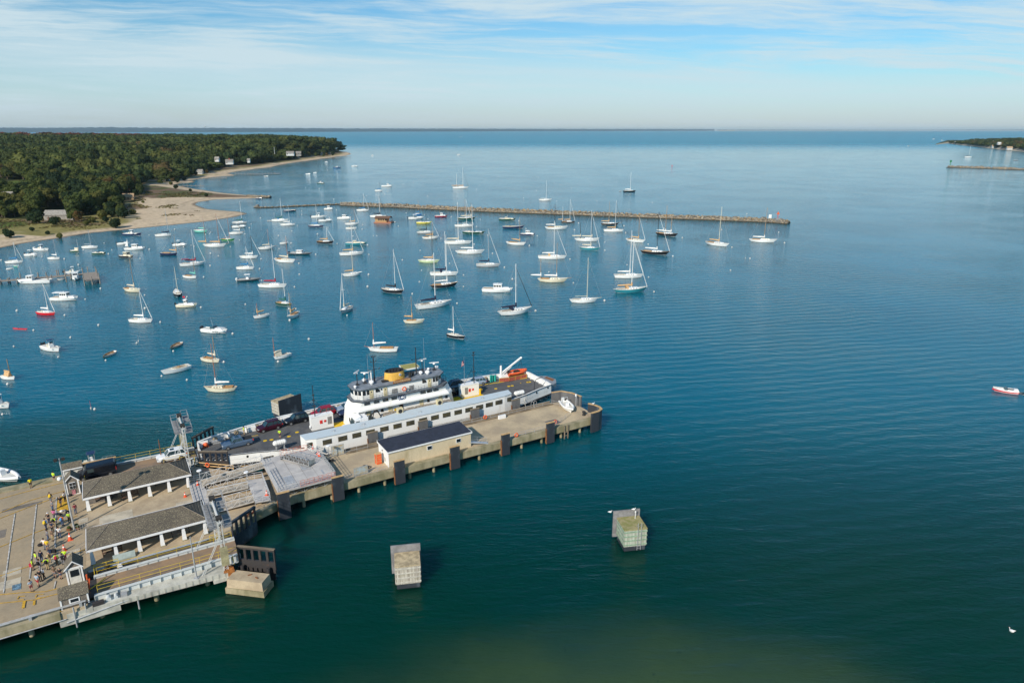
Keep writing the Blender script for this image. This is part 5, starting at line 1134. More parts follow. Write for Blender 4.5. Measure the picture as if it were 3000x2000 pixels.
struct(MB().prism([(31, 99.3), (77.5, 99.3), (78.4, 103.8), (74.5, 108.2), (31, 108.2)], DZ, DZ+.004).prism([(20, 99.3), (31, 99.3), (31, 108.2), (17.5, 108.2)], DZ, DZ+.004), 'pier_surface', 'pierdeck', parent=wharf)
# concrete curbs, edge beams, timber aprons
mb = MB(); mb.box(-75, -8.4, 123.0, 124.8, DZ-.9, DZ+.18).box(-75, -11, 85.15, 86.5, DZ-.9, DZ+.10).box(20, 77.5, 98.15, 99.1, DZ-1.1, DZ+.12)
mb.prism([(9.6, 92.8), (13.5, 95.9), (16.5, 97.1), (20, 98.2), (20, 99.1), (16.2, 98.1), (13.2, 96.9), (9.4, 93.8)], DZ-1.0, DZ+.12); mb.make('edge_beam', 'oldconcrete', wharf)
mb = MB(); mb.box(31, 75, 108.3, 109.75, DZ-.5, DZ+.07).box(31, 75, 108.3, 108.5, DZ, DZ+.3).box(31, 75, 109.5, 109.75, DZ, DZ+.35); mb.make('timber_apron', 'timber', wharf)
mb = MB()
for k in range(13): a = 21+k*4.5; mb.cyl((a, 98.9, -2), (a, 98.9, 1.6), .26, None, 8)
for k in range(15): mb.cyl((-74+k*4.6, 86.4, -2), (-74+k*4.6, 86.4, 1.6), .3, None, 8)
for k in range(14): mb.cyl((17+k*4.5, 109.2, -2), (17+k*4.5, 109.2, 1.6), .24, None, 8)
for k in range(12): mb.cyl((-60+k*4.6, 124, -2), (-60+k*4.6, 124, 1.6), .3, None, 8)
mb.make('pile', 'oldconcrete', wharf)
MB().prism([(-74, 88.5), (8, 88.5), (8, 93), (16, 100.5), (77, 100.5), (77, 107.5), (16, 107.5), (6, 115), (-74, 122)], -1, 1.5).make('underdeck', 'fenderblack', wharf)
mb = MB().mat(0)
for (a, b, a2, b2) in [(-7.4, 101.2, -4.2, 103.2), (-2.9, 100.5, 2.8, 102.2), (-6.2, 104.4, -2.3, 107.2), (3.5, 104.6, 6.0, 105.6), (-6.6, 105.0, -5.9, 106.8), (-9.2, 106.7, -8.0, 107.9), (-3.4, 102.6, -.6, 104.2), (-18.7, 94.1, -15.4, 96), (-17.5, 97, -15.5, 98.6), (-13, 97.5, -9, 99.5)]: pz = globals().get('pz', .012)+.003; mb.box(a, a2, b, b2, DZ+.002, DZ+pz)
mb.mat(1); pz = .010
for (a, b, a2, b2) in [(-25, 108, -18, 110.4), (-19, 116, -14, 117.1), (-24, 101, -19, 102.5), (-32, 112, -27, 114), (-7.9, 112, -4, 116)]: pz += .0025; mb.box(a, a2, b, b2, DZ+.002, DZ+pz)
mb.make('surface_patch', ['patch', 'darkpatch'], wharf)
# painted lines on the road: found where they lie on the pavement
def Qp(x, y, z=DZ):
    p = P(x, y, z); return (p.x*qc+p.y*qs, -p.x*qs+p.y*qc)
LZ = [DZ+.050]
def line(mb, pts, w_, z=None):
    LZ[0] += .0022; z = LZ[0]
    qs_ = [Vector(Qp(*p)) for p in pts]
    for a, b in zip(qs_[:-1], qs_[1:]):
        d = (b-a).normalized(); n = Vector((-d.y, d.x))*w_/2; mb.prism([tuple(a+n), tuple(b+n+d*w_*.3), tuple(b-n+d*w_*.3), tuple(a-n)], z, z+.004, True, False)
my, mw = MB(), MB()
I_ = lambda x, y: (x/5.227, 1300+y/5.227)
Lo = lambda x, y: (x/4.9, 1580+y/4.9)
for pts in ([I_(-300, 930), I_(350, 745), I_(980, 590)], [I_(-200, 1140), I_(450, 870), I_(990, 720)], [I_(-300, 1260), I_(400, 985), I_(860, 820)], [I_(-100, 1620), I_(500, 1375), I_(700, 1300), I_(1180, 1100)], [Lo(-60, 545), Lo(400, 390), Lo(700, 300), Lo(1000, 210), Lo(1230, 140)],
            [Lo(-60, 800), Lo(350, 760), Lo(650, 750), Lo(1020, 655)], [Lo(-100, 925), Lo(480, 870), Lo(1230, 680)], [Lo(-60, 1300), Lo(400, 1150), Lo(880, 1030)]): line(my, pts, .13)
for pts in ([I_(230, 1065), I_(150, 1568)], [Lo(150, 40), Lo(50, 770)], [I_(560, 930), I_(490, 1568)], [Lo(478, 0), Lo(425, 560)], [I_(865, 820), I_(840, 1560)], [Lo(800, 60), Lo(795, 120)], [Lo(800, 600), Lo(775, 710)]): line(mw, pts, .14)
hz = [Qp(*I_(*q)) for q in ((885, 830), (1010, 760), (1050, 1010), (865, 1020))]; my.prism(hz, DZ+.040, DZ+.048, True, False)
mh = MB(); mh.prism([Qp(*Lo(*q)) for q in ((175, 660), (305, 625), (300, 710), (175, 735))], DZ+.040, DZ+.047, True, False); mh.make('painted_sign', mat('paleblue', (.16, .28, .38), .8, 0, .5, 5), wharf)
for c_ in ((300, 850), (560, 825)):
    x, y = c_; line(my, [Lo(x-50, y+10), Lo(x-30, y-30), Lo(x+60, y-35)], .12); line(my, [Lo(x-40, y+20), Lo(x+40, y+15)], .12)
line(my, [Lo(350, 890), Lo(335, 985)], .3); line(my, [Lo(495, 880), Lo(490, 940)], .25)
o = my.make('road_marking', 'yellowpaint', wharf); o['kind'] = 'structure'; o = mw.make('road_marking', 'whitepaint', wharf); o['kind'] = 'structure'
# pipes along the front edge
mb = MB()
for k in range(3): mb.cyl((-75, 85.5+k*.22, DZ+.55-k*.03), (-8.3, 85.5+k*.22, DZ+.55-k*.03), .05, None, 6)
for k in range(14): mb.box(-74+k*5, -73.7+k*5, 85.4, 86.05, DZ, DZ+.5)
mb.cyl((-9.6, 85.0, DZ+.5), (-9.6, 85.0, .2), .09, None, 8).cyl((-8.4, 85.2, DZ+.5), (-8.4, 85.2, .9), .09, None, 8).cyl((-75, 85.0, 1.65), (-10.5, 85.0, 1.7), .07, None, 6).cyl((-10.5, 85.0, 1.2), (-3, 85.0, 1.9), .09, None, 8).cyl((-3, 85, 1.9), (-3, 85, .1), .1, None, 8)
mb.make('conduit', 'galv', wharf)
mb = MB()
for k in range(3): mb.cyl((-8, 92.4-k*.16, DZ+.35), (8.2, 92.4-k*.16, DZ+.35), .045, None, 6)
mb.make('conduit', 'alloy', wharf)
# low concrete catwalk under the near ramp
cw = qthing('catwalk_beam', 'pale concrete beam beside the near loading ramp, rust-stained at its end', 'beam', 0, 84.9, 0)
MB().prism([(-10.4, .3), (-10.4, 1.5), (-6, 1.9), (7.7, 1.1), (8.2, .4), (8.2, -.9), (-4.9, .1)], 1.45, 2.15).prism([(-11.2, .2), (-4.9, .1), (-5.2, .6), (-11.2, .9)], .7, 1.6).prism([(5.6, -.9), (8.3, -1.0), (8.3, .2), (5.6, .2)], 1.0, 1.45).make('beam', 'paleconcrete', cw)
mb = MB();
for k in range(17): mb.cyl((-4.6+k*.78, -.02-k*.057, 2.17), (-4.6+k*.78, -.02-k*.057, 1.47), .02, None, 4)
mb.make('joint', 'darkpatch', cw); MB().prism([(6.9, -.95), (8.25, -1.03), (8.25, .4), (7.3, .8)], 2.15, 2.16).box(7.4, 8.22, -1.06, -1.0, .9, 2.15).make('rust_stain', mat('rust_orange', (.45, .16, .03), .9, 0, .4, 2), cw)
for k in range(3): MB().cyl((-7+k*6, 1.0, -2), (-7+k*6, 1.0, 1.46), .3, None, 10).make('pile', 'oldconcrete', cw)

# ------------------------------------------------------------------ loading ramps
def ramp(name, label, a0, a1, b0, b1, z0, z1):
    r_ = qthing(name, label, 'ramp', a0, b0, 0); L = a1-a0; w_ = b1-b0; zf = lambda x: z0+(z1-z0)*x/L
    mb = MB(); mb.mesh([(0, 0, z0-.25), (L, 0, z1-.25), (L, w_, z1-.25), (0, w_, z0-.25), (0, 0, z0), (L, 0, z1), (L, w_, z1), (0, w_, z0)], [(0, 3, 2, 1), (4, 5, 6, 7), (0, 1, 5, 4), (2, 3, 7, 6), (0, 4, 7, 3), (1, 2, 6, 5)]); mb.make('roadway', 'rampdeck', r_)
    for s, yy_ in ((0, -.02), (1, w_+.02)):
        o_ = -1 if s == 0 else 1
        mb = MB().mat(0); y0, y1 = sorted((yy_, yy_+o_*.10)); mb.box(0, L, y0, y1, z0-.75, z1+.42)
        y0, y1 = sorted((yy_-o_*.12, yy_+o_*.32)); mb.box(0, L, y0, y1, z1+.42, z1+.50).box(0, L, y0, y1, z0-.83, z0-.75)
        n = int(L/1.15)
        for k in range(n+1): x = L*k/n; y0, y1 = sorted((yy_+o_*.10, yy_+o_*.30)); mb.box(x-.03, x+.03, y0, y1, z0-.75, z1+.42); y0, y1 = sorted((yy_-o_*.10, yy_)); mb.box(x-.03, x+.03, y0, y1, z0, z1+.42)
        mb.make('girder', 'girder', r_)
        MB().rail([(.4 if not (b0 > 100 and s == 0) else L*.68, yy_, z0+.5), (L-.3, yy_, z1+.5)], 1.0, 2, 2.2, .026).make('handrail', 'yellowrail', r_)
    MB().box(-.8, .15, .1, w_-.1, z0-.02, z0+.06).make('hinge_plate', 'rustblack', r_); return r_
ramp('loading_ramp', 'empty rust-brown loading ramp with yellow rails at the near berth', -7.4, 9.4, 86.5, 90.6, 2.55, 2.45)
ramp('loading_ramp', 'loading ramp the white car drives on, between wharf and ferry', -7.8, 8.4, 119.9, 124.2, 2.55, 2.4)
def gantry(label, a, b0, b1, boxb):
    r_ = qthing('lift_gantry', label, 'gantry', a, b0, 0); H_ = 9.3; w_ = b1-b0
    for y in (0, w_):
        mb = MB()
        for dx, dy in ((-.25, -.22), (.25, -.22), (-.25, .22), (.25, .22)): mb.bar((dx, y+dy, 1.6), (dx*.8, y+dy, H_), .09)
        for k in range(11):
            z = 1.9+k*.68
            for (p, q) in (((-.25, -.22), (.25, .22)), ((.25, -.22), (-.25, .22)), ((-.25, -.22), (.25, -.22)), ((-.25, .22), (.25, .22))): mb.bar((p[0], y+p[1], z), (q[0], y+q[1], z+.5), .035)
        mb.make('column', 'steelwhite', r_)
    mb = MB().box(-.16, .16, -.3, w_+.3, H_-.30, H_-.12); mb.box(-.05, .05, -.2, w_+.2, H_-.12, H_+.12); mb.make('crossbeam', 'steelwhite', r_)
    for y, l in ((.3, 0), (w_-.5, 1)):
        mb = MB().cyl((-.35, y, H_+.25), (.35, y, H_+.25), .38, None, 12).cyl((-.3, y+.55, H_+.12), (.3, y+.55, H_+.12), .22, None, 10); mb.make('sheave', 'rubber', r_)
    # caged walkways each side of the crossbeam
    for s, (y0, y1, zz) in ((-1, (-.2, w_+.4, H_-.9)), (1, (-.5, w_*.45, H_-.9)), (1, (w_*.62, w_+.7, H_-.5))):
        mb = MB().mat(0).box(min(s*.35, s*1.35), max(s*.35, s*1.35), y0, y1, zz-.05, zz).mat(1)
        pts = [(s*.35, y0, zz), (s*1.35, y0, zz), (s*1.35, y1, zz), (s*.35, y1, zz)]; mb.rail(pts, 1.1, 2, 1.4, .03); mb.make('walkway', ['platformgrate', 'galv'], r_)
    # raking struts
    for y in (0, w_):
        mb = MB()
        for dx in (-.1, .1): mb.bar((-2.8+dx, y, 2.), (-.2+dx, y, H_-2.2), .06)
        mb.bar((-2.9, y, 2.2), (-.3, y, H_-2.4), .05); mb.make('strut', 'steelwhite', r_)
    MB().cyl((0, boxb, H_-.2), (0, boxb, 4.), .03, None, 5).make('cable', 'rubber', r_)
    MB().box(-.45, .45, boxb-.32, boxb+.32, 3.1, 5.6).make('counterweight', 'cream_metal', r_)
    MB().rail([(-.9, w_+.3, 2.6), (.9, w_+.3, 2.6)], 1.0, 2, 1, .035).rail([(1., -.3, 2.6), (1., .8, 2.6)], .9, 2, 1, .035).make('handrail', 'yellowrail', r_)
    return r_
mat('platformgrate', (.30, .30, .30), .7, .3, .2, 3)
gantry('white lattice lifting gantry at the near empty berth', 7.35, 84.9, 91.4, -.45)
gantry('white lattice lifting gantry standing over the ramp to the ferry', 6.8, 118.6, 124.4, 6.2)
for (fx, fy, ty, lb, mt) in ((576, 1691, 1573, 'thin grey steel pole beside the near ramp', 'galv'), (475, 1352, 1288, 'rust-coloured pole beside the ramp to the ferry', 'rusty')):
    a, b = Qp(fx, fy, 2.2); p = W(a, b, 2.1); h = 2.
    while prj(p.x, p.y, 2.1+h)[1] > ty: h += .1
    o = MB().cyl((0, 0, 0), (0, 0, h), .11, .06, 8).box(-.3, .3, -.3, .3, 0, .12).make('steel_pole', mt, loc=p); tag(o, lb, 'pole')

# ------------------------------------------------------------------ guide fences, fenders, dolphins
def fence(label, A, B, z0, z1, out, slots=5, mt='rustblack'):
    A = Vector(A); B = Vector(B); d = (B-A); L = d.length; an = math.atan2(d.y, d.x); r_ = qthing('guide_fence', label, 'fender fence', A.x, A.y, 0, an)
    mb = MB(); h = z1-z0; zb = z0+h*.42; mb.box(0, L, -.12, .12, z0, zb).box(-.05, L+.05, -.18, .18, z1-.28, z1)
    n = slots+1
    for k in range(n): x = L*k/(n-1); mb.box(max(0, x-.16), min(L, x+.16), -.13, .13, zb, z1-.28)
    mb.make('frame', mt, r_); MB().box(-.06, L+.06, -.19, .19, z1, z1+.05).make('worn_edge', 'timber' if mt == 'rustblack' else 'fenderblack', r_)
    mb = MB(); 
    for k in range(9): mb.box(L*k/8-.05, L*k/8+.05, *sorted((out*.13, out*.34)), z0-.3, z0+.35)
    mb.box(.2, L-.2, -.1, .1, -1.2, z0); mb.make('bracket', 'rustblack', r_)
    for k in (0.15, .85): MB().cyl((L*k, out*.9, -2), (L*k, out*.6, z0+.8), .25, None, 8).make('pile', 'rustblack', r_)
    return r_
fence('black slotted guide fence in front of the ferry stern, near side', (8.6, 119.3), (12.9, 116.8), 1.0, 4.1, -1)
fence('black slotted guide fence on the far side of the ferry stern', (8.4, 125.2), (12.3, 128.4), .8, 4.4, 1)
fence('tall dark guide fence on the pier side of the near empty berth', (9.4, 92.0), (13.1, 94.7), .3, 4.6, 1, mt='fenderblack')
fence('rust-edged slotted guide fence above the low concrete block', (9.1, 85.6), (13.1, 82.2), 1.3, 4.6, -1)
r_ = qthing('mooring_dolphin', 'low stepped concrete block with algae-green base under the slotted fence', 'dolphin', 9.55, 81.95, 0, R(-41))
MB().fr((-2.5, 2.5, -1.05, 1.05, .8), (-2.42, 2.42, -.98, .98, 2.0)).make('cap', 'concrete', r_); MB().fr((-2.7, 2.7, -1.25, 1.25, -1.5), (-2.68, 2.68, -1.22, 1.22, .8)).make('base', 'oldconcrete', r_)
mb = MB(); mb.box(-.2, .3, .2, .35, 2.0, 2.1, .6).box(1., 1.5, -.2, -.05, 2.0, 2.1, -.4); mb.make('steel_cleat', 'rusty', r_)
def fender(label, a0, a1, b, z1, face, side, rust=False):
    w_ = a1-a0; r_ = qthing('fender_panel', label, 'fender', (a0+a1)/2, b, 0, 0, 'fender panels along the pier')
    MB().box(-w_/2, w_/2, -.18, .18, .15, z1).make('facing', face, r_, bevel=.02); MB().box(-w_/2-.03, w_/2+.03, -.22, .22, z1, z1+.1).make('cap', 'newwood' if not rust else 'timber', r_)
    MB().box(-w_/2-.08, -w_/2, -.22, .22, .2, z1*.75).make('edge_plate', 'rusty', r_)
    mb = MB()
    for z in (1., 2.2): mb.box(-w_*.3, w_*.3, *sorted((-side*.18, -side*.8)), z-.12, z+.12)
    mb.make('bracket', 'rubber', r_)
for k, (a0, a1, h, lb) in enumerate([(16.7, 18.5, 4.6, 'tall black fender panel at the bend below the walkway platform'), (25.4, 27.2, 4.3, 'dark scuffed fender panel under the right corner of the walkway platform'), (35.9, 37.7, 4.4, 'black fender panel at the left corner of the tan pier building'), (46.2, 48.0, 4.4, 'dark fender panel in front of the right window of the pier building'),
                                 (56.5, 58.2, 4.3, 'dark fender panel right of the pier building near the gangway stair'), (66.3, 68.1, 4.3, 'dark rust-footed fender panel near the outer end of the pier')]):
    fender(lb, a0, a1, 97.75 if k else 96.6, h, 'fenderblack', -1)
for k, (px_, lb) in enumerate([(910, 'grey fender panel against the ferry beside the walkway platform'), (0, 'grey fender panel covering the third cabin window of the ferry'), (0, 'grey fender panel in the middle of the ferry side'), (0, 'grey fender panel by the forward cabin windows of the ferry'), (0, 'grey fender panel near the end of the ferry cabin')]):
    a0 = [17.5, 36.1, 46.1, 57.3, 66.8][k]; fender(lb, a0, a0+1.9, 111.25, [3.9, 4.1, 4.1, 4.1, 4.1][k], 'fendergrey', 1, True)
def dolphin(label, A, wd, dp, top, skin, plate, extra=0):
    r_ = qthing('mooring_dolphin', label, 'dolphin', A[0], A[1], 0, R(-21) if plate > 0 else R(20)); mb = MB()
    mb.box(0, wd, 0, dp, .75, 3.35); mb.make('sheathing', skin, r_); MB().box(-.05, wd+.05, -.05, dp+.05, 3.35, 3.5).make('cap', top, r_)
    mb = MB()
    for k in range(4):
        z = .95+k*.68; mb.box(-.07, wd+.07, -.07, 0, z, z+.15).box(-.07, 0, 0, dp, z, z+.15).box(wd, wd+.07, 0, dp, z, z+.15)
    mb.make('waler', 'waler_green' if extra else 'waler_grey', r_)
    MB().box(.1, wd-.1, .1, dp-.1, -2, .74).make('core', 'fenderblack', r_)
    y = dp+.35 if plate > 0 else -.35
    MB().fr((-.5, wd+.2, y-.1, y+.1, .2), (-.5, wd+.2, y-.1, y+.1, 4.4)).make('fender_plate', 'platesteel' if plate > 0 else 'fenderblack', r_)
    for k in (.25, .7): MB().cyl((wd*k, min(y, dp) if plate > 0 else y, 3.1), (wd*k, dp+.3 if plate > 0 else 0, 3.1), .25, None, 8).make('rubber_buffer', 'rubber', r_)
    if extra:
        mb = MB()
        for x in (1.9, 2.4): mb.bar((x, -.18, .2), (x, -.18, 4.5), .06); mb.bar((x, -.18, 4.5), (x, .5, 3.5), .04)
        for k in range(11): mb.bar((1.9, -.18, .5+k*.28), (2.4, -.18, .5+k*.28), .03)
        mb.make('ladder', 'galv', r_); MB().cyl((wd*.75, dp*.8, 3.5), (wd*.75, dp*.8, 4.5), .05).sph((wd*.75, dp*.8, 4.6), .12, 8, 5).make('lamp', 'gW', r_)
    return r_
def plank(name, c1, c2, sc_=22):
    m_ = bpy.data.materials.new(name); m_.use_nodes = True; t = NT(m_.node_tree); M[name] = m_
    co = t.new('ShaderNodeTexCoord').outputs['Object']; mp = t.new('ShaderNodeMapping', Vector=co); mp.inputs['Scale'].default_value = (sc_, sc_, .25)
    n = t.noise(mp.outputs[0], 1., 2, .5); c_ = t.mix(t.ss(n, .42, .58), c1, c2); n2 = t.noise(co, 1.2, 4, .6); c_ = t.mix(t.math('MULTIPLY', t.ss(n2, .5, .75), .6), c_, (.20, .19, .10))
    b = t.new('ShaderNodeBsdfPrincipled'); t.set(b.inputs['Base Color'], c_); b.inputs['Roughness'].default_value = .85; o = t.new('ShaderNodeOutputMaterial'); t.l.new(b.outputs[0], o.inputs[0])
plank('planks_grey', (.50, .47, .40), (.22, .19, .16)); plank('planks_green', (.46, .50, .42), (.24, .25, .20)); mat('waler_grey', (.52, .50, .44), .8, 0, .2, 2); mat('waler_green', (.24, .36, .25), .8, 0, .2, 2); mat('platesteel', (.25, .245, .25), .6, 0, .2, 1); mat('mossy', (.22, .22, .07), .9, 0, .3, 1.5, col2=(.34, .29, .15)); mat('sandycap', (.48, .385, .24), .9, 0, .25, 1.5)
dolphin('square timber-clad dolphin with sandy top, nearest the camera', (25.8, 72.1), 3.2, 3.0, 'sandycap', 'planks_grey', 1)
dolphin('green-striped timber-clad dolphin with mossy top and ladder', (56.5, 63.4), 3.3, 3.3, 'mossy', 'planks_green', 1, 1)
dolphin('square dolphin beyond the ferry with a dark steel face', (26.0, 135.4), 4.6, 3.2, 'sandycap', 'planks_grey', -1)
for k, (a, b, z) in enumerate([(56.7, 66.9, 4.4), (60.1, 65.7, 4.4), (79.2, 100.2, 4.6)]):
    o = MB().sph((0, 0, .16), .2, 8, 6, .6).sph((.2, 0, .32), .08, 6, 4).cyl((-.15, 0, .18), (-.38, 0, .15), .09, .02, 6).make('seagull', 'sailwhite', loc=W(a, b, z)); tag(o, ['white gull on the left corner of the green-striped dolphin plate', 'white gull on the right corner of the green-striped dolphin plate', 'gull sitting on the corner fender of the pier'][k], 'gull')
# steel end walls of the pier
def curved(label, pts, z0, z1, th, mt='fendergrey', cap='newwood'):
    a0, b0 = pts[0]; r_ = qthing('end_fender', label, 'fender', a0, b0, 0); mb, mc = MB(), MB()
    for (x0, y0), (x1, y1) in zip(pts[:-1], pts[1:]):
        p = Vector((x0-a0, y0-b0)); q = Vector((x1-a0, y1-b0)); d = (q-p).normalized(); n = Vector((-d.y, d.x))*th/2; pl = [tuple(p+n), tuple(q+n), tuple(q-n), tuple(p-n)]
        mb.prism(pl, z0, z1); n *= 1.4; mc.prism([tuple(p+n), tuple(q+n), tuple(q-n), tuple(p-n)], z1, z1+.1)
    mb.make('facing', mt, r_); mc.make('cap', cap, r_); return r_
curved('curved dark steel corner fender at the outer tip of the pier', [(79.0, 101.6), (79.6, 100.3), (79.8, 99.0), (79.4, 97.9), (78.3, 97.4), (76.5, 97.3)], .2, 4.3, .35, 'fenderblack')
curved('angled grey steel wall at the far corner of the pier end', [(75.7, 109.9), (77.9, 109.6), (79.2, 107.6), (79.7, 104.9)], 1.0, 4.5, .3)
# ------------------------------------------------------------------ waiting shelters, booths, sheds
def shelter(label, a0, b0, group='open waiting shelters on the wharf'):
    r_ = qthing('waiting_shelter', label, 'shelter', a0, b0, DZ, 0, group); Lx, Wy, ze, zr = 14.7, 6.1, 2.35, 3.75
    E_ = [(0, 0, ze), (Lx, 0, ze), (Lx, Wy, ze), (0, Wy, ze)]; Rg = [(2.8, Wy/2, zr), (Lx-2.8, Wy/2, zr)]
    MB().mesh(E_+Rg, [(0, 1, 5, 4), (2, 3, 4, 5), (1, 2, 5), (3, 0, 4)]).make('roof', 'roofshingle', r_)
    mb = MB().box(.1, Lx-.1, .1, Wy-.1, ze-.16, ze-.06); mb.make('ceiling', 'boatdeck', r_)
    mb = MB().box(-.08, Lx+.08, -.08, .02, ze-.26, ze+.02).box(-.08, Lx+.08, Wy-.02, Wy+.08, ze-.26, ze+.02).box(-.08, 0, -.08, Wy+.08, ze-.26, ze+.02).box(Lx, Lx+.08, -.08, Wy+.08, ze-.26, ze+.02); mb.make('fascia', 'trimwhite', r_)
    mb = MB()
    for p, q in ((E_[0], Rg[0]), (E_[3], Rg[0]), (E_[1], Rg[1]), (E_[2], Rg[1]), (Rg[0], Rg[1])): mb.cyl(Vector(p)+Vector((0, 0, .02)), Vector(q)+Vector((0, 0, .02)), .07, None, 5)
    mb.make('ridge_cap', 'wallshingle', r_)
    for k in range(6):
        for y in (.35, Wy-.4):
            x = .45+k*2.74; MB().fr((x-.27, x+.27, y-.27, y+.27, .14), (x-.16, x+.16, y-.16, y+.16, ze-.25)).mat(1).box(x-.33, x+.33, y-.33, y+.33, 0, .14).make('post', ['trimwhite', 'oldconcrete'], r_)
    return r_
shelter('far hip-roofed waiting shelter, next to the ferry ramp', -8.3, 109.55); shelter('near hip-roofed waiting shelter, beside the empty loading ramp', -7.9, 94.0)
def bench(a, b, rz, label, mt='darkwood'):
    r_ = qthing('bench', label, 'bench', a, b, DZ, rz, 'benches under the shelters'); mb = MB()
    for k in range(3): mb.box(-1.2, 1.2, -.22+k*.16, -.10+k*.16, .43, .47)
    mb.make('seat', mt, r_); mb = MB()
    for k in range(3): mb.box(-1.2, 1.2, .26, .30, .55+k*.14, .65+k*.14)
    mb.make('backrest', mt, r_)
    for x in (-1.1, 1.1): MB().box(x-.04, x+.04, -.25, .3, 0, .43).box(x-.04, x+.04, .24, .3, .4, .95).make('leg', 'rubber', r_)
bench(-5.8, 112.5, 0, 'dark bench at the left end under the far shelter'); bench(-2.3, 111.0, .2, 'long bench at the second post of the far shelter'); bench(2.5, 113.3, 0, 'bench at the right under the far shelter')
bench(-5.2, 95.8, .1, 'dark bench at the left end under the near shelter'); bench(-.6, 96.6, 0, 'bench with bags on it under the near shelter'); bench(3.2, 95.9, .1, 'grey bench right of the middle under the near shelter', 'greywood'); bench(5.7, 113.6, 0, 'small bench at the last post of the far shelter')
mat('hazyrack', (.30, .36, .34), .6)
o = MB().fr((-1.3, 1.3, -.2, .35, .15), (-1.3, 1.3, .3, .35, .75)).box(-1.3, 1.3, -.2, .35, 0, .15).make('luggage_rack', 'hazyrack', loc=W(-3.9, 93.6, DZ)); o.rotation_euler = (0, 0, QA); tag(o, 'pale grey sloping rack in front of the near shelter', 'rack')
def booth(label, a, b, door, rz=0):
    r_ = qthing('ticket_booth', label, 'booth', a, b, DZ, rz, 'small gabled booths on the wharf'); w_, d_, h = 1.6, 2.0, 2.45
    mb = MB().mat(0).box(-w_/2, w_/2, 0, d_, .1, h).mesh([(-w_/2, 0, h), (w_/2, 0, h), (0, 0, h+.85), (-w_/2, d_, h), (w_/2, d_, h), (0, d_, h+.85)], [(0, 1, 2), (3, 5, 4)]); mb.make('wall', 'wallshingle', r_)
    mb = MB()
    for x0, x1 in ((-w_/2-.22, 0), (w_/2+.22, 0)): mb.mesh([(x0, -.2, h-.12), (x1, -.2, h+.93), (x1, d_+.2, h+.93), (x0, d_+.2, h-.12), (x0, -.2, h-.2), (x1, -.2, h+.85), (x1, d_+.2, h+.85), (x0, d_+.2, h-.2)], [(0, 1, 2, 3), (4, 5, 6, 7), (0, 4, 7, 3)])
    mb.make('roof', 'roofshingle', r_); mb = MB()
    for s in (-1, 1):
        mb.box(s*w_/2-.09, s*w_/2+.09, -.06, .06, 0, h); mb.mesh([(s*(w_/2+.24), -.24, h-.22), (0, -.24, h+.85), (0, -.24, h+1.0), (s*(w_/2+.24), -.24, h-.04), (s*(w_/2+.24), -.18, h-.22), (0, -.18, h+.85), (0, -.18, h+1.0), (s*(w_/2+.24), -.18, h-.04)], [(0, 1, 2, 3), (4, 7, 6, 5), (0, 4, 5, 1), (3, 2, 6, 7)])
    if door: mb.box(-w_/2, w_/2, -.05, .04, h-.2, h)
    mb.box(-w_/2-.05, w_/2+.05, -.05, 0, 0, .12); mb.make('trim', 'trimwhite', r_)
    f_ = MB().box(-.42, .42, -.09, -.01, 1.05, 2.15).make('window_frame', 'trimwhite', r_) if not door else MB().box(-.62, .62, -.06, -.01, .12, 2.3).make('door', 'boatdeck', r_)
    mb = MB()
    if not door:
        for x in (-.38, .03):
            for z in (1.1, 1.63): mb.box(x, x+.35, -.12, -.085, z, z+.46)
    else: mb.box(-.45, .45, -.1, -.055, 1.2, 2.1)
    mb.make('pane', 'glassdark', f_)
    if not door: MB().box(-.22, .24, -.1, -.06, .1, .85).make('poster', mat('pinksign', (.55, .22, .25), .7, 0, .4, 6), r_)
    return r_
booth('gabled shingle booth with a white window and a pink notice', -9.8, 116.7, False); booth('gabled booth with a white door at the near lane', -9.3, 90.7, True)
r_ = qthing('shed', 'small shingled shed with a white-framed window at the wharf edge', 'shed', -10.8, 85.9, DZ); w_, d_ = 2.8, 2.1
MB().box(0, w_, 0, d_, 0, 1.45).mesh([(0, 0, 1.45), (0, d_, 1.45), (0, d_/2+.3, 2.15), (w_, 0, 1.45), (w_, d_, 1.45), (w_, d_/2+.3, 2.15)], [(0, 2, 1), (3, 4, 5)]).make('wall', 'wallshingle', r_)
MB().mesh([(-.15, -.2, 1.40), (w_+.15, -.2, 1.40), (w_+.15, d_/2+.3, 2.25), (-.15, d_/2+.3, 2.25), (-.15, d_+.2, 1.40), (w_+.15, d_+.2, 1.40)], [(0, 1, 2, 3), (3, 2, 5, 4)]).make('roof', 'roofshingle', r_)
MB().box(-.05, .12, -.05, .05, 0, 1.4).box(w_-.12, w_+.05, -.05, .05, 0, 1.4).make('trim', 'trimwhite', r_); f_ = MB().box(.85, 1.95, -.06, .0, .55, 1.2).make('window_frame', 'trimwhite', r_); MB().box(1.0, 1.8, -.09, -.05, .68, 1.08).make('pane', 'glassdark', f_)
r_ = qthing('shed', 'small grey-white shed with shingle roof on the far edge of the wharf', 'shed', -11.2, 123.2, DZ); 
MB().box(0, 2.6, 0, 1.7, 0, 1.75).make('wall', 'boatdeck', r_); MB().mesh([(-.15, -.25, 1.7), (2.75, -.25, 1.7), (2.75, .9, 2.4), (-.15, .9, 2.4), (2.75, 1.95, 1.7), (-.15, 1.95, 1.7)], [(0, 1, 2, 3), (3, 2, 4, 5)]).make('roof', 'roofshingle', r_); MB().box(-.1, .1, -.06, .05, 0, 1.7).box(2.5, 2.7, -.06, .05, 0, 1.7).box(-.15, 2.75, -.3, -.24, 1.55, 1.72).make('trim', 'trimwhite', r_)
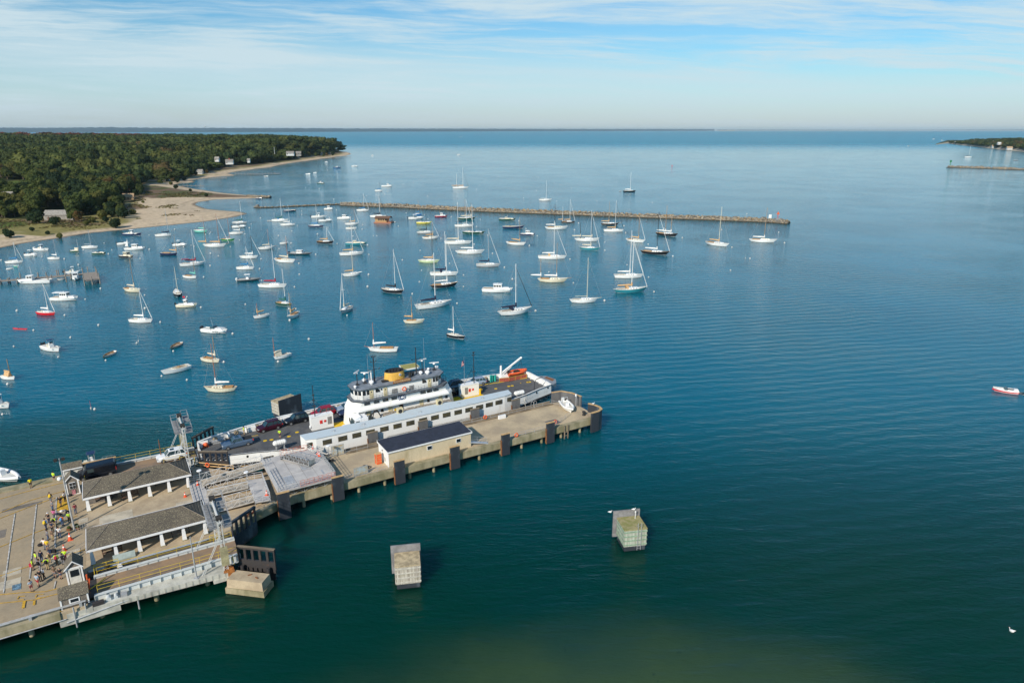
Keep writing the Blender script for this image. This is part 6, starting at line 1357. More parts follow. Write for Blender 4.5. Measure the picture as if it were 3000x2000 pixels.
# pier building
r_ = qthing('pier_building', 'long tan pier building with a dark flat roof', 'building', 35.7, 99.7, DZ); Lx, Wy = 15.6, 4.7
MB().box(0, Lx, 0, Wy, -.1, 2.7).make('wall', 'tanwall', r_); MB().box(-.02, .02, -.02, Wy, 0, 2.72).make('end_wall', 'trimwhite', r_)
mb = MB().mat(0).mesh([(-.15, -.15, 2.72), (Lx+.15, -.15, 2.72), (Lx+.15, Wy+.15, 3.0), (-.15, Wy+.15, 3.0), (-.15, -.15, 2.95), (Lx+.15, -.15, 2.95), (Lx+.15, Wy+.15, 3.15), (-.15, Wy+.15, 3.15)], [(4, 5, 6, 7), (0, 3, 2, 1)]).mat(1); mb.box(-.18, Lx+.18, -.2, -.14, 2.68, 2.95).box(-.2, -.14, -.2, Wy+.2, 2.68, 2.95).box(-.2, Lx+.2, Wy+.14, Wy+.2, 2.9, 3.14).box(Lx+.14, Lx+.2, -.2, Wy+.2, 2.7, 3.0).make('roof', ['slate', 'trimwhite'], r_)
for x in (7.0, 12.6): f_ = MB().box(x, x+1.0, -.06, 0, 1.45, 2.25).make('window_frame', 'trimwhite', r_); MB().box(x+.1, x+.9, -.09, -.05, 1.55, 2.15).make('pane', 'glassdark', f_)
MB().box(-.07, -.02, 1.5, 1.9, .5, 1.2).make('meter_box', 'paleconcrete', r_); MB().box(-.1, -.02, 2.6, 2.95, 2.0, 2.15).make('wall_lamp', 'rubber', r_)
o = MB().mat(0).box(-.5, .5, -.35, .35, 0, 2.0).mat(1).box(-.42, -.03, -.39, -.35, .1, .5).box(.03, .42, -.39, -.35, .1, .5).box(-.42, -.03, -.39, -.35, .6, 1.0).box(.03, .42, -.39, -.35, .6, 1.).box(-.42, .42, -.39, -.35, 1.1, 1.45).box(-.42, .42, -.39, -.35, 1.55, 1.9).box(-.54, -.5, -.3, .3, .15, .9).box(-.54, -.5, -.3, .3, 1.0, 1.85).make('crate', ['newwood', 'orange'], loc=W(34.7, 102.0, DZ)); o.rotation_euler = (0, 0, QA); tag(o, 'pale wooden rack with orange-red panels at the white end of the pier building', 'rack')

# ------------------------------------------------------------------ passenger platform and gangways
pf = qthing('walkway_platform', 'raised grey passenger platform with railings over the pier', 'platform', 17.2, 98.2, 0); Lx, Wy = 9.1, 12.6
PZ = 4.0
MB().prism([(0, 0), (Lx, 0), (Lx, 8), (Lx-1.2, Wy), (0, Wy)], PZ-.28, PZ).make('deck', 'platformdeck', pf)
mb = MB(); 
for (x, y, x2, y2) in [(1.6, 1.5, 1.64, 11), (3.2, .3, 3.24, 12), (5, .5, 5.03, 9), (6.7, .5, 6.73, 8), (1.6, 5, 6.7, 5.04), (3.2, 8.6, 8, 8.64)]: mb.box(x, x2, y, y2, PZ+.001, PZ+.008)
mb.mat(1).box(1.7, 3.15, 1.7, 4.4, PZ+.003, PZ+.01).box(7.6, 7.9, 2.2, 3.8, PZ+.003, PZ+.01).box(5.1, 6.6, 5.3, 8.3, PZ+.003, PZ+.01); mb.make('deck_joint', ['darkpatch', 'galv'], pf)
mb = MB().rail([(.1, 7.4, PZ), (.1, .1, PZ), (Lx-.1, .1, PZ), (Lx-.1, 8, PZ), (Lx-1.3, Wy-.1, PZ)], 1.1, 3, 1.1, .036); mb.rail([(3.4, Wy-.1, PZ), (.1, Wy-.1, PZ), (.1, 10.6, PZ)], 1.1, 3, 1.4, .028); mb.make('railing', 'railgalv', pf)
mb = MB()
for k in range(6): x = .9+k*1.6; mb.bar((x, .7, DZ), (x, .7, PZ-.28), .06); mb.bar((x, Wy-.7, DZ), (x, Wy-.7, PZ-.28), .06)
for k in range(5): x = .9+k*1.6; mb.bar((x, .7, DZ+.1), (x+1.6, .7, PZ-.35), .045); mb.bar((x+1.6, .7, DZ+.1), (x, .7, PZ-.35), .045)
for k in range(7): y = .7+k*1.85; mb.bar((.6, y, DZ), (.6, y, PZ-.28), .06)
for k in range(6): y = .7+k*1.85; mb.bar((.6, y, DZ+.1), (.6, y+1.85, PZ-.35), .045); mb.bar((.6, y+1.85, DZ+.1), (.6, y, PZ-.35), .045)
mb.make('frame', 'galv', pf)
def netm(name, pts, h, label, z=None):
    m0 = pts[0]; mb = MB(); r_ = []
    for (a0, b0, z0, f0), (a1, b1, z1, f1) in zip(pts[:-1], pts[1:]):
        n = 8
        for k in range(n):
            for j in range(4):
                fa, fb = k/n, (k+1)/n; A = Vector((a0+(a1-a0)*fa, b0+(b1-b0)*fa, z0+(z1-z0)*fa)); B = Vector((a0+(a1-a0)*fb, b0+(b1-b0)*fb, z0+(z1-z0)*fb)); hh0 = h*(f0+(f1-f0)*fa); hh1 = h*(f0+(f1-f0)*fb)
                mb.cyl(A+Vector((0, 0, hh0*j/3)), B+Vector((0, 0, hh1*(j+((k+j) % 2)*.3)/3.3)), .025, None, 4, False)
            mb.cyl(A, A+Vector((0, 0, hh0)), .02, None, 4, False)
    o = mb.make(name, 'netorange'); o.location = (0, 0, 0); o.rotation_euler = (0, 0, QA); tag(o, label, 'netting')
netm('safety_netting', [(20.6, 98.15, PZ, 1.), (26.2, 98.15, PZ+.2, .9)], 1.0, 'sagging orange netting along the near railing of the platform'); netm('safety_netting', [(20.4, 110.6, PZ, 1), (25.0, 110.5, PZ, 1)], 1.0, 'orange netting along the far railing of the platform')
r_ = qthing('gangway', 'silver truss gangway section lying on the platform', 'gangway', 20.6, 109.6, PZ, math.atan2(-5.6, 3.6)); L = 6.4
for y in (-.75, .75): MB().truss((0, y, .35), (L, y, .25), 1.15, 12, .035).make('truss', 'alloy', r_)
MB().box(0, L, -.7, .7, .28, .34).make('floor', 'darkpatch', r_); MB().box(L-.05, L, -.75, .75, .2, 1.0).make('end_panel', 'paleconcrete', r_); MB().bar((1.4, .8, .3), (3.2, 1.9, .05), .05).bar((4.6, .8, .3), (3.2, 1.9, .05), .05).cyl((3.1, 1.9, .08), (3.3, 1.9, .08), .1).make('drawbar', 'alloy', r_)
for y in (-.6, .6): MB().cyl((.3, y-.08, .2), (.3, y+.08, .2), .2, None, 10).make('wheel', 'rubber', r_)
def gang(label, a0, b0, a1, b1, z0, z1, w_):
    an = math.atan2(b1-b0, a1-a0); L = math.hypot(a1-a0, b1-b0); r_ = qthing('gangway', label, 'gangway', a0, b0, 0, an, 'switchback gangways up to the platform')
    MB().mesh([(0, 0, z0-.1), (L, 0, z1-.1), (L, w_, z1-.1), (0, w_, z0-.1), (0, 0, z0), (L, 0, z1), (L, w_, z1), (0, w_, z0)], [(0, 3, 2, 1), (4, 5, 6, 7), (0, 1, 5, 4), (2, 3, 7, 6), (0, 4, 7, 3), (1, 2, 6, 5)]).make('floor', 'newfloor', r_)
    for y in (.04, w_-.04): MB().truss((0, y, z0), (L, y, z1), 1.15, max(4, int(L/.95)), .046).make('truss', 'railgalv', r_)
    return r_
mat('newfloor', (.42, .36, .28), .8, 0, .2, 1)
gang('upper silver gangway leading onto the platform', 7.6, 108.2, 17.3, 107.7, 2.95, 3.95, 2.3); gang('middle silver gangway between the two landings', 7.7, 104.2, 13.7, 103.0, 3.0, 3.45, 2.2); gang('lower silver gangway nearest the empty berth', 8.6, 99.2, 13.6, 98.2, 2.75, 3.45, 2.2)
def landing(label, poly, z, gaps):
    r_ = qthing('landing', label, 'landing', poly[0][0], poly[0][1], 0); pp = [(x-poly[0][0], y-poly[0][1]) for x, y in poly]
    MB().prism(pp, z-.15, z).make('deck', 'platformdeck', r_); mb = MB()
    for i, j in gaps: mb.rail([pp[i]+(z,), pp[j]+(z,)], 1.1, 3, 1.0, .036)
    mb.make('railing', 'railgalv', r_); mb = MB()
    for x, y in pp: mb.bar((x, y, DZ-.2), (x, y, z), .06)
    mb.make('leg', 'galv', r_)
landing('right gangway landing with a cone on it', [(13.7, 97.9), (15.9, 97.5), (16.3, 105.2), (14.0, 105.7)], 3.45, ((0, 1), (1, 2), (2, 3)))
landing('left gangway landing beside the shelters', [(5.8, 101.2), (8.6, 101.0), (7.7, 110.4), (5.9, 110.6)], 2.9, ((0, 1), (2, 3), (3, 0)))
# ------------------------------------------------------------------ railings and small pier things
def railing(label, pts, h=1.1, mt='galv', rails=2, gap=2., r=.028, name='railing'):
    a0, b0 = pts[0][:2]; r_ = qthing(name, label, 'railing', a0, b0, 0); MB().rail([(p[0]-a0, p[1]-b0, p[2] if len(p) > 2 else DZ) for p in pts], h, rails, gap, r).make('rails', mt, r_)
railing('thin grey railing along the ferry side of the pier', [(31, 108.3), (35, 108.2)]); railing('wire railing along the outer ferry side of the pier', [(52, 108.4), (66.3, 108.4), (74.6, 108.4), (75.6, 106.8)], 1.0)
railing('railing on the near edge of the pier left of the building', [(27.8, 99.), (35.3, 99.)], .9); railing('railing on the near edge between two dark fenders', [(58.4, 98.7), (66.2, 98.7)], .9)
railing('short low railing at the outer near corner of the pier', [(68.3, 99.), (71.2, 100.), (74.5, 101.8)], .9); railing('grey railing on the bend of the pier near the walkway', [(13.2, 96.), (16.3, 97.1)], .9)
railing('yellow rail on the far edge of the wharf ramp', [(-8.2, 124.75, DZ), (-8.3, 119.5, DZ)], 1.0, 'yellowrail', 2, 2.5)
for k, (pts, lb) in enumerate([(([7.6, 116.8], [11.0, 113.9], [13.0, 112.2]), 'pale timber guard rail with a life ring at the ferry stern'), (([13.9, 111.2], [17., 110.4]), 'short pale timber guard rail left of the platform')]):
    r_ = qthing('timber_guard_rail', lb, 'guard rail', pts[0][0], pts[0][1], DZ); mb = MB()
    for (x0, y0), (x1, y1) in zip(pts[:-1], pts[1:]):
        p = Vector((x0-pts[0][0], y0-pts[0][1], 0)); q = Vector((x1-pts[0][0], y1-pts[0][1], 0))
        for z in (.45, .95): mb.bar(p+Vector((0, 0, z)), q+Vector((0, 0, z)), .14)
        for f in (0, .5, 1): mb.bar(p.lerp(q, f), p.lerp(q, f)+Vector((0, 0, 1.05)), .12)
    mb.make('rails', 'newwood', r_)
def ring(a, b, z, label, rz=0):
    o = MB().torus((0, 0, 0), .33, .10, 'y', 18, 8).make('life_ring', 'orange', loc=W(a, b, z)); o.rotation_euler = (0, 0, QA+rz); tag(o, label, 'life ring')
ring(9.4, 115.1, 3.2, 'orange life ring on the pale timber guard rail', -.7); ring(58.9, 108.2, 3.4, 'orange life ring on the ferry-side railing of the pier'); ring(60.2, 98.6, 3.1, 'orange life ring on the near railing of the outer pier'); ring(12.0, 95.6, 3.1, 'red-orange life ring on the bend railing, left one', .6); ring(12.9, 96.3, 3.1, 'red-orange life ring on the bend railing, right one', .6); ring(70.0, 100.2, 2.9, 'red life ring by the boat trailer mat at the pier end')
def lamp(a, b, h, label, z=DZ, head=.38):
    r_ = qthing('lamp_post', label, 'lamp post', a, b, z); MB().cyl((0, 0, 0), (0, 0, h), .07, .05, 8).make('pole', 'galv', r_); MB().cyl((0, 0, h), (0, 0, h+.1), head, head*.9, 14).cyl((0, 0, h-.12), (0, 0, h), .12, head*.8, 14).make('lamp_head', 'trimwhite', r_)
pl = lambda x, y: (x/4.3556+560, y/4.3556+1280)
for f, ty, lb in ((pl(140, 690), 425, 'round-headed lamp post at the left gangway landing'), (pl(722, 620), 445, 'round-headed lamp post between the gangways'), (pl(1762, 300), 108, 'round-headed lamp post behind the platform corner')):
    a, b = Qp(f[0], f[1], 2.6); p = W(a, b); h = 1.; 
    while prj(p.x, p.y, 2.6+h)[1] > pl(0, ty)[1]: h += .1
    lamp(a, b, h, lb, 2.5)
r_ = qthing('light_mast', 'tall grey light mast with floodlights beside the crowd', 'light mast', -9.7, 105.2, DZ)
MB().cyl((0, 0, 0), (0, 0, 11.2), .14, .08, 10).make('pole', 'galv', r_)
for s in (-1, 1): MB().bar((0, 0, 11.), (s*.45, 0, 11.1), .05).box(s*.45-.2, s*.45+.2, -.25, .15, 10.9, 11.25).make('floodlight', 'rubber', r_)
MB().sph((-.45, 0, 8.2), .3, 10, 6).make('dish', 'trimwhite', r_)
for dx, dy in ((-.6, .1), (.3, .3), (.5, -.2)): o = MB().fr((-.2, .2, -.2, .2, 0), (-.27, .27, -.27, .27, .35)).mat(1).sph((0, 0, .5), .28, 8, 5, .8).make('planter', ['rusty', 'leafgreen'], loc=W(-9.7+dx, 105.2+dy, DZ)); tag(o, {-.6: 'planter left of the tall light mast', .3: 'planter behind the tall light mast', .5: 'planter right of the tall light mast'}[dx], 'planter')
def panel(a, b, w_, h, rz, label):
    r_ = qthing('glass_screen', label, 'screen', a, b, DZ, rz); mb = MB()
    for x in (0, w_): mb.bar((x, 0, 0), (x, 0, h), .07)
    for z in (.15, h): mb.bar((0, 0, z), (w_, 0, z), .07)
    mb.make('frame', 'galv', r_); MB().box(.06, w_-.06, -.02, .02, .2, h-.05).make('pane', mat('hazyglass', (.40, .48, .52), .35, 0, .5, 1.5, col2=(.45, .36, .22)) if 'hazyglass' not in M else 'hazyglass', r_)
panel(28.6, 108.6, 2.2, 2.0, 0, 'framed hazy glass screen against the ferry side'); panel(29.6, 99.6, 2.4, 1.5, .05, 'framed stained glass screen at the near pier edge')
o = MB().box(0, 1.6, -.2, .2, 0, .7).make('utility_box', 'trimwhite', loc=W(61.6, 107.7, DZ)); o.rotation_euler = (0, 0, QA); tag(o, 'white utility box at the ferry-side railing of the pier', 'box')
for a, b, lb, s in ((32.3, 101.4, 'heap of black mooring rope left of the pier building', 1.), (28.0, 107.0, 'small coil of black rope behind the platform', .6)):
    mb = MB(); [mb.torus((rnd.uniform(-.5, .5)*s, rnd.uniform(-.3, .3)*s, .1+k*.07), .35*s, .07, 'z', 12, 5) for k in range(4)]; o = mb.make('rope_coil', 'rubber', loc=W(a, b, DZ)); tag(o, lb, 'rope')
r_ = qthing('boarding_stair', 'aluminium boarding stair with handrails lying on the pier edge', 'stair', 50.9, 99.7, DZ, R(-8))
MB().mesh([(0, 0, .9), (3.6, -.3, .15), (3.6, .5, .15), (0, .8, .9), (0, 0, .8), (3.6, -.3, .05), (3.6, .5, .05), (0, .8, .8)], [(0, 1, 2, 3), (4, 7, 6, 5), (0, 4, 5, 1), (2, 6, 7, 3)]).make('tread', 'alloy', r_); MB().rail([(0, .8, .9), (3.6, .5, .15)], .9, 2, .9, .025).rail([(0, 0, .9), (3.6, -.3, .15)], .5, 1, 1.8, .02).make('handrail', 'alloy', r_)
r_ = qthing('ladder', 'pair of steel ladder hoops on the ferry side of the pier', 'ladder', 70.3, 109.4, 1.5); 
for x in (0, .7): MB().path([(x, 0, 0), (x, 0, 2.1), (x+.35, 0, 2.3), (x+.6, 0, 2.1), (x+.6, 0, .9)], .04, 6).make('rail', 'galv', r_)
r_ = qthing('wooden_ladder', 'weathered timber ladder down the near pier face', 'ladder', 70.6, 98.0, 0)
for x in (0, .8): MB().box(x, x+.16, -.1, .06, .0, 2.8).make('rail', 'timber', r_)
MB().box(.1, .9, -.08, .02, .6, .7).box(.1, .9, -.08, .02, 1.3, 1.4).make('rung', 'timber', r_)
# white inflatable on the pier end
r_ = qthing('inflatable_boat', 'white inflatable boat with outboard parked on the pier end', 'boat', 76.2, 104.8, DZ+.25, math.atan2(-5.2, -1.4))
mb, ol = hull_geo(5.2, 2.0, .55, .85, (.02, .1), .5, .5); mb.make('hull', ['gW', 'gW'], r_); mb = MB()
for s in (-1, 1): mb.path([(x, s*w_, z) for x, w_, z in ol], .24, 8)
mb.make('inflatable_tube', 'sailwhite', r_); deck_geo(ol, .2).make('deck', 'boatdeck', r_); MB().fr((-.6, .2, -.35, .35, .2), (-.5, 0, -.3, .3, 1.1)).make('console', 'gW', r_); MB().box(-3.1, -2.6, -.25, .25, .2, 1.2).make('outboard_engine', 'gW', r_); MB().path([(-1.9, -.8, .5), (-1.9, -.7, 1.6), (-1.9, .7, 1.6), (-1.9, .8, .5)], .05, 6).make('radar_arch', 'alloy', r_)
r_ = qthing('navigation_light', 'small lattice light stand at the outer corner of the pier', 'light', 78.3, 104.9, DZ); MB().truss((0, 0, 0), (.01, 0, 0), .1, 1, .02).cyl((0, 0, 0), (0, 0, 2.4), .05).cyl((.4, 0, 0), (.2, 0, 2.3), .04).cyl((.2, .35, 0), (.15, 0, 2.3), .04).make('stand', 'galv', r_); MB().cyl((0, 0, 2.4), (0, 0, 2.9), .18, .15, 10).make('lantern', 'trimwhite', r_)
o = MB().box(-1.3, 1.3, -1., 1., 0, .03).make('rubber_mat', 'fendergrey', loc=W(70.0, 101.0, DZ)); o.rotation_euler = (0, 0, QA); tag(o, 'dark rubber mat at the outer near corner of the pier', 'mat')
o = MB().cyl((0, 0, 0), (0, 0, .7), .35, .25, 10).sph((0, 0, .75), .4, 10, 6, .5).make('bollard', 'rubber', loc=W(77.2, 100.6, DZ)); tag(o, 'black bollard at the pier end', 'bollard')
def cone(a, b, z, label, s=1.):
    r_ = qthing('traffic_cone', label, 'traffic cone', a, b, z, 0, 'orange traffic cones'); MB().cyl((0, 0, .04), (0, 0, .75*s), .17*s, .03*s, 12).make('cone', 'conered', r_); MB().cyl((0, 0, .38*s), (0, 0, .52*s), .118*s, .09*s, 12).make('stripe', 'trimwhite', r_); MB().box(-.22*s, .22*s, -.22*s, .22*s, 0, .04).make('base', 'conered', r_)
mat('conered', (.80, .10, .03), .6, 0, .1, 3)
a, b = Qp(*I_(1078, 1465)); cone(a, b, DZ, 'large orange cone near the light mast', 1.5); a, b = Qp(*Lo(925, 155)); cone(a, b, DZ, 'orange cone near the door booth beside the crowd', 1.3)
a, b = Qp(150+1540/3.92, 1300+605/3.92); cone(a, b, DZ, 'white-topped cone at the foot of the gangways', 1.1)
for (x, y, lb) in ((1555, 148, 'red cone at the far corner of the platform'), (1618, 215, 'left one of two cones behind the truss gangway'), (1637, 240, 'right one of two cones behind the truss gangway')): a, b = Qp(*pl(x, y), 4.); cone(a, b, 4.0, lb, 1.1)
a, b = Qp(*pl(966, 742), 3.45); cone(a, b, 3.45, 'cone on the right gangway landing', 1.2); a, b = Qp(*pl(85, 610), 2.9); cone(a, b, 2.9, 'cone on the left gangway landing', 1.)
# machinery by the near ramp
r_ = qthing('ramp_machinery', 'rusty winch machinery at the foot of the near ramp', 'machinery', -6.3, 85.2, 1.7); MB().box(0, 1.5, .2, .9, 0, .5).cyl((.3, .2, .7), (.3, .9, .7), .3, None, 12).cyl((1.1, .2, .7), (1.1, .9, .7), .22, None, 12).make('winch', 'girder', r_); MB().box(1.6, 2.3, .1, .9, 0, .8).make('cabinet', 'galv', r_); MB().box(-1.4, -.2, -.1, .4, 0, .9).make('cabinet', 'rustblack', r_)
r_ = qthing('ramp_machinery', 'dark machinery with a white motor at the far side of the near ramp', 'machinery', -6.8, 91.2, 2.2); MB().box(0, 3.2, .1, 1.1, 0, .5).cyl((.9, .2, .7), (.9, 1., .7), .35, None, 12).make('winch', 'rubber', r_); MB().fr((1.9, 2.7, .3, .8, .3), (2.1, 2.5, .4, .7, .75)).make('motor', 'trimwhite', r_)
r_ = qthing('barrier_gate', 'orange barrier post standing at the foot of the near ramp', 'barrier', -7.95, 88.6, DZ); MB().cyl((0, 0, 0), (0, 0, 2.2), .1).cyl((0, .2, 0), (0, 2.4, .1), .09).make('post', 'orange', r_); MB().bar((0, -.2, .1), (1.8, 1.2, .3), .1).make('arm', 'yellowrail', r_)
railing('yellow end rail at the foot of the near ramp', [(-7.3, 90.9, 2.6), (-7.3, 92.2, 2.6), (-4.6, 92.2, 2.6)], 1.0, 'yellowrail', 2, 1.3, .035)
railing('steel crowd barrier beside the light mast', [(-9.5, 104.2), (-8., 104.5)], 1.0, 'alloy', 2, .3, .02, 'crowd_barrier'); railing('steel crowd barrier left of the near shelter', [(-9.3, 98.3), (-8.2, 99.3)], 1.0, 'alloy', 2, .3, .02, 'crowd_barrier')
# dark mesh fence with a tan top rail on the far side
r_ = qthing('mesh_fence', 'dark mesh fence with a tan top rail behind the black van', 'fence', -8.6, 123.6, DZ); MB().box(0, 4.9, -.04, .04, 0, 1.85).make('mesh', 'fenderblack', r_); MB().box(-.1, 5., -.16, .16, 1.85, 1.98).make('top_rail', 'newwood', r_)
for k in range(5): MB().bar((k*1.2, 0, 0), (k*1.2, 0, 1.85), .06).make('post', 'rubber', r_)
# ------------------------------------------------------------------ ferry
mat('ferrywhite', (.80, .80, .78), .45, 0, .10, .6, col2=(.60, .56, .50), thr=(.56, .82), stretch=(1, 1, .35)); mat('ferryblack', (.03, .03, .033), .5, 0, .2, 1); mat('ferryroof', (.50, .58, .63), .7, 0, .15, .7, col2=(.50, .50, .50), thr=(.5, .8)); mat('ferrydeck', (.075, .078, .085), .8, 0, .25, .6, col2=(.11, .11, .11))
mat('deckyellow', (.72, .46, .01), .6, 0, .1, 2); mat('funnelyellow', (.72, .42, .08), .5, 0, .08, 2); mat('doorcream', (.62, .54, .34), .6, 0, .1, 2); mat('housegrey', (.16, .18, .21), .7, 0, .2, 1); mat('houseroof', (.20, .23, .27), .75, 0, .2, .8); mat('boardbrown', (.30, .10, .02), .5); mat('navyblue', (.02, .07, .18), .5); mat('cabinglass', (.05, .05, .04), .12, 0, .4, .7, col2=(.10, .09, .05), spec=.8)
mat('lightred', (.7, .04, .03), .4); mat('stone', (.34, .30, .25), .9, 0, .35, 3)
FY = 2.3
fe = qthing('car_ferry', 'white double-ended car ferry with yellow funnel loaded with cars', 'ferry', 0, 0, 0)
NEAR = [(9.3, 119.6), (13, 117.0), (17.4, 115.8), (22, 114.1), (26, 113.0), (32, 112.2), (40, 112.0), (58, 112.0), (66.4, 112.7), (72, 113.9), (76, 115.2), (79.9, 116.2)]
FAR = [(79.6, 126.4), (75, 127.7), (70.4, 128.6), (60, 129.4), (40, 129.7), (25, 129.1), (17, 127.5), (11.7, 126.2), (9.1, 125.0)]
hullp = NEAR+FAR; cen = (45, 120.8)
def inset(poly, k, kx=None):
    kx = k if kx is None else kx
    return [(p[0]+(kx if p[0] < 45 else -kx)*(1 if (p[0] < 20 or p[0] > 68) else 0), p[1]+(k if p[1] < cen[1] else -k)) for p in poly]
def loft(mb, A, za, B, zb, mt):
    mb.mat(mt); n = len(A)
    for i in range(n): j = (i+1) % n; mb.q([(A[i][0], A[i][1], za), (A[j][0], A[j][1], za), (B[j][0], B[j][1], zb), (B[i][0], B[i][1], zb)])
mb = MB(); low = inset(hullp, 1.6, 5.5); mid = inset(hullp, .35, .6)
loft(mb, low, -1., mid, .75, 0); loft(mb, mid, .75, hullp, 1.1, 0); loft(mb, inset(hullp, -.12, -.1), 1.1, inset(hullp, -.12, -.1), 1.45, 0); mb.mat(0).q([(x, y, 1.45) for x, y in inset(hullp, -.12, -.1)])
loft(mb, hullp, 1.45, hullp, FY-.02, 1); mb.make('hull', ['ferryblack', 'ferrywhite'], fe)
MB().prism([(79.7, 117.2), (83.2, 119.0), (84.4, 121), (83.6, 124.), (79.6, 125.8)], 1.5, 2.35).mat(1).prism([(83.0, 120.2), (84.1, 121), (83.5, 123.4), (82.6, 123.2)], 2.352, 2.36).make('bow_platform', ['hullgrey', 'rusty'], fe)
MB().prism([(8.6, 119.8), (9.4, 119.5), (9.2, 125), (8.5, 124.6)], 1.6, 2.3).make('stern_platform', 'hullgrey', fe)
MB().prism(inset(hullp, .05, .05), FY-.1, FY).make('car_deck', 'ferrydeck', fe)
def bulwark(name, pts, z0, z1, th=.16, ribs=1, inner=1):
    mb = MB(); 
    for (x0, y0), (x1, y1) in zip(pts[:-1], pts[1:]):
        p = Vector((x0, y0)); q = Vector((x1, y1)); d = (q-p).normalized(); n = Vector((-d.y, d.x))*inner; L = (q-p).length
        mb.mat(0).prism([tuple(p), tuple(q), tuple(q+n*th), tuple(p+n*th)], z0, z1); mb.prism([tuple(p-n*.05), tuple(q-n*.05), tuple(q+n*.3), tuple(p+n*.3)], z1, z1+.07)
        if ribs:
            for k in range(max(1, int(L/1.6))):
                c_ = p+d*(k+.5)*L/max(1, int(L/1.6)); mb.prism([tuple(c_+n*th-d*.04), tuple(c_+n*.55-d*.04), tuple(c_+n*.55+d*.04), tuple(c_+n*th+d*.04)], [z0, z0, z0, z0], [z1, z0+.5, z0+.5, z1])
    return mb.make(name, 'ferrywhite', fe)
fz = list(reversed(FAR)); bulwark('bulwark', fz, FY, 3.45, inner=-1); bulwark('bulwark', [(79.9, 116.2), (80.1, 118), (79.9, 124.8), (79.6, 126.4)], FY, 3.5, inner=1)
bulwark('bulwark', NEAR[1:5], FY, 3.1, ribs=0); bulwark('bulwark', [(66.9, 112.8), (72, 113.9), (76, 115.2), (79.9, 116.2)], FY, 3.4, ribs=0)
mb = MB()
for pts in ([(13, 117), (17.4, 115.8), (22, 114.1), (25.5, 113.15)], [(66.4, 112.65), (72, 113.85), (76, 115.15), (79.9, 116.15)]):
    for (x0, y0), (x1, y1) in zip(pts[:-1], pts[1:]): mb.cyl((x0, y0-.05, 3.2 if x0 < 30 else 3.46), (x1, y1-.05, 3.2 if x0 < 30 else 3.46), .07, None, 6)
mb.make('top_rail', 'ferryblack', fe)
MB().box(9.0, 9.15, 119.9, 121.6, FY, 3.5).box(9.0, 10.8, 124.6, 124.8, FY, 3.5).box(9.0, 9.2, 123.2, 124.8, FY, 3.5).make('stern_gate', 'ferrywhite', fe)
# side cabin with window row
cab = MB(); NB = 112.0
cp = [(25.2, NB+.6), (27, NB+.06), (30, NB), (58, NB), (65.8, NB+.35), (67.6, NB+.75)]
ci = [(68., NB+2.6), (60, NB+2.6), (55.5, NB+2.7), (53, NB+3.3), (43, NB+3.3), (40, NB+2.6), (24.9, NB+2.7)]
cab.prism(cp+ci, 1.46, 4.98); cw_ = cab.make('side_cabin', 'ferrywhite', fe)
def off(pl, k): return [(x, y-k if y < NB+1 else y+k) for x, y in pl]
ro = MB().prism(off(cp, .14)+off(ci, .14), 4.98, 5.08).make('cabin_roof', 'ferryroof', fe)
mb = MB();
for x in (30.6, 36.2, 47.5, 55.8, 61.2): mb.cyl((x, NB+1.2, 5.08), (x, NB+1.2, 5.3), .12, .1, 8).bar((x-.4, NB+1.5, 5.14), (x+.4, NB+1.7, 5.14), .05)
mb.make('vent', 'alloy', ro)
for x in (26.2, 28.9, 31.7, 34.3, 36.9, 39.6, 42.2, 44.8, 47.4, 49.9, 52.4, 54.9, 57.3, 59.7, 62.0, 64.3, 66.7):
    y = np.interp(x, [q[0] for q in cp], [q[1] for q in cp])-.012; w_ = .80 if x > 25 else .5
    f_ = MB().prism([(x-w_-.05, y+.03), (x+w_+.05, y+.03+(.02 if x > 58 else 0)), (x+w_+.05, y-.02), (x-w_-.05, y-.02)], 3.42, 4.42).make('window_frame', 'galv', cw_)
    MB().prism([(x-w_, y-.02), (x+w_, y-.02), (x+w_, y-.05), (x-w_, y-.05)], 3.48, 4.36).make('pane', 'cabinglass', f_)
for x, z in ((69.8, 2.7), (78.8, 3.0), (75.2, 2.9), (16.0, 2.6)):
    y = np.interp(x, [q[0] for q in NEAR], [q[1] for q in NEAR]); MB().cyl((x, y-.05, z), (x, y+.1, z), .22, None, 10).make('fairlead', 'ferryblack', fe)
for x, y in ((44.0, NB+3.1), (52.3, NB+3.1)): MB().box(x-.55, x+.55, y-.35, y+.35, 4.95, 6.1).mat(1).cyl((x, y-.37, 5.5), (x, y-.35, 5.5), .42, None, 14).make('air_conditioner', ['doorcream', 'rubber'], fe)
# superstructure
def oct_(a0, a1, b0, b1, c_): return [(a0+c_, b0), (a1-c_, b0), (a1, b0+c_), (a1, b1-c_), (a1-c_, b1), (a0+c_, b1), (a0, b1-c_), (a0, b0+c_)]
mb = MB()
A_ = oct_(35.0, 57.9, 118.5, 123.4, 1.2); B_ = oct_(35.8, 56.6, 118.0, 123.4, 1.3); D_ = oct_(36.3, 56.2, 118.0, 123.3, 1.4)
loft(mb, A_, FY, oct_(35.5, 57.2, 118.6, 123.4, 1.2), 5.7, 0); K_ = oct_(35.45, 57.1, 117.6, 123.5, 1.25); K2 = oct_(35.6, 56.9, 117.6, 123.5, 1.25); K3 = oct_(35.8, 56.7, 118.05, 123.4, 1.3); loft(mb, K_, 5.7, K2, 6.05, 0); loft(mb, K2, 6.05, K3, 6.5, 0); loft(mb, K3, 6.5, D_, 7.7, 0); mb.q([(x, y, 7.7) for x, y in D_]); mb.q([(x, y, 5.7) for x, y in K_][::-1])
cs = mb.make('casing', 'ferrywhite', fe)
for x, n_ in ((38.6, 1), (43.0, 1), (49.6, 1), (53.8, 1)): MB().box(x, x+.85, 118.5, 118.6, 3.2, 5.3).make('door', 'doorcream' if x != 46 else 'glassdark', cs)
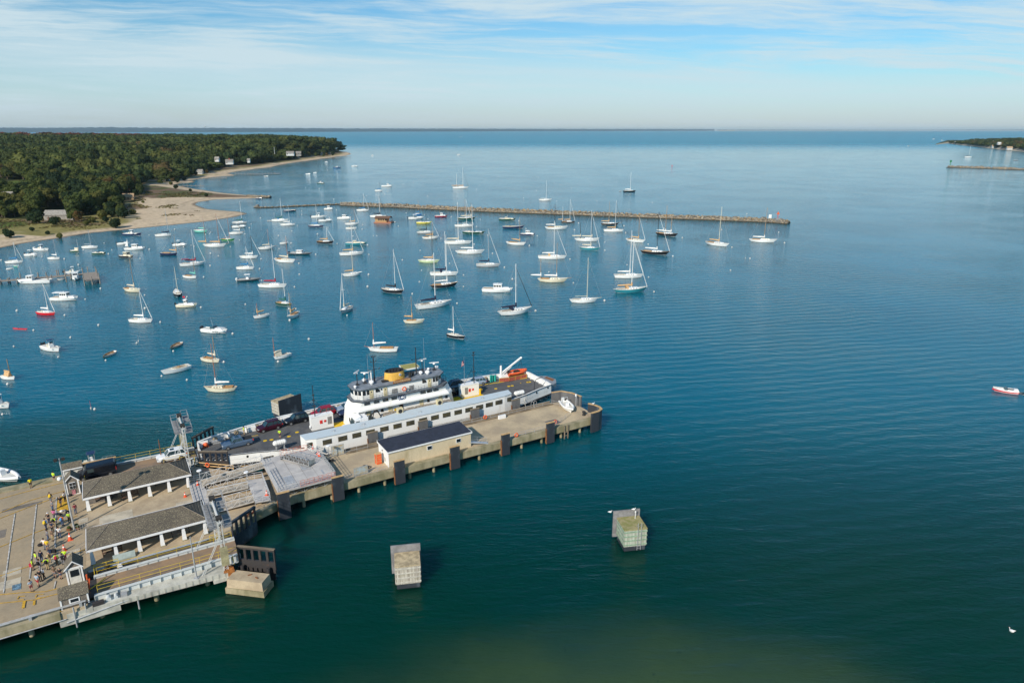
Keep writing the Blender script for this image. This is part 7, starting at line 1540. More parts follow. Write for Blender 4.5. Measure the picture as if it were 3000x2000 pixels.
MB().box(45.3, 46.1, 118.5, 118.6, 3.2, 5.3).make('open_doorway', 'glassdark', cs)
for x in (41.5, 51.3, 55.3): MB().box(x, x+.5, 118.5, 118.6, 4.5, 5.1).make('window', 'glassdark', cs)
MB().box(44.2, 44.7, 118.5, 118.6, 4.2, 4.6).make('warning_sign', 'deckyellow', cs); MB().box(40.1, 40.5, 118.5, 118.6, 4.9, 5.1).make('notice', 'lightred', cs)
for x in (38.6, 40.5, 42.3, 44.1, 50.2, 51.6, 53.0): MB().box(x-.55, x+.55, 117.93, 118.02, 6.78, 7.28).make('window', 'glassdark', cs)
rr_ = MB(); 
for k in range(9): rr_.bar((35.2+k*.05, 119.2, 3.5+k*.4), (35.2+k*.05, 119.7, 3.5+k*.4), .04)
rr_.make('rungs', 'ferrywhite', cs)
UD = 7.7
MB().prism(oct_(36.0, 56.0, 117.55, 123.6, 1.6), UD, UD+.1).make('upper_deck', 'housegrey', fe); MB().prism(oct_(35.9, 56.1, 117.48, 123.7, 1.6), UD-.12, UD-.003).make('deck_edge', 'ferryblack', fe)
hs = MB(); HB = oct_(36.6, 54.9, 118.2, 122.6, 1.25)
loft(hs, HB, UD+.1, HB, 10.0, 0); uh = hs.make('upper_house', 'ferrywhite', fe)
MB().prism(oct_(36.2, 55.3, 117.8, 123.0, 1.35), 10.0, 10.14).make('house_roof', 'houseroof', fe); MB().prism(oct_(36.15, 55.35, 117.75, 123.05, 1.36), 9.93, 9.997).make('roof_edge', 'ferryblack', fe)
for x in (39.3, 42.1, 51.4): MB().box(x, x+.75, 118.13, 118.2, UD+.1, 9.6).mat(1).cyl((x+.37, 118.12, 9.15), (x+.37, 118.13, 9.15), .13, None, 10).make('door', ['doorcream', 'rubber'], uh)
for x0, x1 in ((37.95, 38.5), (38.75, 39.2), (52.5, 52.95), (53.1, 53.6)): MB().box(x0, x1, 118.13, 118.2, 8.75, 9.65).make('wheelhouse_window', 'glassdark', uh)
for x in (40.5, 50.2): MB().mesh([(x, 118.13, 8.9), (x+.9, 118.13, 8.9), (x+.8, 118.13, 9.35), (x+.4, 118.13, 9.65), (x, 118.13, 9.7)], [(0, 1, 2, 3, 4)]).make('curved_window', 'glassdark', uh)
for a_, s in ((36.6, -1), (54.9, 1)):
    for k in range(5):
        if k < 4: y = 119.55+k*.52; MB().box(min(a_, a_+s*.06), max(a_, a_+s*.06), y, y+.4, 8.75, 9.6).make('wheelhouse_window', 'glassdark', uh)
    for k in range(2): # on the chamfered corner
        c0 = Vector((a_, 119.45)); c1 = Vector((a_-s*1.25, 118.2)); p = c0.lerp(c1, .12+.42*k); q = c0.lerp(c1, .46+.42*k); n = Vector((s, -1)).normalized()*.05
        MB().prism([tuple(p), tuple(q), tuple(q+n), tuple(p+n)], 8.75, 9.6).make('wheelhouse_window', 'glassdark', uh)
MB().cyl((41.7, 118.12, 9.3), (41.7, 118.2, 9.3), .17, None, 12).make('porthole', 'glassdark', uh); MB().box(43.8, 44.9, 118.14, 118.2, 7.95, 8.9).box(47.4, 48.4, 118.14, 118.2, 8.0, 8.9).make('louvre', 'platformgrate', uh)
rail_ = MB().rail([(37.9, 117.65, UD+.1), (54.2, 117.65, UD+.1), (55.9, 119.2, UD+.1), (55.9, 122, UD+.1)], 1.0, 3, 1.25, .022).rail([(36.1, 119.2, UD+.1), (37.9, 117.65, UD+.1)], 1.0, 3, 1.25, .022).rail([(55.9, 122, UD+.1), (54.3, 123.5, UD+.1), (37.6, 123.5, UD+.1)], 1., 3, 1.6, .022); rail_.make('railing', 'ferryblack', fe)
MB().torus((46.1, 117.5, 8.75), .36, .11, 'y', 18, 8).make('life_ring', 'orange', fe)
em = MB().cyl((45.7, 117.92, 6.95), (45.7, 118.02, 6.95), .78, None, 24).make('emblem', 'navyblue', fe)
MB().torus((45.7, 117.90, 6.95), .60, .045, 'y', 24, 5).mesh([(45.35, 117.9, 6.75), (45.9, 117.9, 6.7), (46.1, 117.9, 6.95), (45.75, 117.9, 7.3), (45.5, 117.9, 7.05)], [(0, 1, 2, 3, 4)]).make('emblem_mark', 'trimwhite', em)
# funnel with its badge
fn = MB(); n = 28; c0 = (45.3, 120.4)
ring = lambda rx, ry, z: [(c0[0]+rx*math.cos(2*math.pi*k/n), c0[1]+ry*math.sin(2*math.pi*k/n), z) for k in range(n)]
r0, r1, r2, r3 = ring(2.15, 1.35, 10.14), ring(1.95, 1.2, 11.75), ring(1.93, 1.18, 11.95), ring(1.75, 1.02, 11.9)
for a_, b_, m_i in ((r0, r1, 0), (r1, r2, 1), (r2, r3, 1), (r3, ring(1.7, 1., 11.2), 1)):
    fn.mat(m_i)
    for k in range(n): fn.q([a_[k], a_[(k+1) % n], b_[(k+1) % n], b_[k]], True)
fn.mat(1).q(ring(1.7, 1., 11.2)); fu = fn.make('funnel', ['funnelyellow', 'ferryblack'], fe)
for k in range(4): fx = 44.3+k*.65; MB().cyl((fx, 120.4, 11.2), (fx, 120.4, 12.05), .2, None, 10).make('exhaust_pipe', 'ferryblack', fu)
MB().cyl((46.0, 119.13, 11.2), (46.0, 119.24, 11.2), .24, None, 16).mat(1).cyl((46.0, 119.11, 11.2), (46.0, 119.12, 11.2), .15, None, 12).make('funnel_badge', ['trimwhite', 'navyblue'], fu)
# name board
nb = MB().mesh([(43.9, 117.72, 10.14), (47.7, 117.72, 10.14), (47.55, 117.72, 10.62), (46.9, 117.72, 10.78), (44.6, 117.72, 10.78), (44.05, 117.72, 10.55), (43.9, 117.80, 10.14), (47.7, 117.80, 10.14), (47.55, 117.80, 10.62), (46.9, 117.80, 10.78), (44.6, 117.80, 10.78), (44.05, 117.80, 10.55)], [(0, 1, 2, 3, 4, 5), (11, 10, 9, 8, 7, 6), (0, 6, 7, 1), (1, 7, 8, 2), (2, 8, 9, 3), (3, 9, 10, 4), (4, 10, 11, 5), (5, 11, 6, 0)]).make('name_board', 'boardbrown', fe)
tc = bpy.data.curves.new('lettering', 'FONT'); tc.body = 'GOVERNOR'; tc.size = .56; tc.align_x = 'CENTER'; tc.extrude = .012; tc.space_character = 1.12
to = bpy.data.objects.new('lettering', tc); me = bpy.data.meshes.new_from_object(to); bpy.data.objects.remove(to)
o = bpy.data.objects.new('lettering', me); COL.objects.link(o); o.parent = nb; me.materials.clear(); me.materials.append(M['doorcream']); o.location = (45.8, 117.70, 10.25); o.rotation_euler = (math.pi/2, 0, 0)
# radars, domes, masts on the roof
def radar(x, y, h, rot, w_=.9):
    r_ = MB().cyl((x, y, 10.14), (x, y, 10.14+h), .10, .07, 8).fr((x-.35, x+.35, y-.35, y+.35, 10.14), (x-.1, x+.1, y-.1, y+.1, 10.6)).make('radar_mast', 'ferryblack', fe)
    MB().cyl((x, y, 10.14+h), (x, y, 10.35+h), .26, .2, 10).box(x-w_, x+w_, y-.09, y+.09, 10.38+h, 10.52+h, rot, (x, y)).make('radar_scanner', 'trimwhite', r_)
radar(37.8, 120.6, 2.4, .7); radar(39.4, 120.8, 1.9, -.5, .7); radar(54.1, 120.9, 1.3, -.3, 1.); radar(51.6, 121.2, 2.3, .1, 1.)
for x, y, s in ((40.3, 119.6, .5), (39.5, 121.6, .45), (50.7, 119.9, .42), (51.9, 119.3, .5), (36.9, 119.2, .3), (55.0, 121.6, .38), (53.0, 121.3, .3)): MB().cyl((x, y, 10.14), (x, y, 10.3), s*.5, None, 8).sph((x, y, 10.3+s*.6), s, 12, 8, .8).make('satellite_dome', 'trimwhite', fe)
def mast(name, x, y, z0, z1, r, arms, mt='ferryblack'):
    mb = MB().cyl((x, y, z0), (x, y, z1), r, r*.6, 8)
    for z, l in arms: mb.bar((x-l, y, z), (x+l, y, z), .05); mb.sph((x+l, y, z+.1), .12, 6, 4).sph((x-l, y, z+.1), .12, 6, 4)
    mb.make(name, mt, fe)
mast('signal_mast', 41.3, 120.7, 10.14, 15.5, .14, ((12.6, 1.1), (14.2, .5), (15.2, .35))); mast('signal_mast', 50.1, 120.7, 10.14, 15.7, .13, ((13.2, .9),)); mast('whip_antenna', 39.7, 119.4, 10.14, 16.4, .03, (), 'alloy'); mast('whip_antenna', 51.6, 120.0, 10.14, 17.6, .03, (), 'alloy')
mast('signal_mast', 63.9, 122.2, 5.0, 12.0, .11, ((11.2, .3), (11.8, .15), (7.5, .3))); mast('signal_mast', 29.6, 122.0, 5.0, 11.3, .10, ((9.2, .15), (8.2, .2), (7.0, .25)))
MB().bar((63.9, 122.2, 9.), (61.6, 122.3, 5.1), .04).bar((29.6, 122, 8.2), (32., 122.2, 5.1), .04).bar((29.6, 122, 7.2), (30.5, 123.2, 5.1), .03).make('mast_stay', 'ferryblack', fe)
MB().path([(40.4, 121.2, 10.14), (40.4, 121.2, 12.2), (41.0, 121.3, 12.3)], .04).cyl((40.5, 120.2, 10.14), (40.5, 120.2, 12.4), .12, None, 8).make('antenna', 'trimwhite', fe)
MB().prism([(47.4, 121.3), (51.2, 121.3), (51.4, 124.1), (47.9, 124.4)], 11.0, 11.25).mat(1).prism([(47.5, 121.4), (51.1, 121.4), (51.3, 124.0), (48, 124.3)], 11.25, 11.27).make('engine_room_casing', ['ferrywhite', 'mossyellow'] if 'mossyellow' in M else ['ferrywhite', mat('mossyellow', (.32, .30, .10), .9)], fe)
MB().box(42.4, 43.6, 119.3, 120.1, 10.14, 10.42).cyl((48.2, 119.5, 10.14), (48.2, 119.5, 11.1), .3, None, 10).cyl((49.0, 119.9, 10.14), (49.0, 119.9, 10.9), .25, None, 10).make('deck_gear', 'rubber', fe)
# deckhouses, yellow walkways, deck marks
for (a0, a1, b0, b1) in ((28.7, 32.9, 121.6, 123.0), (60.7, 64.8, 121.7, 123.2)):
    dh = MB().box(a0, a1, b0, b1, FY, 4.9).box(a0-.06, a1+.06, b0-.06, b1+.06, 4.9, 5.0).make('deckhouse', 'ferrywhite', fe)
    MB().box(a0+(3.1 if a0 < 50 else .7), a0+(3.9 if a0 < 50 else 1.4), b0-.05, b0, 3.0, 4.5).make('louvre', 'platformgrate', dh); MB().box(a0+1.6, a0+2.1, b0-.05, b0, 3.4, 4.1).box(a0+2.4, a0+2.8, b0-.08, b0, 3.6, 4.0).make('fire_cabinet', 'lightred', dh); MB().cyl((a0-.35, b0+.2, 3.1), (a0-.15, b0+.2, 3.1), .3, None, 12).make('hose_reel', 'trimwhite', dh)
    if a0 > 50: MB().cyl((a1+.3, b0+.1, FY), (a1+.3, b0+.1, 3.6), .25, None, 10).torus((a1+.6, b0+.1, 3.3), .2, .07, 'y', 10, 5).make('vent', 'deckyellow', dh)
MB().prism([(32.9, 115.6), (36.5, 115.6), (36.5, 122.8), (32.9, 123.2)], FY, FY+.02).prism([(57.0, 115.6), (67.5, 115.6), (65.3, 121.6), (60.5, 121.6), (60.5, 123), (57.6, 123)], FY, FY+.02).make('yellow_walkway', 'deckyellow', fe)
mb = MB()
for (a, b) in ((20.1, 121.8), (21.2, 121.6), (24.3, 121.4), (26.1, 122.5)): mb.cyl((a, b, FY+.004), (a, b, FY+.02), .36, None, 16)
for q in ((750, 638), (925, 605), (972, 598), (1205, 547), (1180, 550), (1085, 562)): a, b = Qp(1290+q[0]/4.612, 1000+q[1]/4.612, FY); mb.cyl((a, b, FY+.004), (a, b, FY+.02), .36 if q[0] != 1085 else .15, None, 16)
for pts in (((12.2, 125.2), (19.5, 124.9)), ((29.5, 129.0), (33, 129.2))): mb.prism([(pts[0][0], pts[0][1]), (pts[1][0], pts[1][1]), (pts[1][0], pts[1][1]+.15), (pts[0][0], pts[0][1]+.15)], FY+.004, FY+.02)
mb.make('deck_marking', 'deckyellow', fe)
MB().rail([(14.5, 117.6, FY), (19.5, 116.4, FY), (24.8, 115.2, FY)], 1.0, 2, 1.6, .02).rail([(72.5, 115.2, FY), (76.5, 116.3, FY)], 1.0, 2, 1.5, .02).path([(75.4, 116.2, FY), (75.6, 116.3, 4.9), (76.3, 116.6, 5.3), (78.2, 117.2, 5.2)], .07, 6).make('deck_rail', 'ferryblack', fe)
def raft(a, b, L):
    r_ = MB().cyl((a, b, 3.75), (a+L, b, 3.75), .48, None, 14).sph((a, b, 3.75), .48, 12, 8).sph((a+L, b, 3.75), .48, 12, 8).make('life_raft_canister', 'sailwhite', fe)
    mb = MB(); [mb.torus((a+.2+k*(L-.4)/3, b, 3.75), .49, .02, 'x', 14, 4) for k in range(4)]; mb.box(a, a+.12, b-.4, b+.4, FY, 3.35).box(a+L-.12, a+L, b-.4, b+.4, FY, 3.35); mb.make('cradle', 'galv', r_)
raft(20.9, 116.5, 1.5); raft(70.1, 115.0, 1.6)
for a0, a1, b in ((18.1, 19.6, 127.2), (24.6, 27., 128.2)): MB().box(a0, a1, b, b+.8, FY, 3.3).make('locker', 'ferrywhite', fe)
for k, a in enumerate((16.0, 19.9, 27.9, 37.5, 62.7, 70.0, 36.2, 12.2)): y = np.interp(a, [9, 11.7, 17, 25, 40, 60, 70.4, 75], [125, 126.2, 127.5, 129.1, 129.7, 129.4, 128.6, 127.7])-.5; MB().torus((a, y, 2.95), .32, .12, 'y', 12, 6).torus((a, y-.1, 2.9), .26, .1, 'y', 12, 6).make('rope_coil', 'ropes', fe)
MB().torus((14.6, 126.2, 2.95), .42, .2, 'x', 16, 8).make('hose_reel', 'ferrywhite', fe); MB().box(11.4, 13.8, 125.0, 125.8, 2.65, 2.85).box(11.6, 13.6, 125.1, 125.7, FY, 2.64).make('folded_ramp', 'galv', fe); MB().fr((9.8, 10.9, 124.4, 125.2, FY), (10., 10.7, 124.5, 125., 3.1)).sph((10.4, 124.5, 2.8), .4, 8, 5).make('life_jacket_pile', 'orange', fe)
MB().torus((63.6, 128.75, 3.), .36, .11, 'y', 16, 8).make('life_ring', 'orange', fe)
MB().cyl((62.5, 124, 5.), (62.5, 124, 10.6), .035, .02, 5).cyl((62.5, 124, FY), (62.5, 124, 5), .06).make('flag_staff', 'alloy', fe)
fl = MB()
for k in range(7): z = 9.9-k*.16; fl.mat(k % 2).mesh([(62.46, 124.02, z), (62.46, 124.02, z-.16), (61.95-.03*k, 123.9, z-.42), (61.95-.03*k, 123.9, z-.26)], [(0, 1, 2, 3)])
fl.mat(2).mesh([(62.47, 124.0, 9.91), (62.47, 124.0, 9.3), (62.2, 123.94, 9.18), (62.2, 123.94, 9.78)], [(0, 1, 2, 3)]); fl.make('flag', ['lightred', 'trimwhite', 'navyblue'], fe)
MB().box(67.3, 68.3, 116.2, 116.35, 2.7, 3.6).make('sign_board', 'orange', fe)
mb = MB().path([(71.5, 113.8, 2.6), (70.6, 112.2, 2.1), (69.6, 110.3, 2.6), (69.4, 109.5, 2.7)], .05, 6); mb.make('mooring_line', 'canvas', fe)
# crane, rescue boat and fenced zone
cr = MB().cyl((73.6, 127.4, FY), (73.6, 127.4, 5.6), .32, .24, 12).fr((73.3, 75.6, 126.9, 128.1, FY), (73.5, 75.2, 127.1, 127.9, 3.4)).make('crane', 'ferrywhite', fe)
MB().bar((73.4, 127.4, 3.6), (78.4, 126.6, 6.9), .30).bar((73.7, 127.3, 3.2), (76.1, 127.0, 5.), .16).sph((78.5, 126.6, 6.9), .28, 8, 6).make('crane_boom', 'ferrywhite', cr); MB().cyl((78.5, 126.6, 6.8), (77.6, 126.6, 4.2), .025, None, 4).cyl((78.5, 126.6, 6.8), (78.6, 126.6, 4.2), .025, None, 4).make('cable', 'rubber', cr)
mb = MB(); zp = [(72.3, 125.9), (74.5, 125.2), (79.2, 125.2)]
for (x0, y0), (x1, y1) in zip(zp[:-1], zp[1:]):
    mb.mat(0).box(min(x0, x1), max(x0, x1), min(y0, y1)-.02, min(y0, y1)+.02, FY+.05, FY+.95) if y0 == y1 else mb.mat(0).prism([(x0, y0), (x1, y1), (x1, y1+.03), (x0, y0+.03)], FY+.05, FY+.95)
    mb.mat(1); mb.rail([(x0, y0-.03, FY), (x1, y1-.03, FY)], 1.0, 1, 1.7, .03)
mb.mat(1).prism([(66.5, 126.6), (72.3, 125.7), (79.2, 125.0), (79.2, 125.15), (72.3, 125.85), (66.5, 126.75)], FY+.005, FY+.08); mb.make('netted_barrier', ['netorange_red', 'yellowrail'] if 'netorange_red' in M else [mat('netorange_red', (.42, .10, .06), .9, 0, .4, 6), 'yellowrail'], fe)
o = MB().cyl((0, 0, 0), (0, 0, 1.5), .42, .42, 12).cyl((.9, .1, 0), (.9, .1, 1.3), .4, .4, 12).make('green_drums', mat('aqua', (.02, .35, .28), .5), fe, loc=(71.0, 127.2, FY))
r_ = qthing('rescue_boat', 'orange rescue boat hanging from the crane at the ferry bow', 'rescue boat', 77.4, 126.5, 3.25, R(-8)); mb, ol = hull_geo(4.6, 1.9, .5, .85, (.02, .1), .5, .5); mb.make('hull', ['orange', 'orange'], r_); mb = MB()
for s in (-1, 1): mb.path([(x, s*w_, z) for x, w_, z in ol], .24, 8)
mb.make('inflatable_tube', 'orange', r_); MB().box(-.8, .4, -.35, .35, .2, .85).box(-2.4, -2.0, -.2, .2, .2, 1.1).make('engine', 'rubber', r_); MB().torus((1.2, 0, .75), .35, .14, 'z', 12, 6).make('life_ring', 'orange', r_)

# ------------------------------------------------------------------ vehicles
for n_, c_ in dict(carblue=(.10, .155, .235), carmaroon=(.05, .006, .018), carblack=(.012, .014, .02), carred=(.38, .012, .03), carnavy=(.03, .04, .09), carsilver=(.34, .42, .52), carwhite=(.78, .80, .82), cardark=(.02, .03, .05)).items(): mat(n_, c_, .22, .25 if n_ != 'carwhite' else 0, .04, 2)
mat('carglass', (.02, .045, .055), .06, 0, .05, 3, spec=.9); mat('headlamp', (.7, .72, .75), .15, .3)
def car(kind, a, b, z, rz, paint, label, name='parked_car', cat='car'):
    "front points to local -x"
    r_ = qthing(name, label, cat, a, b, z, rz, 'vehicles on the car deck' if name != 'x' else None)
    L, Wd, H_ = dict(suv=(4.75, 1.94, 1.80), sedan=(4.8, 1.86, 1.46), pickup=(5.4, 2.0, 1.8), wagon=(4.8, 1.86, 1.66))[kind]; hl = L/2; hood = dict(suv=1.02, sedan=.92, pickup=1.1, wagon=.98)[kind]
    # lower body lofted along the length: (x, z bottom, z top, half width)
    st = [(-hl, .38, .62, .72), (-hl+.12, .28, hood-.14, .90), (-hl+.75, .24, hood-.02, .98), (-hl+1.35, .22, hood+.04, 1.), (0, .22, hood+.08, 1.), (hl-1.2, .22, hood+.10, 1.), (hl-.25, .26, hood+.08, .95), (hl, .40, hood-.15, .84)]
    mb = MB(); rg = []
    for x, zb, zt, f in st: w_ = Wd/2*f; rg.append([(x, -w_*.92, zb), (x, -w_, zb+.22), (x, -w_, zt-.18), (x, -w_*.88, zt), (x, w_*.88, zt), (x, w_, zt-.18), (x, w_, zb+.22), (x, w_*.92, zb)])
    for p, q in zip(rg[:-1], rg[1:]):
        for k in range(8): mb.q([p[k], q[k], q[(k+1) % 8], p[(k+1) % 8]], k not in (7,))
    mb.q(rg[0][::-1]); mb.q(rg[-1]); body = mb.make('body', paint, r_)
    g0, g1, t0, t1 = dict(suv=(-1.05, hl-.12, -.35, hl-.55), sedan=(-.95, hl-.65, -.25, hl-1.5), pickup=(-1.15, .95, -.5, .72), wagon=(-1.0, hl-.1, -.3, hl-.6))[kind]
    zt = H_-.06; wb, wt = Wd/2*.90, Wd/2*.74
    MB().fr((g0, g1, -wb, wb, hood), (t0, t1, -wt, wt, zt)).make('windows', 'carglass', r_)
    mb = MB().fr((t0-.04, t1+.04, -wt-.03, wt+.03, zt), (t0+.12, t1-.1, -wt+.12, wt-.12, H_))
    for s in (-1, 1):
        for (xb, xt) in ((g0, t0), (g1, t1), ((g0+g1)/2-.1, (t0+t1)/2-.1))+((((g0+3*g1)/4, (t0+3*t1)/4),) if kind in ('suv', 'wagon') else ()): mb.bar((xb, s*(wb+.01), hood), (xt, s*(wt+.01), zt), .075)
        if kind in ('suv', 'wagon'): mb.bar((t0+.2, s*(wt-.08), H_+.04), (t1-.1, s*(wt-.08), H_+.04), .035)
    mb.make('roof', paint, r_)
    if kind == 'pickup': MB().box(1.08, hl-.12, -Wd*.42, Wd*.42, hood+.10, hood+.13).make('bed_cover', 'rubber', r_)
    if kind in ('pickup', 'suv') and paint in ('carblue', 'carwhite'): MB().box(t0+.22, t0+.85, -.38, .38, H_, H_+.02).make('sunroof', 'carglass', r_)
    for x in (-hl+.95, hl-1.0):
        for s in (-1, 1):
            wh = MB().cyl((x, s*(Wd/2-.22), .34), (x, s*(Wd/2+.02), .34), .35, None, 16).make('wheel', 'rubber', r_); MB().cyl((x, s*(Wd/2-.02), .34), (x, s*(Wd/2+.035), .34), .22, .19, 12).make('rim', 'rim', wh)
    for s in (-1, 1): MB().box(-hl+.02, -hl+.22, s*Wd*.36-.2, s*Wd*.36+.2, hood-.30, hood-.14).make('headlight', 'headlamp', r_); MB().box(hl-.14, hl+.015, s*Wd*.38-.12, s*Wd*.38+.1, hood-.32, hood-.05).make('tail_light', 'lightred', r_); MB().box(g0+.25, g0+.45, s*(Wd/2+.02)-.09, s*(Wd/2+.02)+.09, hood+.02, hood+.18).make('wing_mirror', paint, r_)
    MB().box(-hl-.02, -hl+.05, -.55, .55, .45, .62).box(-hl+.05, -hl+.1, -.28, .28, .30, .42).make('grille', 'rubber', r_)
    return r_
car('pickup', 15.35, 122.15, FY, R(1), 'carblue', 'grey-blue pickup truck with black bed cover at the stern of the ferry deck', 'pickup_truck', 'pickup'); car('suv', 21.9, 126.5, FY, R(7), 'carmaroon', 'dark maroon car, second in the far lane of the ferry'); car('suv', 27.3, 127.2, FY, R(4), 'carblack', 'black car between the maroon and the red one')
car('suv', 32.6, 127.9, FY, R(2), 'carred', 'bright red car behind the small deckhouse'); car('sedan', 37.6, 128.2, FY, R(2), 'carsilver', 'silver-blue car by the far bulwark beside the ferry house'); car('wagon', 37.4, 125.6, FY, R(2), 'carnavy', 'dark violet-blue car at the corner of the ferry house')
car('suv', 61.6, 128.0, FY, 0, 'cardark', 'dark car by the far bulwark ahead of the ferry house'); car('suv', 59.7, 124.6, FY, 0, 'carblack', 'black-blue car behind the forward deckhouse'); car('wagon', 67.0, 127.3, FY, R(-4), 'carsilver', 'silver estate car nearest the bow of the ferry')
car('suv', 4.6, 122.1, 2.52, R(2), 'carwhite', 'white car driving off the ferry on the ramp', 'moving_car')
# black van on the wharf
r_ = qthing('van', 'long black van beside the far shelter, seen above its roof', 'van', -6.4, 121.7, DZ); mb = MB(); rg = []
for x, zb, zt, f in ((-3.0, .4, 1.0, .85), (-2.8, .3, 1.25, .95), (-2.2, .3, 1.45, 1.), (-1.5, .3, 2.25, 1.), (2.4, .3, 2.35, 1.), (2.6, .4, 2.2, .95)): rg.append([(x, -f, zb), (x, -f, zt-.35), (x, -f*.85, zt), (x, f*.85, zt), (x, f, zt-.35), (x, f, zb)])
for p, q in zip(rg[:-1], rg[1:]):
    for k in range(5): mb.q([p[k], q[k], q[k+1], p[k+1]])
mb.q(rg[0][::-1]); mb.q(rg[-1]); mb.make('body', 'carblack', r_); MB().mesh([(-2.15, -.82, 1.5), (-2.15, .82, 1.5), (-1.55, .78, 2.2), (-1.55, -.78, 2.2)], [(0, 1, 2, 3)]).box(-1.4, -.5, -1.02, -1., 1.3, 1.9).make('windscreen', 'carglass', r_); MB().box(2.55, 2.65, -.95, -.75, .9, 1.5).make('tail_light', 'lightred', r_)
for x in (-2.1, 1.7):
    for s in (-1, 1): wh = MB().cyl((x, s*.8, .36), (x, s*1.03, .36), .36, None, 14).make('wheel', 'rubber', r_); MB().cyl((x, s*1.0, .36), (x, s*1.05, .36), .22, None, 10).make('rim', 'rim', wh)
# lorry with stone trailer
r_ = qthing('lorry', 'white lorry with a flatbed of stone slabs beside the ferry house', 'lorry', 33.2, 116.6, FY)
mb = MB().fr((0, 1.6, -1.0, 1.0, .6), (.25, 1.6, -.9, .9, 1.75)).fr((1.6, 3.3, -1.2, 1.2, .6), (2.1, 3.25, -1.08, 1.08, 3.0)).fr((3.3, 4.6, -1.2, 1.2, .6), (3.3, 4.6, -1.1, 1.1, 3.1)).fr((2.1, 3.2, -1., 1., 3.), (3.2, 3.3, -1., 1., 3.5)); mb.make('cab', 'carwhite', r_)
MB().mesh([(1.63, -1.02, 1.85), (1.63, 1.02, 1.85), (2.07, .96, 2.85), (2.07, -.96, 2.85)], [(0, 1, 2, 3)]).mesh([(2.1, -1.18, 1.8), (2.95, -1.18, 1.8), (2.95, -1.12, 2.65), (2.25, -1.12, 2.65)], [(0, 1, 2, 3)]).make('windscreen', 'carglass', r_); MB().box(-.1, .1, -.9, .9, .5, .9).make('bumper', 'chrome', r_); MB().box(-.06, .05, -.5, .5, .95, 1.6).make('grille', 'rubber', r_)
for s in (-1, 1): MB().cyl((4.75, s*.95, .8), (4.75, s*.95, 3.4), .1, None, 8).make('exhaust_stack', 'chrome', r_); MB().box(1.75, 1.9, s*1.45-.1, s*1.45+.1, 1.9, 2.6).bar((1.8, s*1.1, 2.), (1.8, s*1.4, 2.2), .04).make('wing_mirror', 'rubber', r_)
MB().box(4.8, 23, -1.25, 1.25, 1.05, 1.3).make('flatbed', 'hullgrey', r_)
for x in (.9, 5.6, 6.8, 19.5, 20.8):
    for s in (-1, 1): wh = MB().cyl((x, s*.85, .5), (x, s*1.2, .5), .5, None, 14).make('wheel', 'rubber', r_); MB().cyl((x, s*1.18, .5), (x, s*1.22, .5), .28, None, 10).make('rim', 'rim', wh)
rs = np.random.RandomState(6); k = 0
MB().path([(5.2, -.8, 1.3), (5.4, -.6, 3.2), (6.8, .1, 3.6), (7.6, .5, 2.2)], .12, 6).path([(6., .8, 1.3), (6.4, .6, 3.3), (7.2, .2, 3.1)], .09, 6).make('loader_arm', 'rubber', r_)
x = 8.2
while x < 21.5:
    w_ = rs.uniform(1.1, 2.2)
    for lv in range(2):
        o = MB().fr((x, x+w_-.1, -1.1, 1.1, 1.3+lv*.5), (x+.08, x+w_-.2, -1.0, 1.02, 1.75+lv*.5+rs.uniform(-.1, .1))).make('stone_slab', 'stone', loc=W(33.2, 116.6, FY)); o.rotation_euler = (0, 0, QA)
        tag(o, 'rough stone slab stacked on the lorry flatbed', 'stone', 'stone slabs on the lorry')
    x += w_

# ------------------------------------------------------------------ people
for n_, c_ in dict(skin=(.48, .28, .19), skindark=(.22, .12, .08), hair_dark=(.03, .02, .015), hair_grey=(.25, .23, .2), hivis=(.55, .85, .04), hiyellow=(.80, .72, .02), hiorange=(.85, .20, .02), cblack=(.02, .02, .024), cgrey=(.22, .22, .24), cjeans=(.07, .11, .20), ckhaki=(.42, .32, .18), cwhite=(.72, .72, .72), cpink=(.62, .16, .34), cblue=(.10, .25, .50), cnavy=(.02, .03, .07), cbrown=(.17, .12, .08), cmaroon=(.22, .03, .05), cyellow=(.75, .52, .04), clight=(.36, .46, .58), cred=(.42, .03, .06), shoe=(.06, .05, .05)).items(): mat(n_, c_, .8, 0, .1, 6, spec=.2)
def skin_mesh(name, verts, edges, sub=1):
    "grow a continuous surface over a jointed skeleton; verts = (x, y, z, rx, ry)"
    me = bpy.data.meshes.new(name); me.from_pydata([v[:3] for v in verts], edges, []); o = bpy.data.objects.new(name, me); COL.objects.link(o)
    md = o.modifiers.new('skin', 'SKIN'); md.use_smooth_shade = True; 
    if not me.skin_vertices: me.attributes
    sl_ = me.skin_vertices[0].data if me.skin_vertices else None
    if sl_ is None:
        bpy.context.view_layer.objects.active = o; bpy.ops.mesh.customdata_skin_add(); sl_ = me.skin_vertices[0].data
    for i, v in enumerate(verts): sl_[i].radius = (v[3], v[4] if len(v) > 4 else v[3])
    sl_[0].use_root = True
    if sub: s_ = o.modifiers.new('sub', 'SUBSURF'); s_.levels = sub; s_.render_levels = sub
    dg = bpy.context.evaluated_depsgraph_get(); out_ = bpy.data.meshes.new_from_object(o.evaluated_get(dg)); bpy.data.objects.remove(o); out_.name = name
    for p_ in out_.polygons: p_.use_smooth = True
    return out_
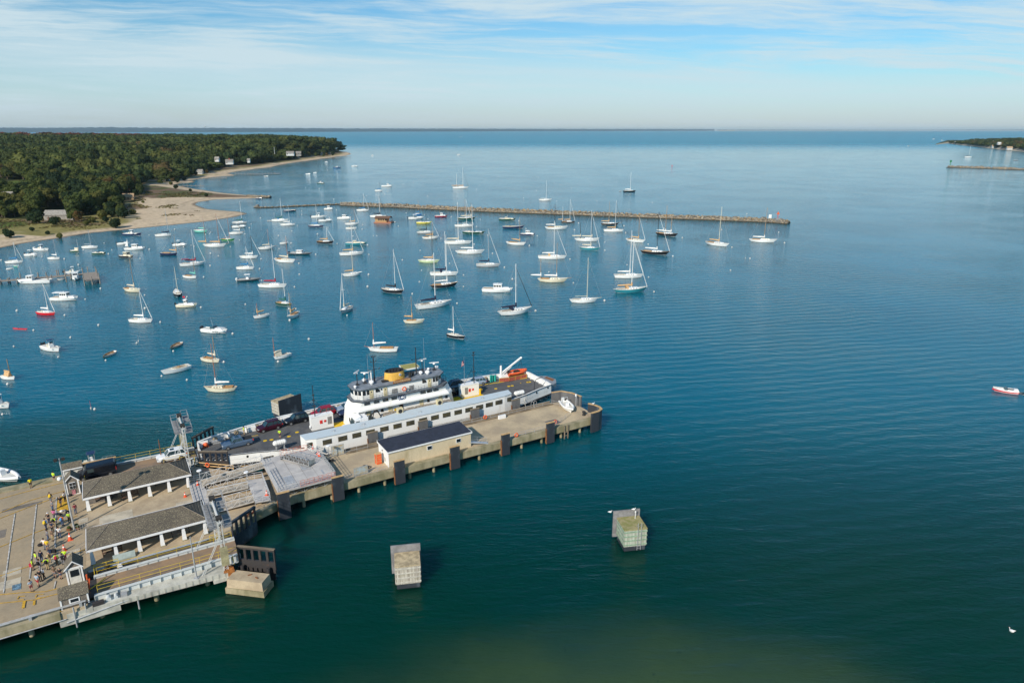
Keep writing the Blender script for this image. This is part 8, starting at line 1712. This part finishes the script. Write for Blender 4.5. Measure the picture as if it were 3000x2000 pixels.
def pose_meshes(ps):
    # faces local -y; joints of a 1.75 m figure
    hipz = .93; lean = ps.get('lean', 0); st_ = ps.get('step', .0); V = []; E = []
    def add(p, r, par=None, ry=None): V.append((p[0], p[1], p[2], r, ry or r)); i = len(V)-1; (E.append((par, i)) if par is not None else None); return i
    T = lambda z: (0, -lean*(z-hipz), z)
    pel = add(T(.95), .145, None, .11); wa = add(T(1.10), .125, pel, .095); ch = add(T(1.30), .15, wa, .105); sh = add(T(1.42), .12, ch, .09); nk = add(T(1.50), .055, sh); jw = add((0, -lean*.6-.02, 1.57), .075, nk); hd = add((0, -lean*.65-.01, 1.66), .095, jw); add((0, -lean*.66+.01, 1.73), .07, hd)
    add((0, -lean*.62-.12, 1.615), .018, jw)                                    # nose
    for s in (-1, 1): add((s*.095, -lean*.64+.01, 1.63), .018, hd)              # ears
    pants = [(T(.98), .15, .115)]; legs = []
    for s in (-1, 1):
        y1 = s*st_*.5; hp = add((s*.09, 0, .88), .09, pel); kn = add((s*.10, -y1*.6-.02, .49), .06, hp); an = add((s*.11, -y1+.02, .09), .04, kn); add((s*.12, -y1-.14, .045), .04, an)
        legs.append([(s*.09, 0, .88), (s*.10, -y1*.6-.02, .49), (s*.11, -y1+.02, .09), (s*.12, -y1-.14, .045)])
    arms = []
    for s in (-1, 1):
        a = ps['L' if s > 0 else 'R']; so = (s*.19, T(1.42)[1], 1.42); el = (s*(.19+a[0]), so[1]+a[1], 1.42-a[2]); hn = (el[0]+s*a[3], el[1]+a[4], el[2]-a[5]); i = add(so, .058, sh); j = add(el, .043, i); k = add(hn, .028, j); arms.append((so, el, hn))
        d = Vector(hn)-Vector(el); d.normalize(); sd = Vector((0, 1, 0)) if abs(d.z) > .5 else Vector((0, 0, 1)); fw = d.cross(sd).normalized()
        pc = Vector(hn)+d*.05; m_ = add(pc, .034, k, .018)
        for q, (off_, ln) in enumerate(((-.030, .060), (-.010, .075), (.010, .078), (.030, .070))):   # four fingers, curled a little
            b0 = pc+d*.035+sd*off_; f1 = add(b0, .009, m_); f2 = add(b0+d*ln*.5+fw*s*.006, .008, f1); add(b0+d*ln*.85+fw*s*.02, .007, f2)
        t1 = add(pc-sd*.03+fw*.01, .010, m_); add(pc-sd*.05+d*.035+fw*.015, .009, t1)                 # thumb from the side of the palm
    body = skin_mesh('body', V, E, 1)
    def limb(ptsr):
        V2 = []; E2 = []
        for chain in ptsr:
            for n_, (p, r, *ry) in enumerate(chain):
                if isinstance(p, int): base = p; continue
                V2.append((p[0], p[1], p[2], r, ry[0] if ry else r)); i = len(V2)-1
                if n_ > 0: E2.append((base, i))
                base = i
        return V2, E2
    long_ = ps.get('sleeve', .5)
    tor = [(T(.92), .165, .125), (T(1.10), .15, .115), (T(1.30), .172, .125), (T(1.42), .14, .105), (T(1.475), .07, .07)]
    V2, E2 = limb([tor]); 
    for so, el, hn in arms:
        e1 = Vector(so).lerp(Vector(el), min(1, long_*2)); V2.append((so[0], so[1], so[2], .075, .075)); E2.append((3, len(V2)-1)); V2.append((e1.x, e1.y, e1.z, .062, .062)); E2.append((len(V2)-2, len(V2)-1))
        if long_ > .5: e2 = Vector(el).lerp(Vector(hn), .9); V2.append((e2.x, e2.y, e2.z, .042, .042)); E2.append((len(V2)-2, len(V2)-1))
    shirt = skin_mesh('shirt', V2, E2, 1)
    sh_l = ps.get('shorts', False); V3 = [(0, 0, .97, .155, .12)]; E3 = []
    for lg in legs:
        V3.append(lg[0]+(.108,)); E3.append((0, len(V3)-1)); kn = lg[1] if not sh_l else tuple(Vector(lg[0]).lerp(Vector(lg[1]), .85)); V3.append(tuple(kn)+(.078 if not sh_l else .09,)); E3.append((len(V3)-2, len(V3)-1))
        if not sh_l: V3.append(lg[2]+(.058,)); E3.append((len(V3)-2, len(V3)-1))
    V3 = [v if len(v) == 5 else v+(v[3],) for v in V3]; tr = skin_mesh('trousers', V3, E3, 1)
    mb = MB()
    for lg in legs: mb.fr((lg[3][0]-.055, lg[3][0]+.055, lg[3][1]-.04, lg[2][1]+.07, .0), (lg[3][0]-.045, lg[3][0]+.045, lg[3][1], lg[2][1]+.06, .10))
    o = mb.make('shoes', 'shoe'); shoes = o.data; bpy.data.objects.remove(o)
    o = MB().sph((0, -lean*.65+.015, 1.665), .112, 12, 8, 1.05, -.15).make('hair', 'hair_dark'); hair = o.data; bpy.data.objects.remove(o)
    mb = MB()
    for s in (-1, 1): mb.sph((s*.035, -lean*.64-.098, 1.655), .012, 6, 4)
    mb.box(-.028, .028, -lean*.62-.103, -lean*.62-.09, 1.578, 1.588); o = mb.make('face', 'cblack'); face = o.data; bpy.data.objects.remove(o)
    return dict(body=body, shirt=shirt, trousers=tr, shoes=shoes, hair=hair, face=face)
ARM = dict(down=(.06, .02, .28, .01, -.06, .25), akimbo=(.18, .06, .24, -.16, -.06, .18), phone=(.05, -.02, .27, -.10, -.22, -.05), strap=(.08, -.02, .26, -.12, -.16, -.16), bag=(.08, .02, .29, .02, -.02, .27))
POSES = [pose_meshes(p) for p in (dict(L=ARM['down'], R=ARM['down'], shorts=True), dict(L=ARM['akimbo'], R=ARM['down'], sleeve=.5), dict(L=ARM['phone'], R=ARM['down'], lean=.06, sleeve=.9), dict(L=ARM['strap'], R=ARM['bag'], step=.3, sleeve=.9), dict(L=ARM['down'], R=ARM['phone'], shorts=True, step=.15), dict(L=ARM['akimbo'], R=ARM['akimbo'], sleeve=.5))]
MC = {}
def mcopy(me, mt):
    k = (me.name, mt)
    if k not in MC: c_ = me.copy(); c_.materials.clear(); c_.materials.append(M[mt]); MC[k] = c_
    return MC[k]
def person(px_, py_, z, face, pose, top, bottom, label, pack=None, hat=None, hair='hair_dark', skin='skin', h=1.76, qz=None):
    p = P(px_, py_, z); r_ = thing('person', label, 'person', (p.x, p.y, z), R(face)); r_.scale = (h/1.76,)*3; ps = POSES[pose]
    for nm, mt in (('body', skin), ('shirt', top), ('trousers', bottom), ('shoes', 'shoe'), ('hair', hair), ('face', 'cblack')):
        o = bpy.data.objects.new(nm, mcopy(ps[nm], mt)); COL.objects.link(o); o.parent = r_
    if pack: MB().fr((-.17, .17, .10, .30, 1.0), (-.13, .13, .10, .25, 1.46)).box(-.12, .12, .29, .36, 1.05, 1.25).make('backpack', pack, r_, bevel=.03)
    if hat: MB().sph((0, 0, 1.70), .125, 12, 6, .9, .0).cyl((0, -.05, 1.70), (0, -.05, 1.715), .15, .15, 12).make('cap', hat, r_)
PP = [
(I_(480, 668), 40, 0, 'hiyellow', 'cblack', 'person in bright yellow shirt and black shorts near the far wharf edge', None, None),
(I_(835, 568), 170, 0, 'hivis', 'cblack', 'person in lime shirt standing on the far wharf edge', None, None),
(I_(785, 900), 200, 3, 'cblack', 'cgrey', 'person in black with a yellow and black backpack at the top of the crowd', 'cyellow', None),
(I_(812, 1020), 160, 2, 'cgrey', 'cjeans', 'person in grey jacket and jeans below the yellow backpack', None, None),
(I_(940, 955), 10, 4, 'cblack', 'cgrey', 'person in black jacket and grey shorts on the yellow hatched zone', 'cblack', None),
(I_(1005, 880), 250, 1, 'cwhite', 'cblack', 'person in white top by the window booth', None, None),
(I_(1165, 1068), 230, 2, 'cmaroon', 'cjeans', 'person in maroon jacket and jeans right of the light mast', None, None),
(I_(757, 1208), 180, 1, 'cblack', 'cnavy', 'person in black T-shirt with a white cap', None, 'cwhite'),
(I_(838, 1150), 190, 3, 'cpink', 'cgrey', 'person in a pink shirt', None, None),
(I_(845, 1270), 175, 1, 'hivis', 'ckhaki', 'person in lime shirt with dark backpack behind the pink shirt', 'cblack', None),
(I_(965, 1253), 185, 1, 'hiorange', 'cjeans', 'person in orange shirt with a blue backpack', 'cblue', None),
(I_(1072, 1200), 220, 3, 'hivis', 'cblack', 'person in lime vest and black trousers beside the light mast', None, None),
(I_(712, 1308), 185, 3, 'cblue', 'cnavy', 'person in blue shirt with a yellow backpack', 'cyellow', None),
(I_(812, 1345), 10, 1, 'cnavy', 'cblack', 'person in dark navy clothes in the middle of the crowd', None, None),
(I_(820, 1480), 350, 2, 'cbrown', 'ckhaki', 'person in brown jacket and khaki trousers', None, None),
(I_(922, 1440), 200, 1, 'cwhite', 'cjeans', 'person in white T-shirt with a dark print and jeans', None, None),
(I_(742, 1470), 150, 3, 'cgrey', 'cjeans', 'person striding in grey shirt and light jeans', None, None),
(Lo(652, 145), 170, 1, 'cwhite', 'cgrey', 'person in white shirt left of the yellow shirt', None, None),
(Lo(692, 160), 185, 0, 'cyellow', 'cgrey', 'person in golden yellow shirt in the middle of the crowd', None, None),
(Lo(482, 435), 120, 4, 'hivis', 'ckhaki', 'person in lime vest holding a red bag, leftmost of the lower group', None, None),
(Lo(535, 345), 140, 5, 'hivis', 'cgrey', 'large person in lime shirt at the upper left of the lower group', None, None),
(Lo(607, 320), 190, 2, 'cnavy', 'cjeans', 'person in dark navy jacket in the lower group', 'cnavy', None),
(Lo(585, 448), 170, 3, 'cgrey', 'cgrey', 'person in grey with a dark bag at the side', 'cblack', None),
(Lo(692, 430), 185, 1, 'hivis', 'ckhaki', 'person in lime shirt and khaki trousers with a black backpack', 'cblack', None),
(Lo(722, 330), 175, 2, 'cbrown', 'ckhaki', 'person in brown and grey jacket with a tan backpack', 'ckhaki', None),
(Lo(825, 360), 200, 3, 'hivis', 'cbrown', 'person in lime shirt with a red hip bag and brown trousers', 'cred', None),
(Lo(915, 362), 210, 3, 'cgrey', 'cgrey', 'person in light grey shirt near the door booth', 'cblack', None),
(Lo(945, 300), 180, 1, 'hivis', 'cmaroon', 'person in lime shirt under the red and white cone', None, None),
(Lo(795, 545), 20, 4, 'cbrown', 'cgrey', 'person in plaid shirt looking at a phone', None, None),
(Lo(878, 562), 170, 0, 'cblack', 'cjeans', 'person in black T-shirt and jeans nearest the door booth', None, None),
(Lo(640, 565), 330, 3, 'cwhite', 'cblack', 'person bending in white shirt and black trousers', None, None),
(Lo(590, 600), 200, 2, 'cblack', 'cblack', 'person all in black next to the grey and red one', None, None),
(Lo(553, 668), 170, 4, 'clight', 'cred', 'person in pale grey shirt and red shorts', None, None),
(Lo(460, 742), 60, 4, 'clight', 'cmaroon', 'person in pale blue top and short skirt at the bottom of the crowd', None, None),
]
for f, fc_, po, tp, bt, lb, pk, ht in PP: person(f[0], f[1], DZ+.004, fc_, po, tp, bt, lb, pk, ht, rnd.choice(['hair_dark', 'hair_dark', 'hair_grey']), rnd.choice(['skin', 'skin', 'skindark']), rnd.uniform(1.66, 1.84))
fx_, fy_ = 560+1362/5.227, 1140+745/5.227; person(fx_, fy_, FY, 180, 0, 'hivis', 'cnavy', 'deckhand in lime shirt and dark shorts on the open car deck', None, None)
fx_, fy_ = 560+815/5.227, 1140+697/5.227; person(fx_, fy_, FY, 120, 1, 'hivis', 'ckhaki', 'deckhand in yellow vest by the far bulwark', None, 'cblack')
for (x, y, mt, s, lb) in ((875, 1080, 'cnavy', .28, 'navy duffel bag on the ground in the crowd'), (918, 1085, 'cblack', .26, 'black bag between two others on the ground'), (942, 1035, 'cwhite', .25, 'white bag on the ground below the yellow zone'), (990, 1020, 'cgrey', .2, 'small grey bag near the light mast'), (1035, 1045, 'cblack', .3, 'dark suitcase left of the light mast'), (620, 1555, 'cblack', .36, 'long black bag lying left of the yellow shirt'), (1075, 795, 'cblack', .3, 'dark bag in front of the window booth')):
    p = P(*I_(x, y), DZ+.006); o = MB().sph((0, 0, s*.4), s, 10, 6, .55, -.7).torus((0, 0, s*.75), s*.3, .03, 'y', 10, 4).make('bag', mt, loc=p); tag(o, lb, 'bag')
for (x, y, mt, lb) in ((455, 390, 'cred', 'red bag held by the leftmost lime vest'), (720, 190, 'cnavy', 'navy rolling case below the yellow shirt'), (780, 185, 'cblack', 'black rolling case below the yellow shirt')):
    p = P(*Lo(x, y), DZ+.006); o = MB().box(-.22, .22, -.13, .13, .02, .5).path([(-.12, 0, .5), (-.12, 0, .8), (.12, 0, .8), (.12, 0, .5)], .015, 5).make('bag', mt, loc=p); tag(o, lb, 'bag')
# ------------------------------------------------------------------ air
m_ = bpy.data.materials.new('haze'); m_.use_nodes = True; t = NT(m_.node_tree)
v = t.new('ShaderNodeVolumePrincipled'); v.inputs['Color'].default_value = (.66, .88, 1, 1); v.inputs['Density'].default_value = 2.6e-5; v.inputs['Anisotropy'].default_value = .1
o = t.new('ShaderNodeOutputMaterial'); t.l.new(v.outputs[0], o.inputs[1]); M['haze'] = m_
hb = MB().box(-31000, 31000, -700, 31000, -3, 125).make('haze', 'haze'); hb['kind'] = 'stuff'; hb['label'] = 'thin blue sea haze over the whole harbour'; hb['category'] = 'haze'
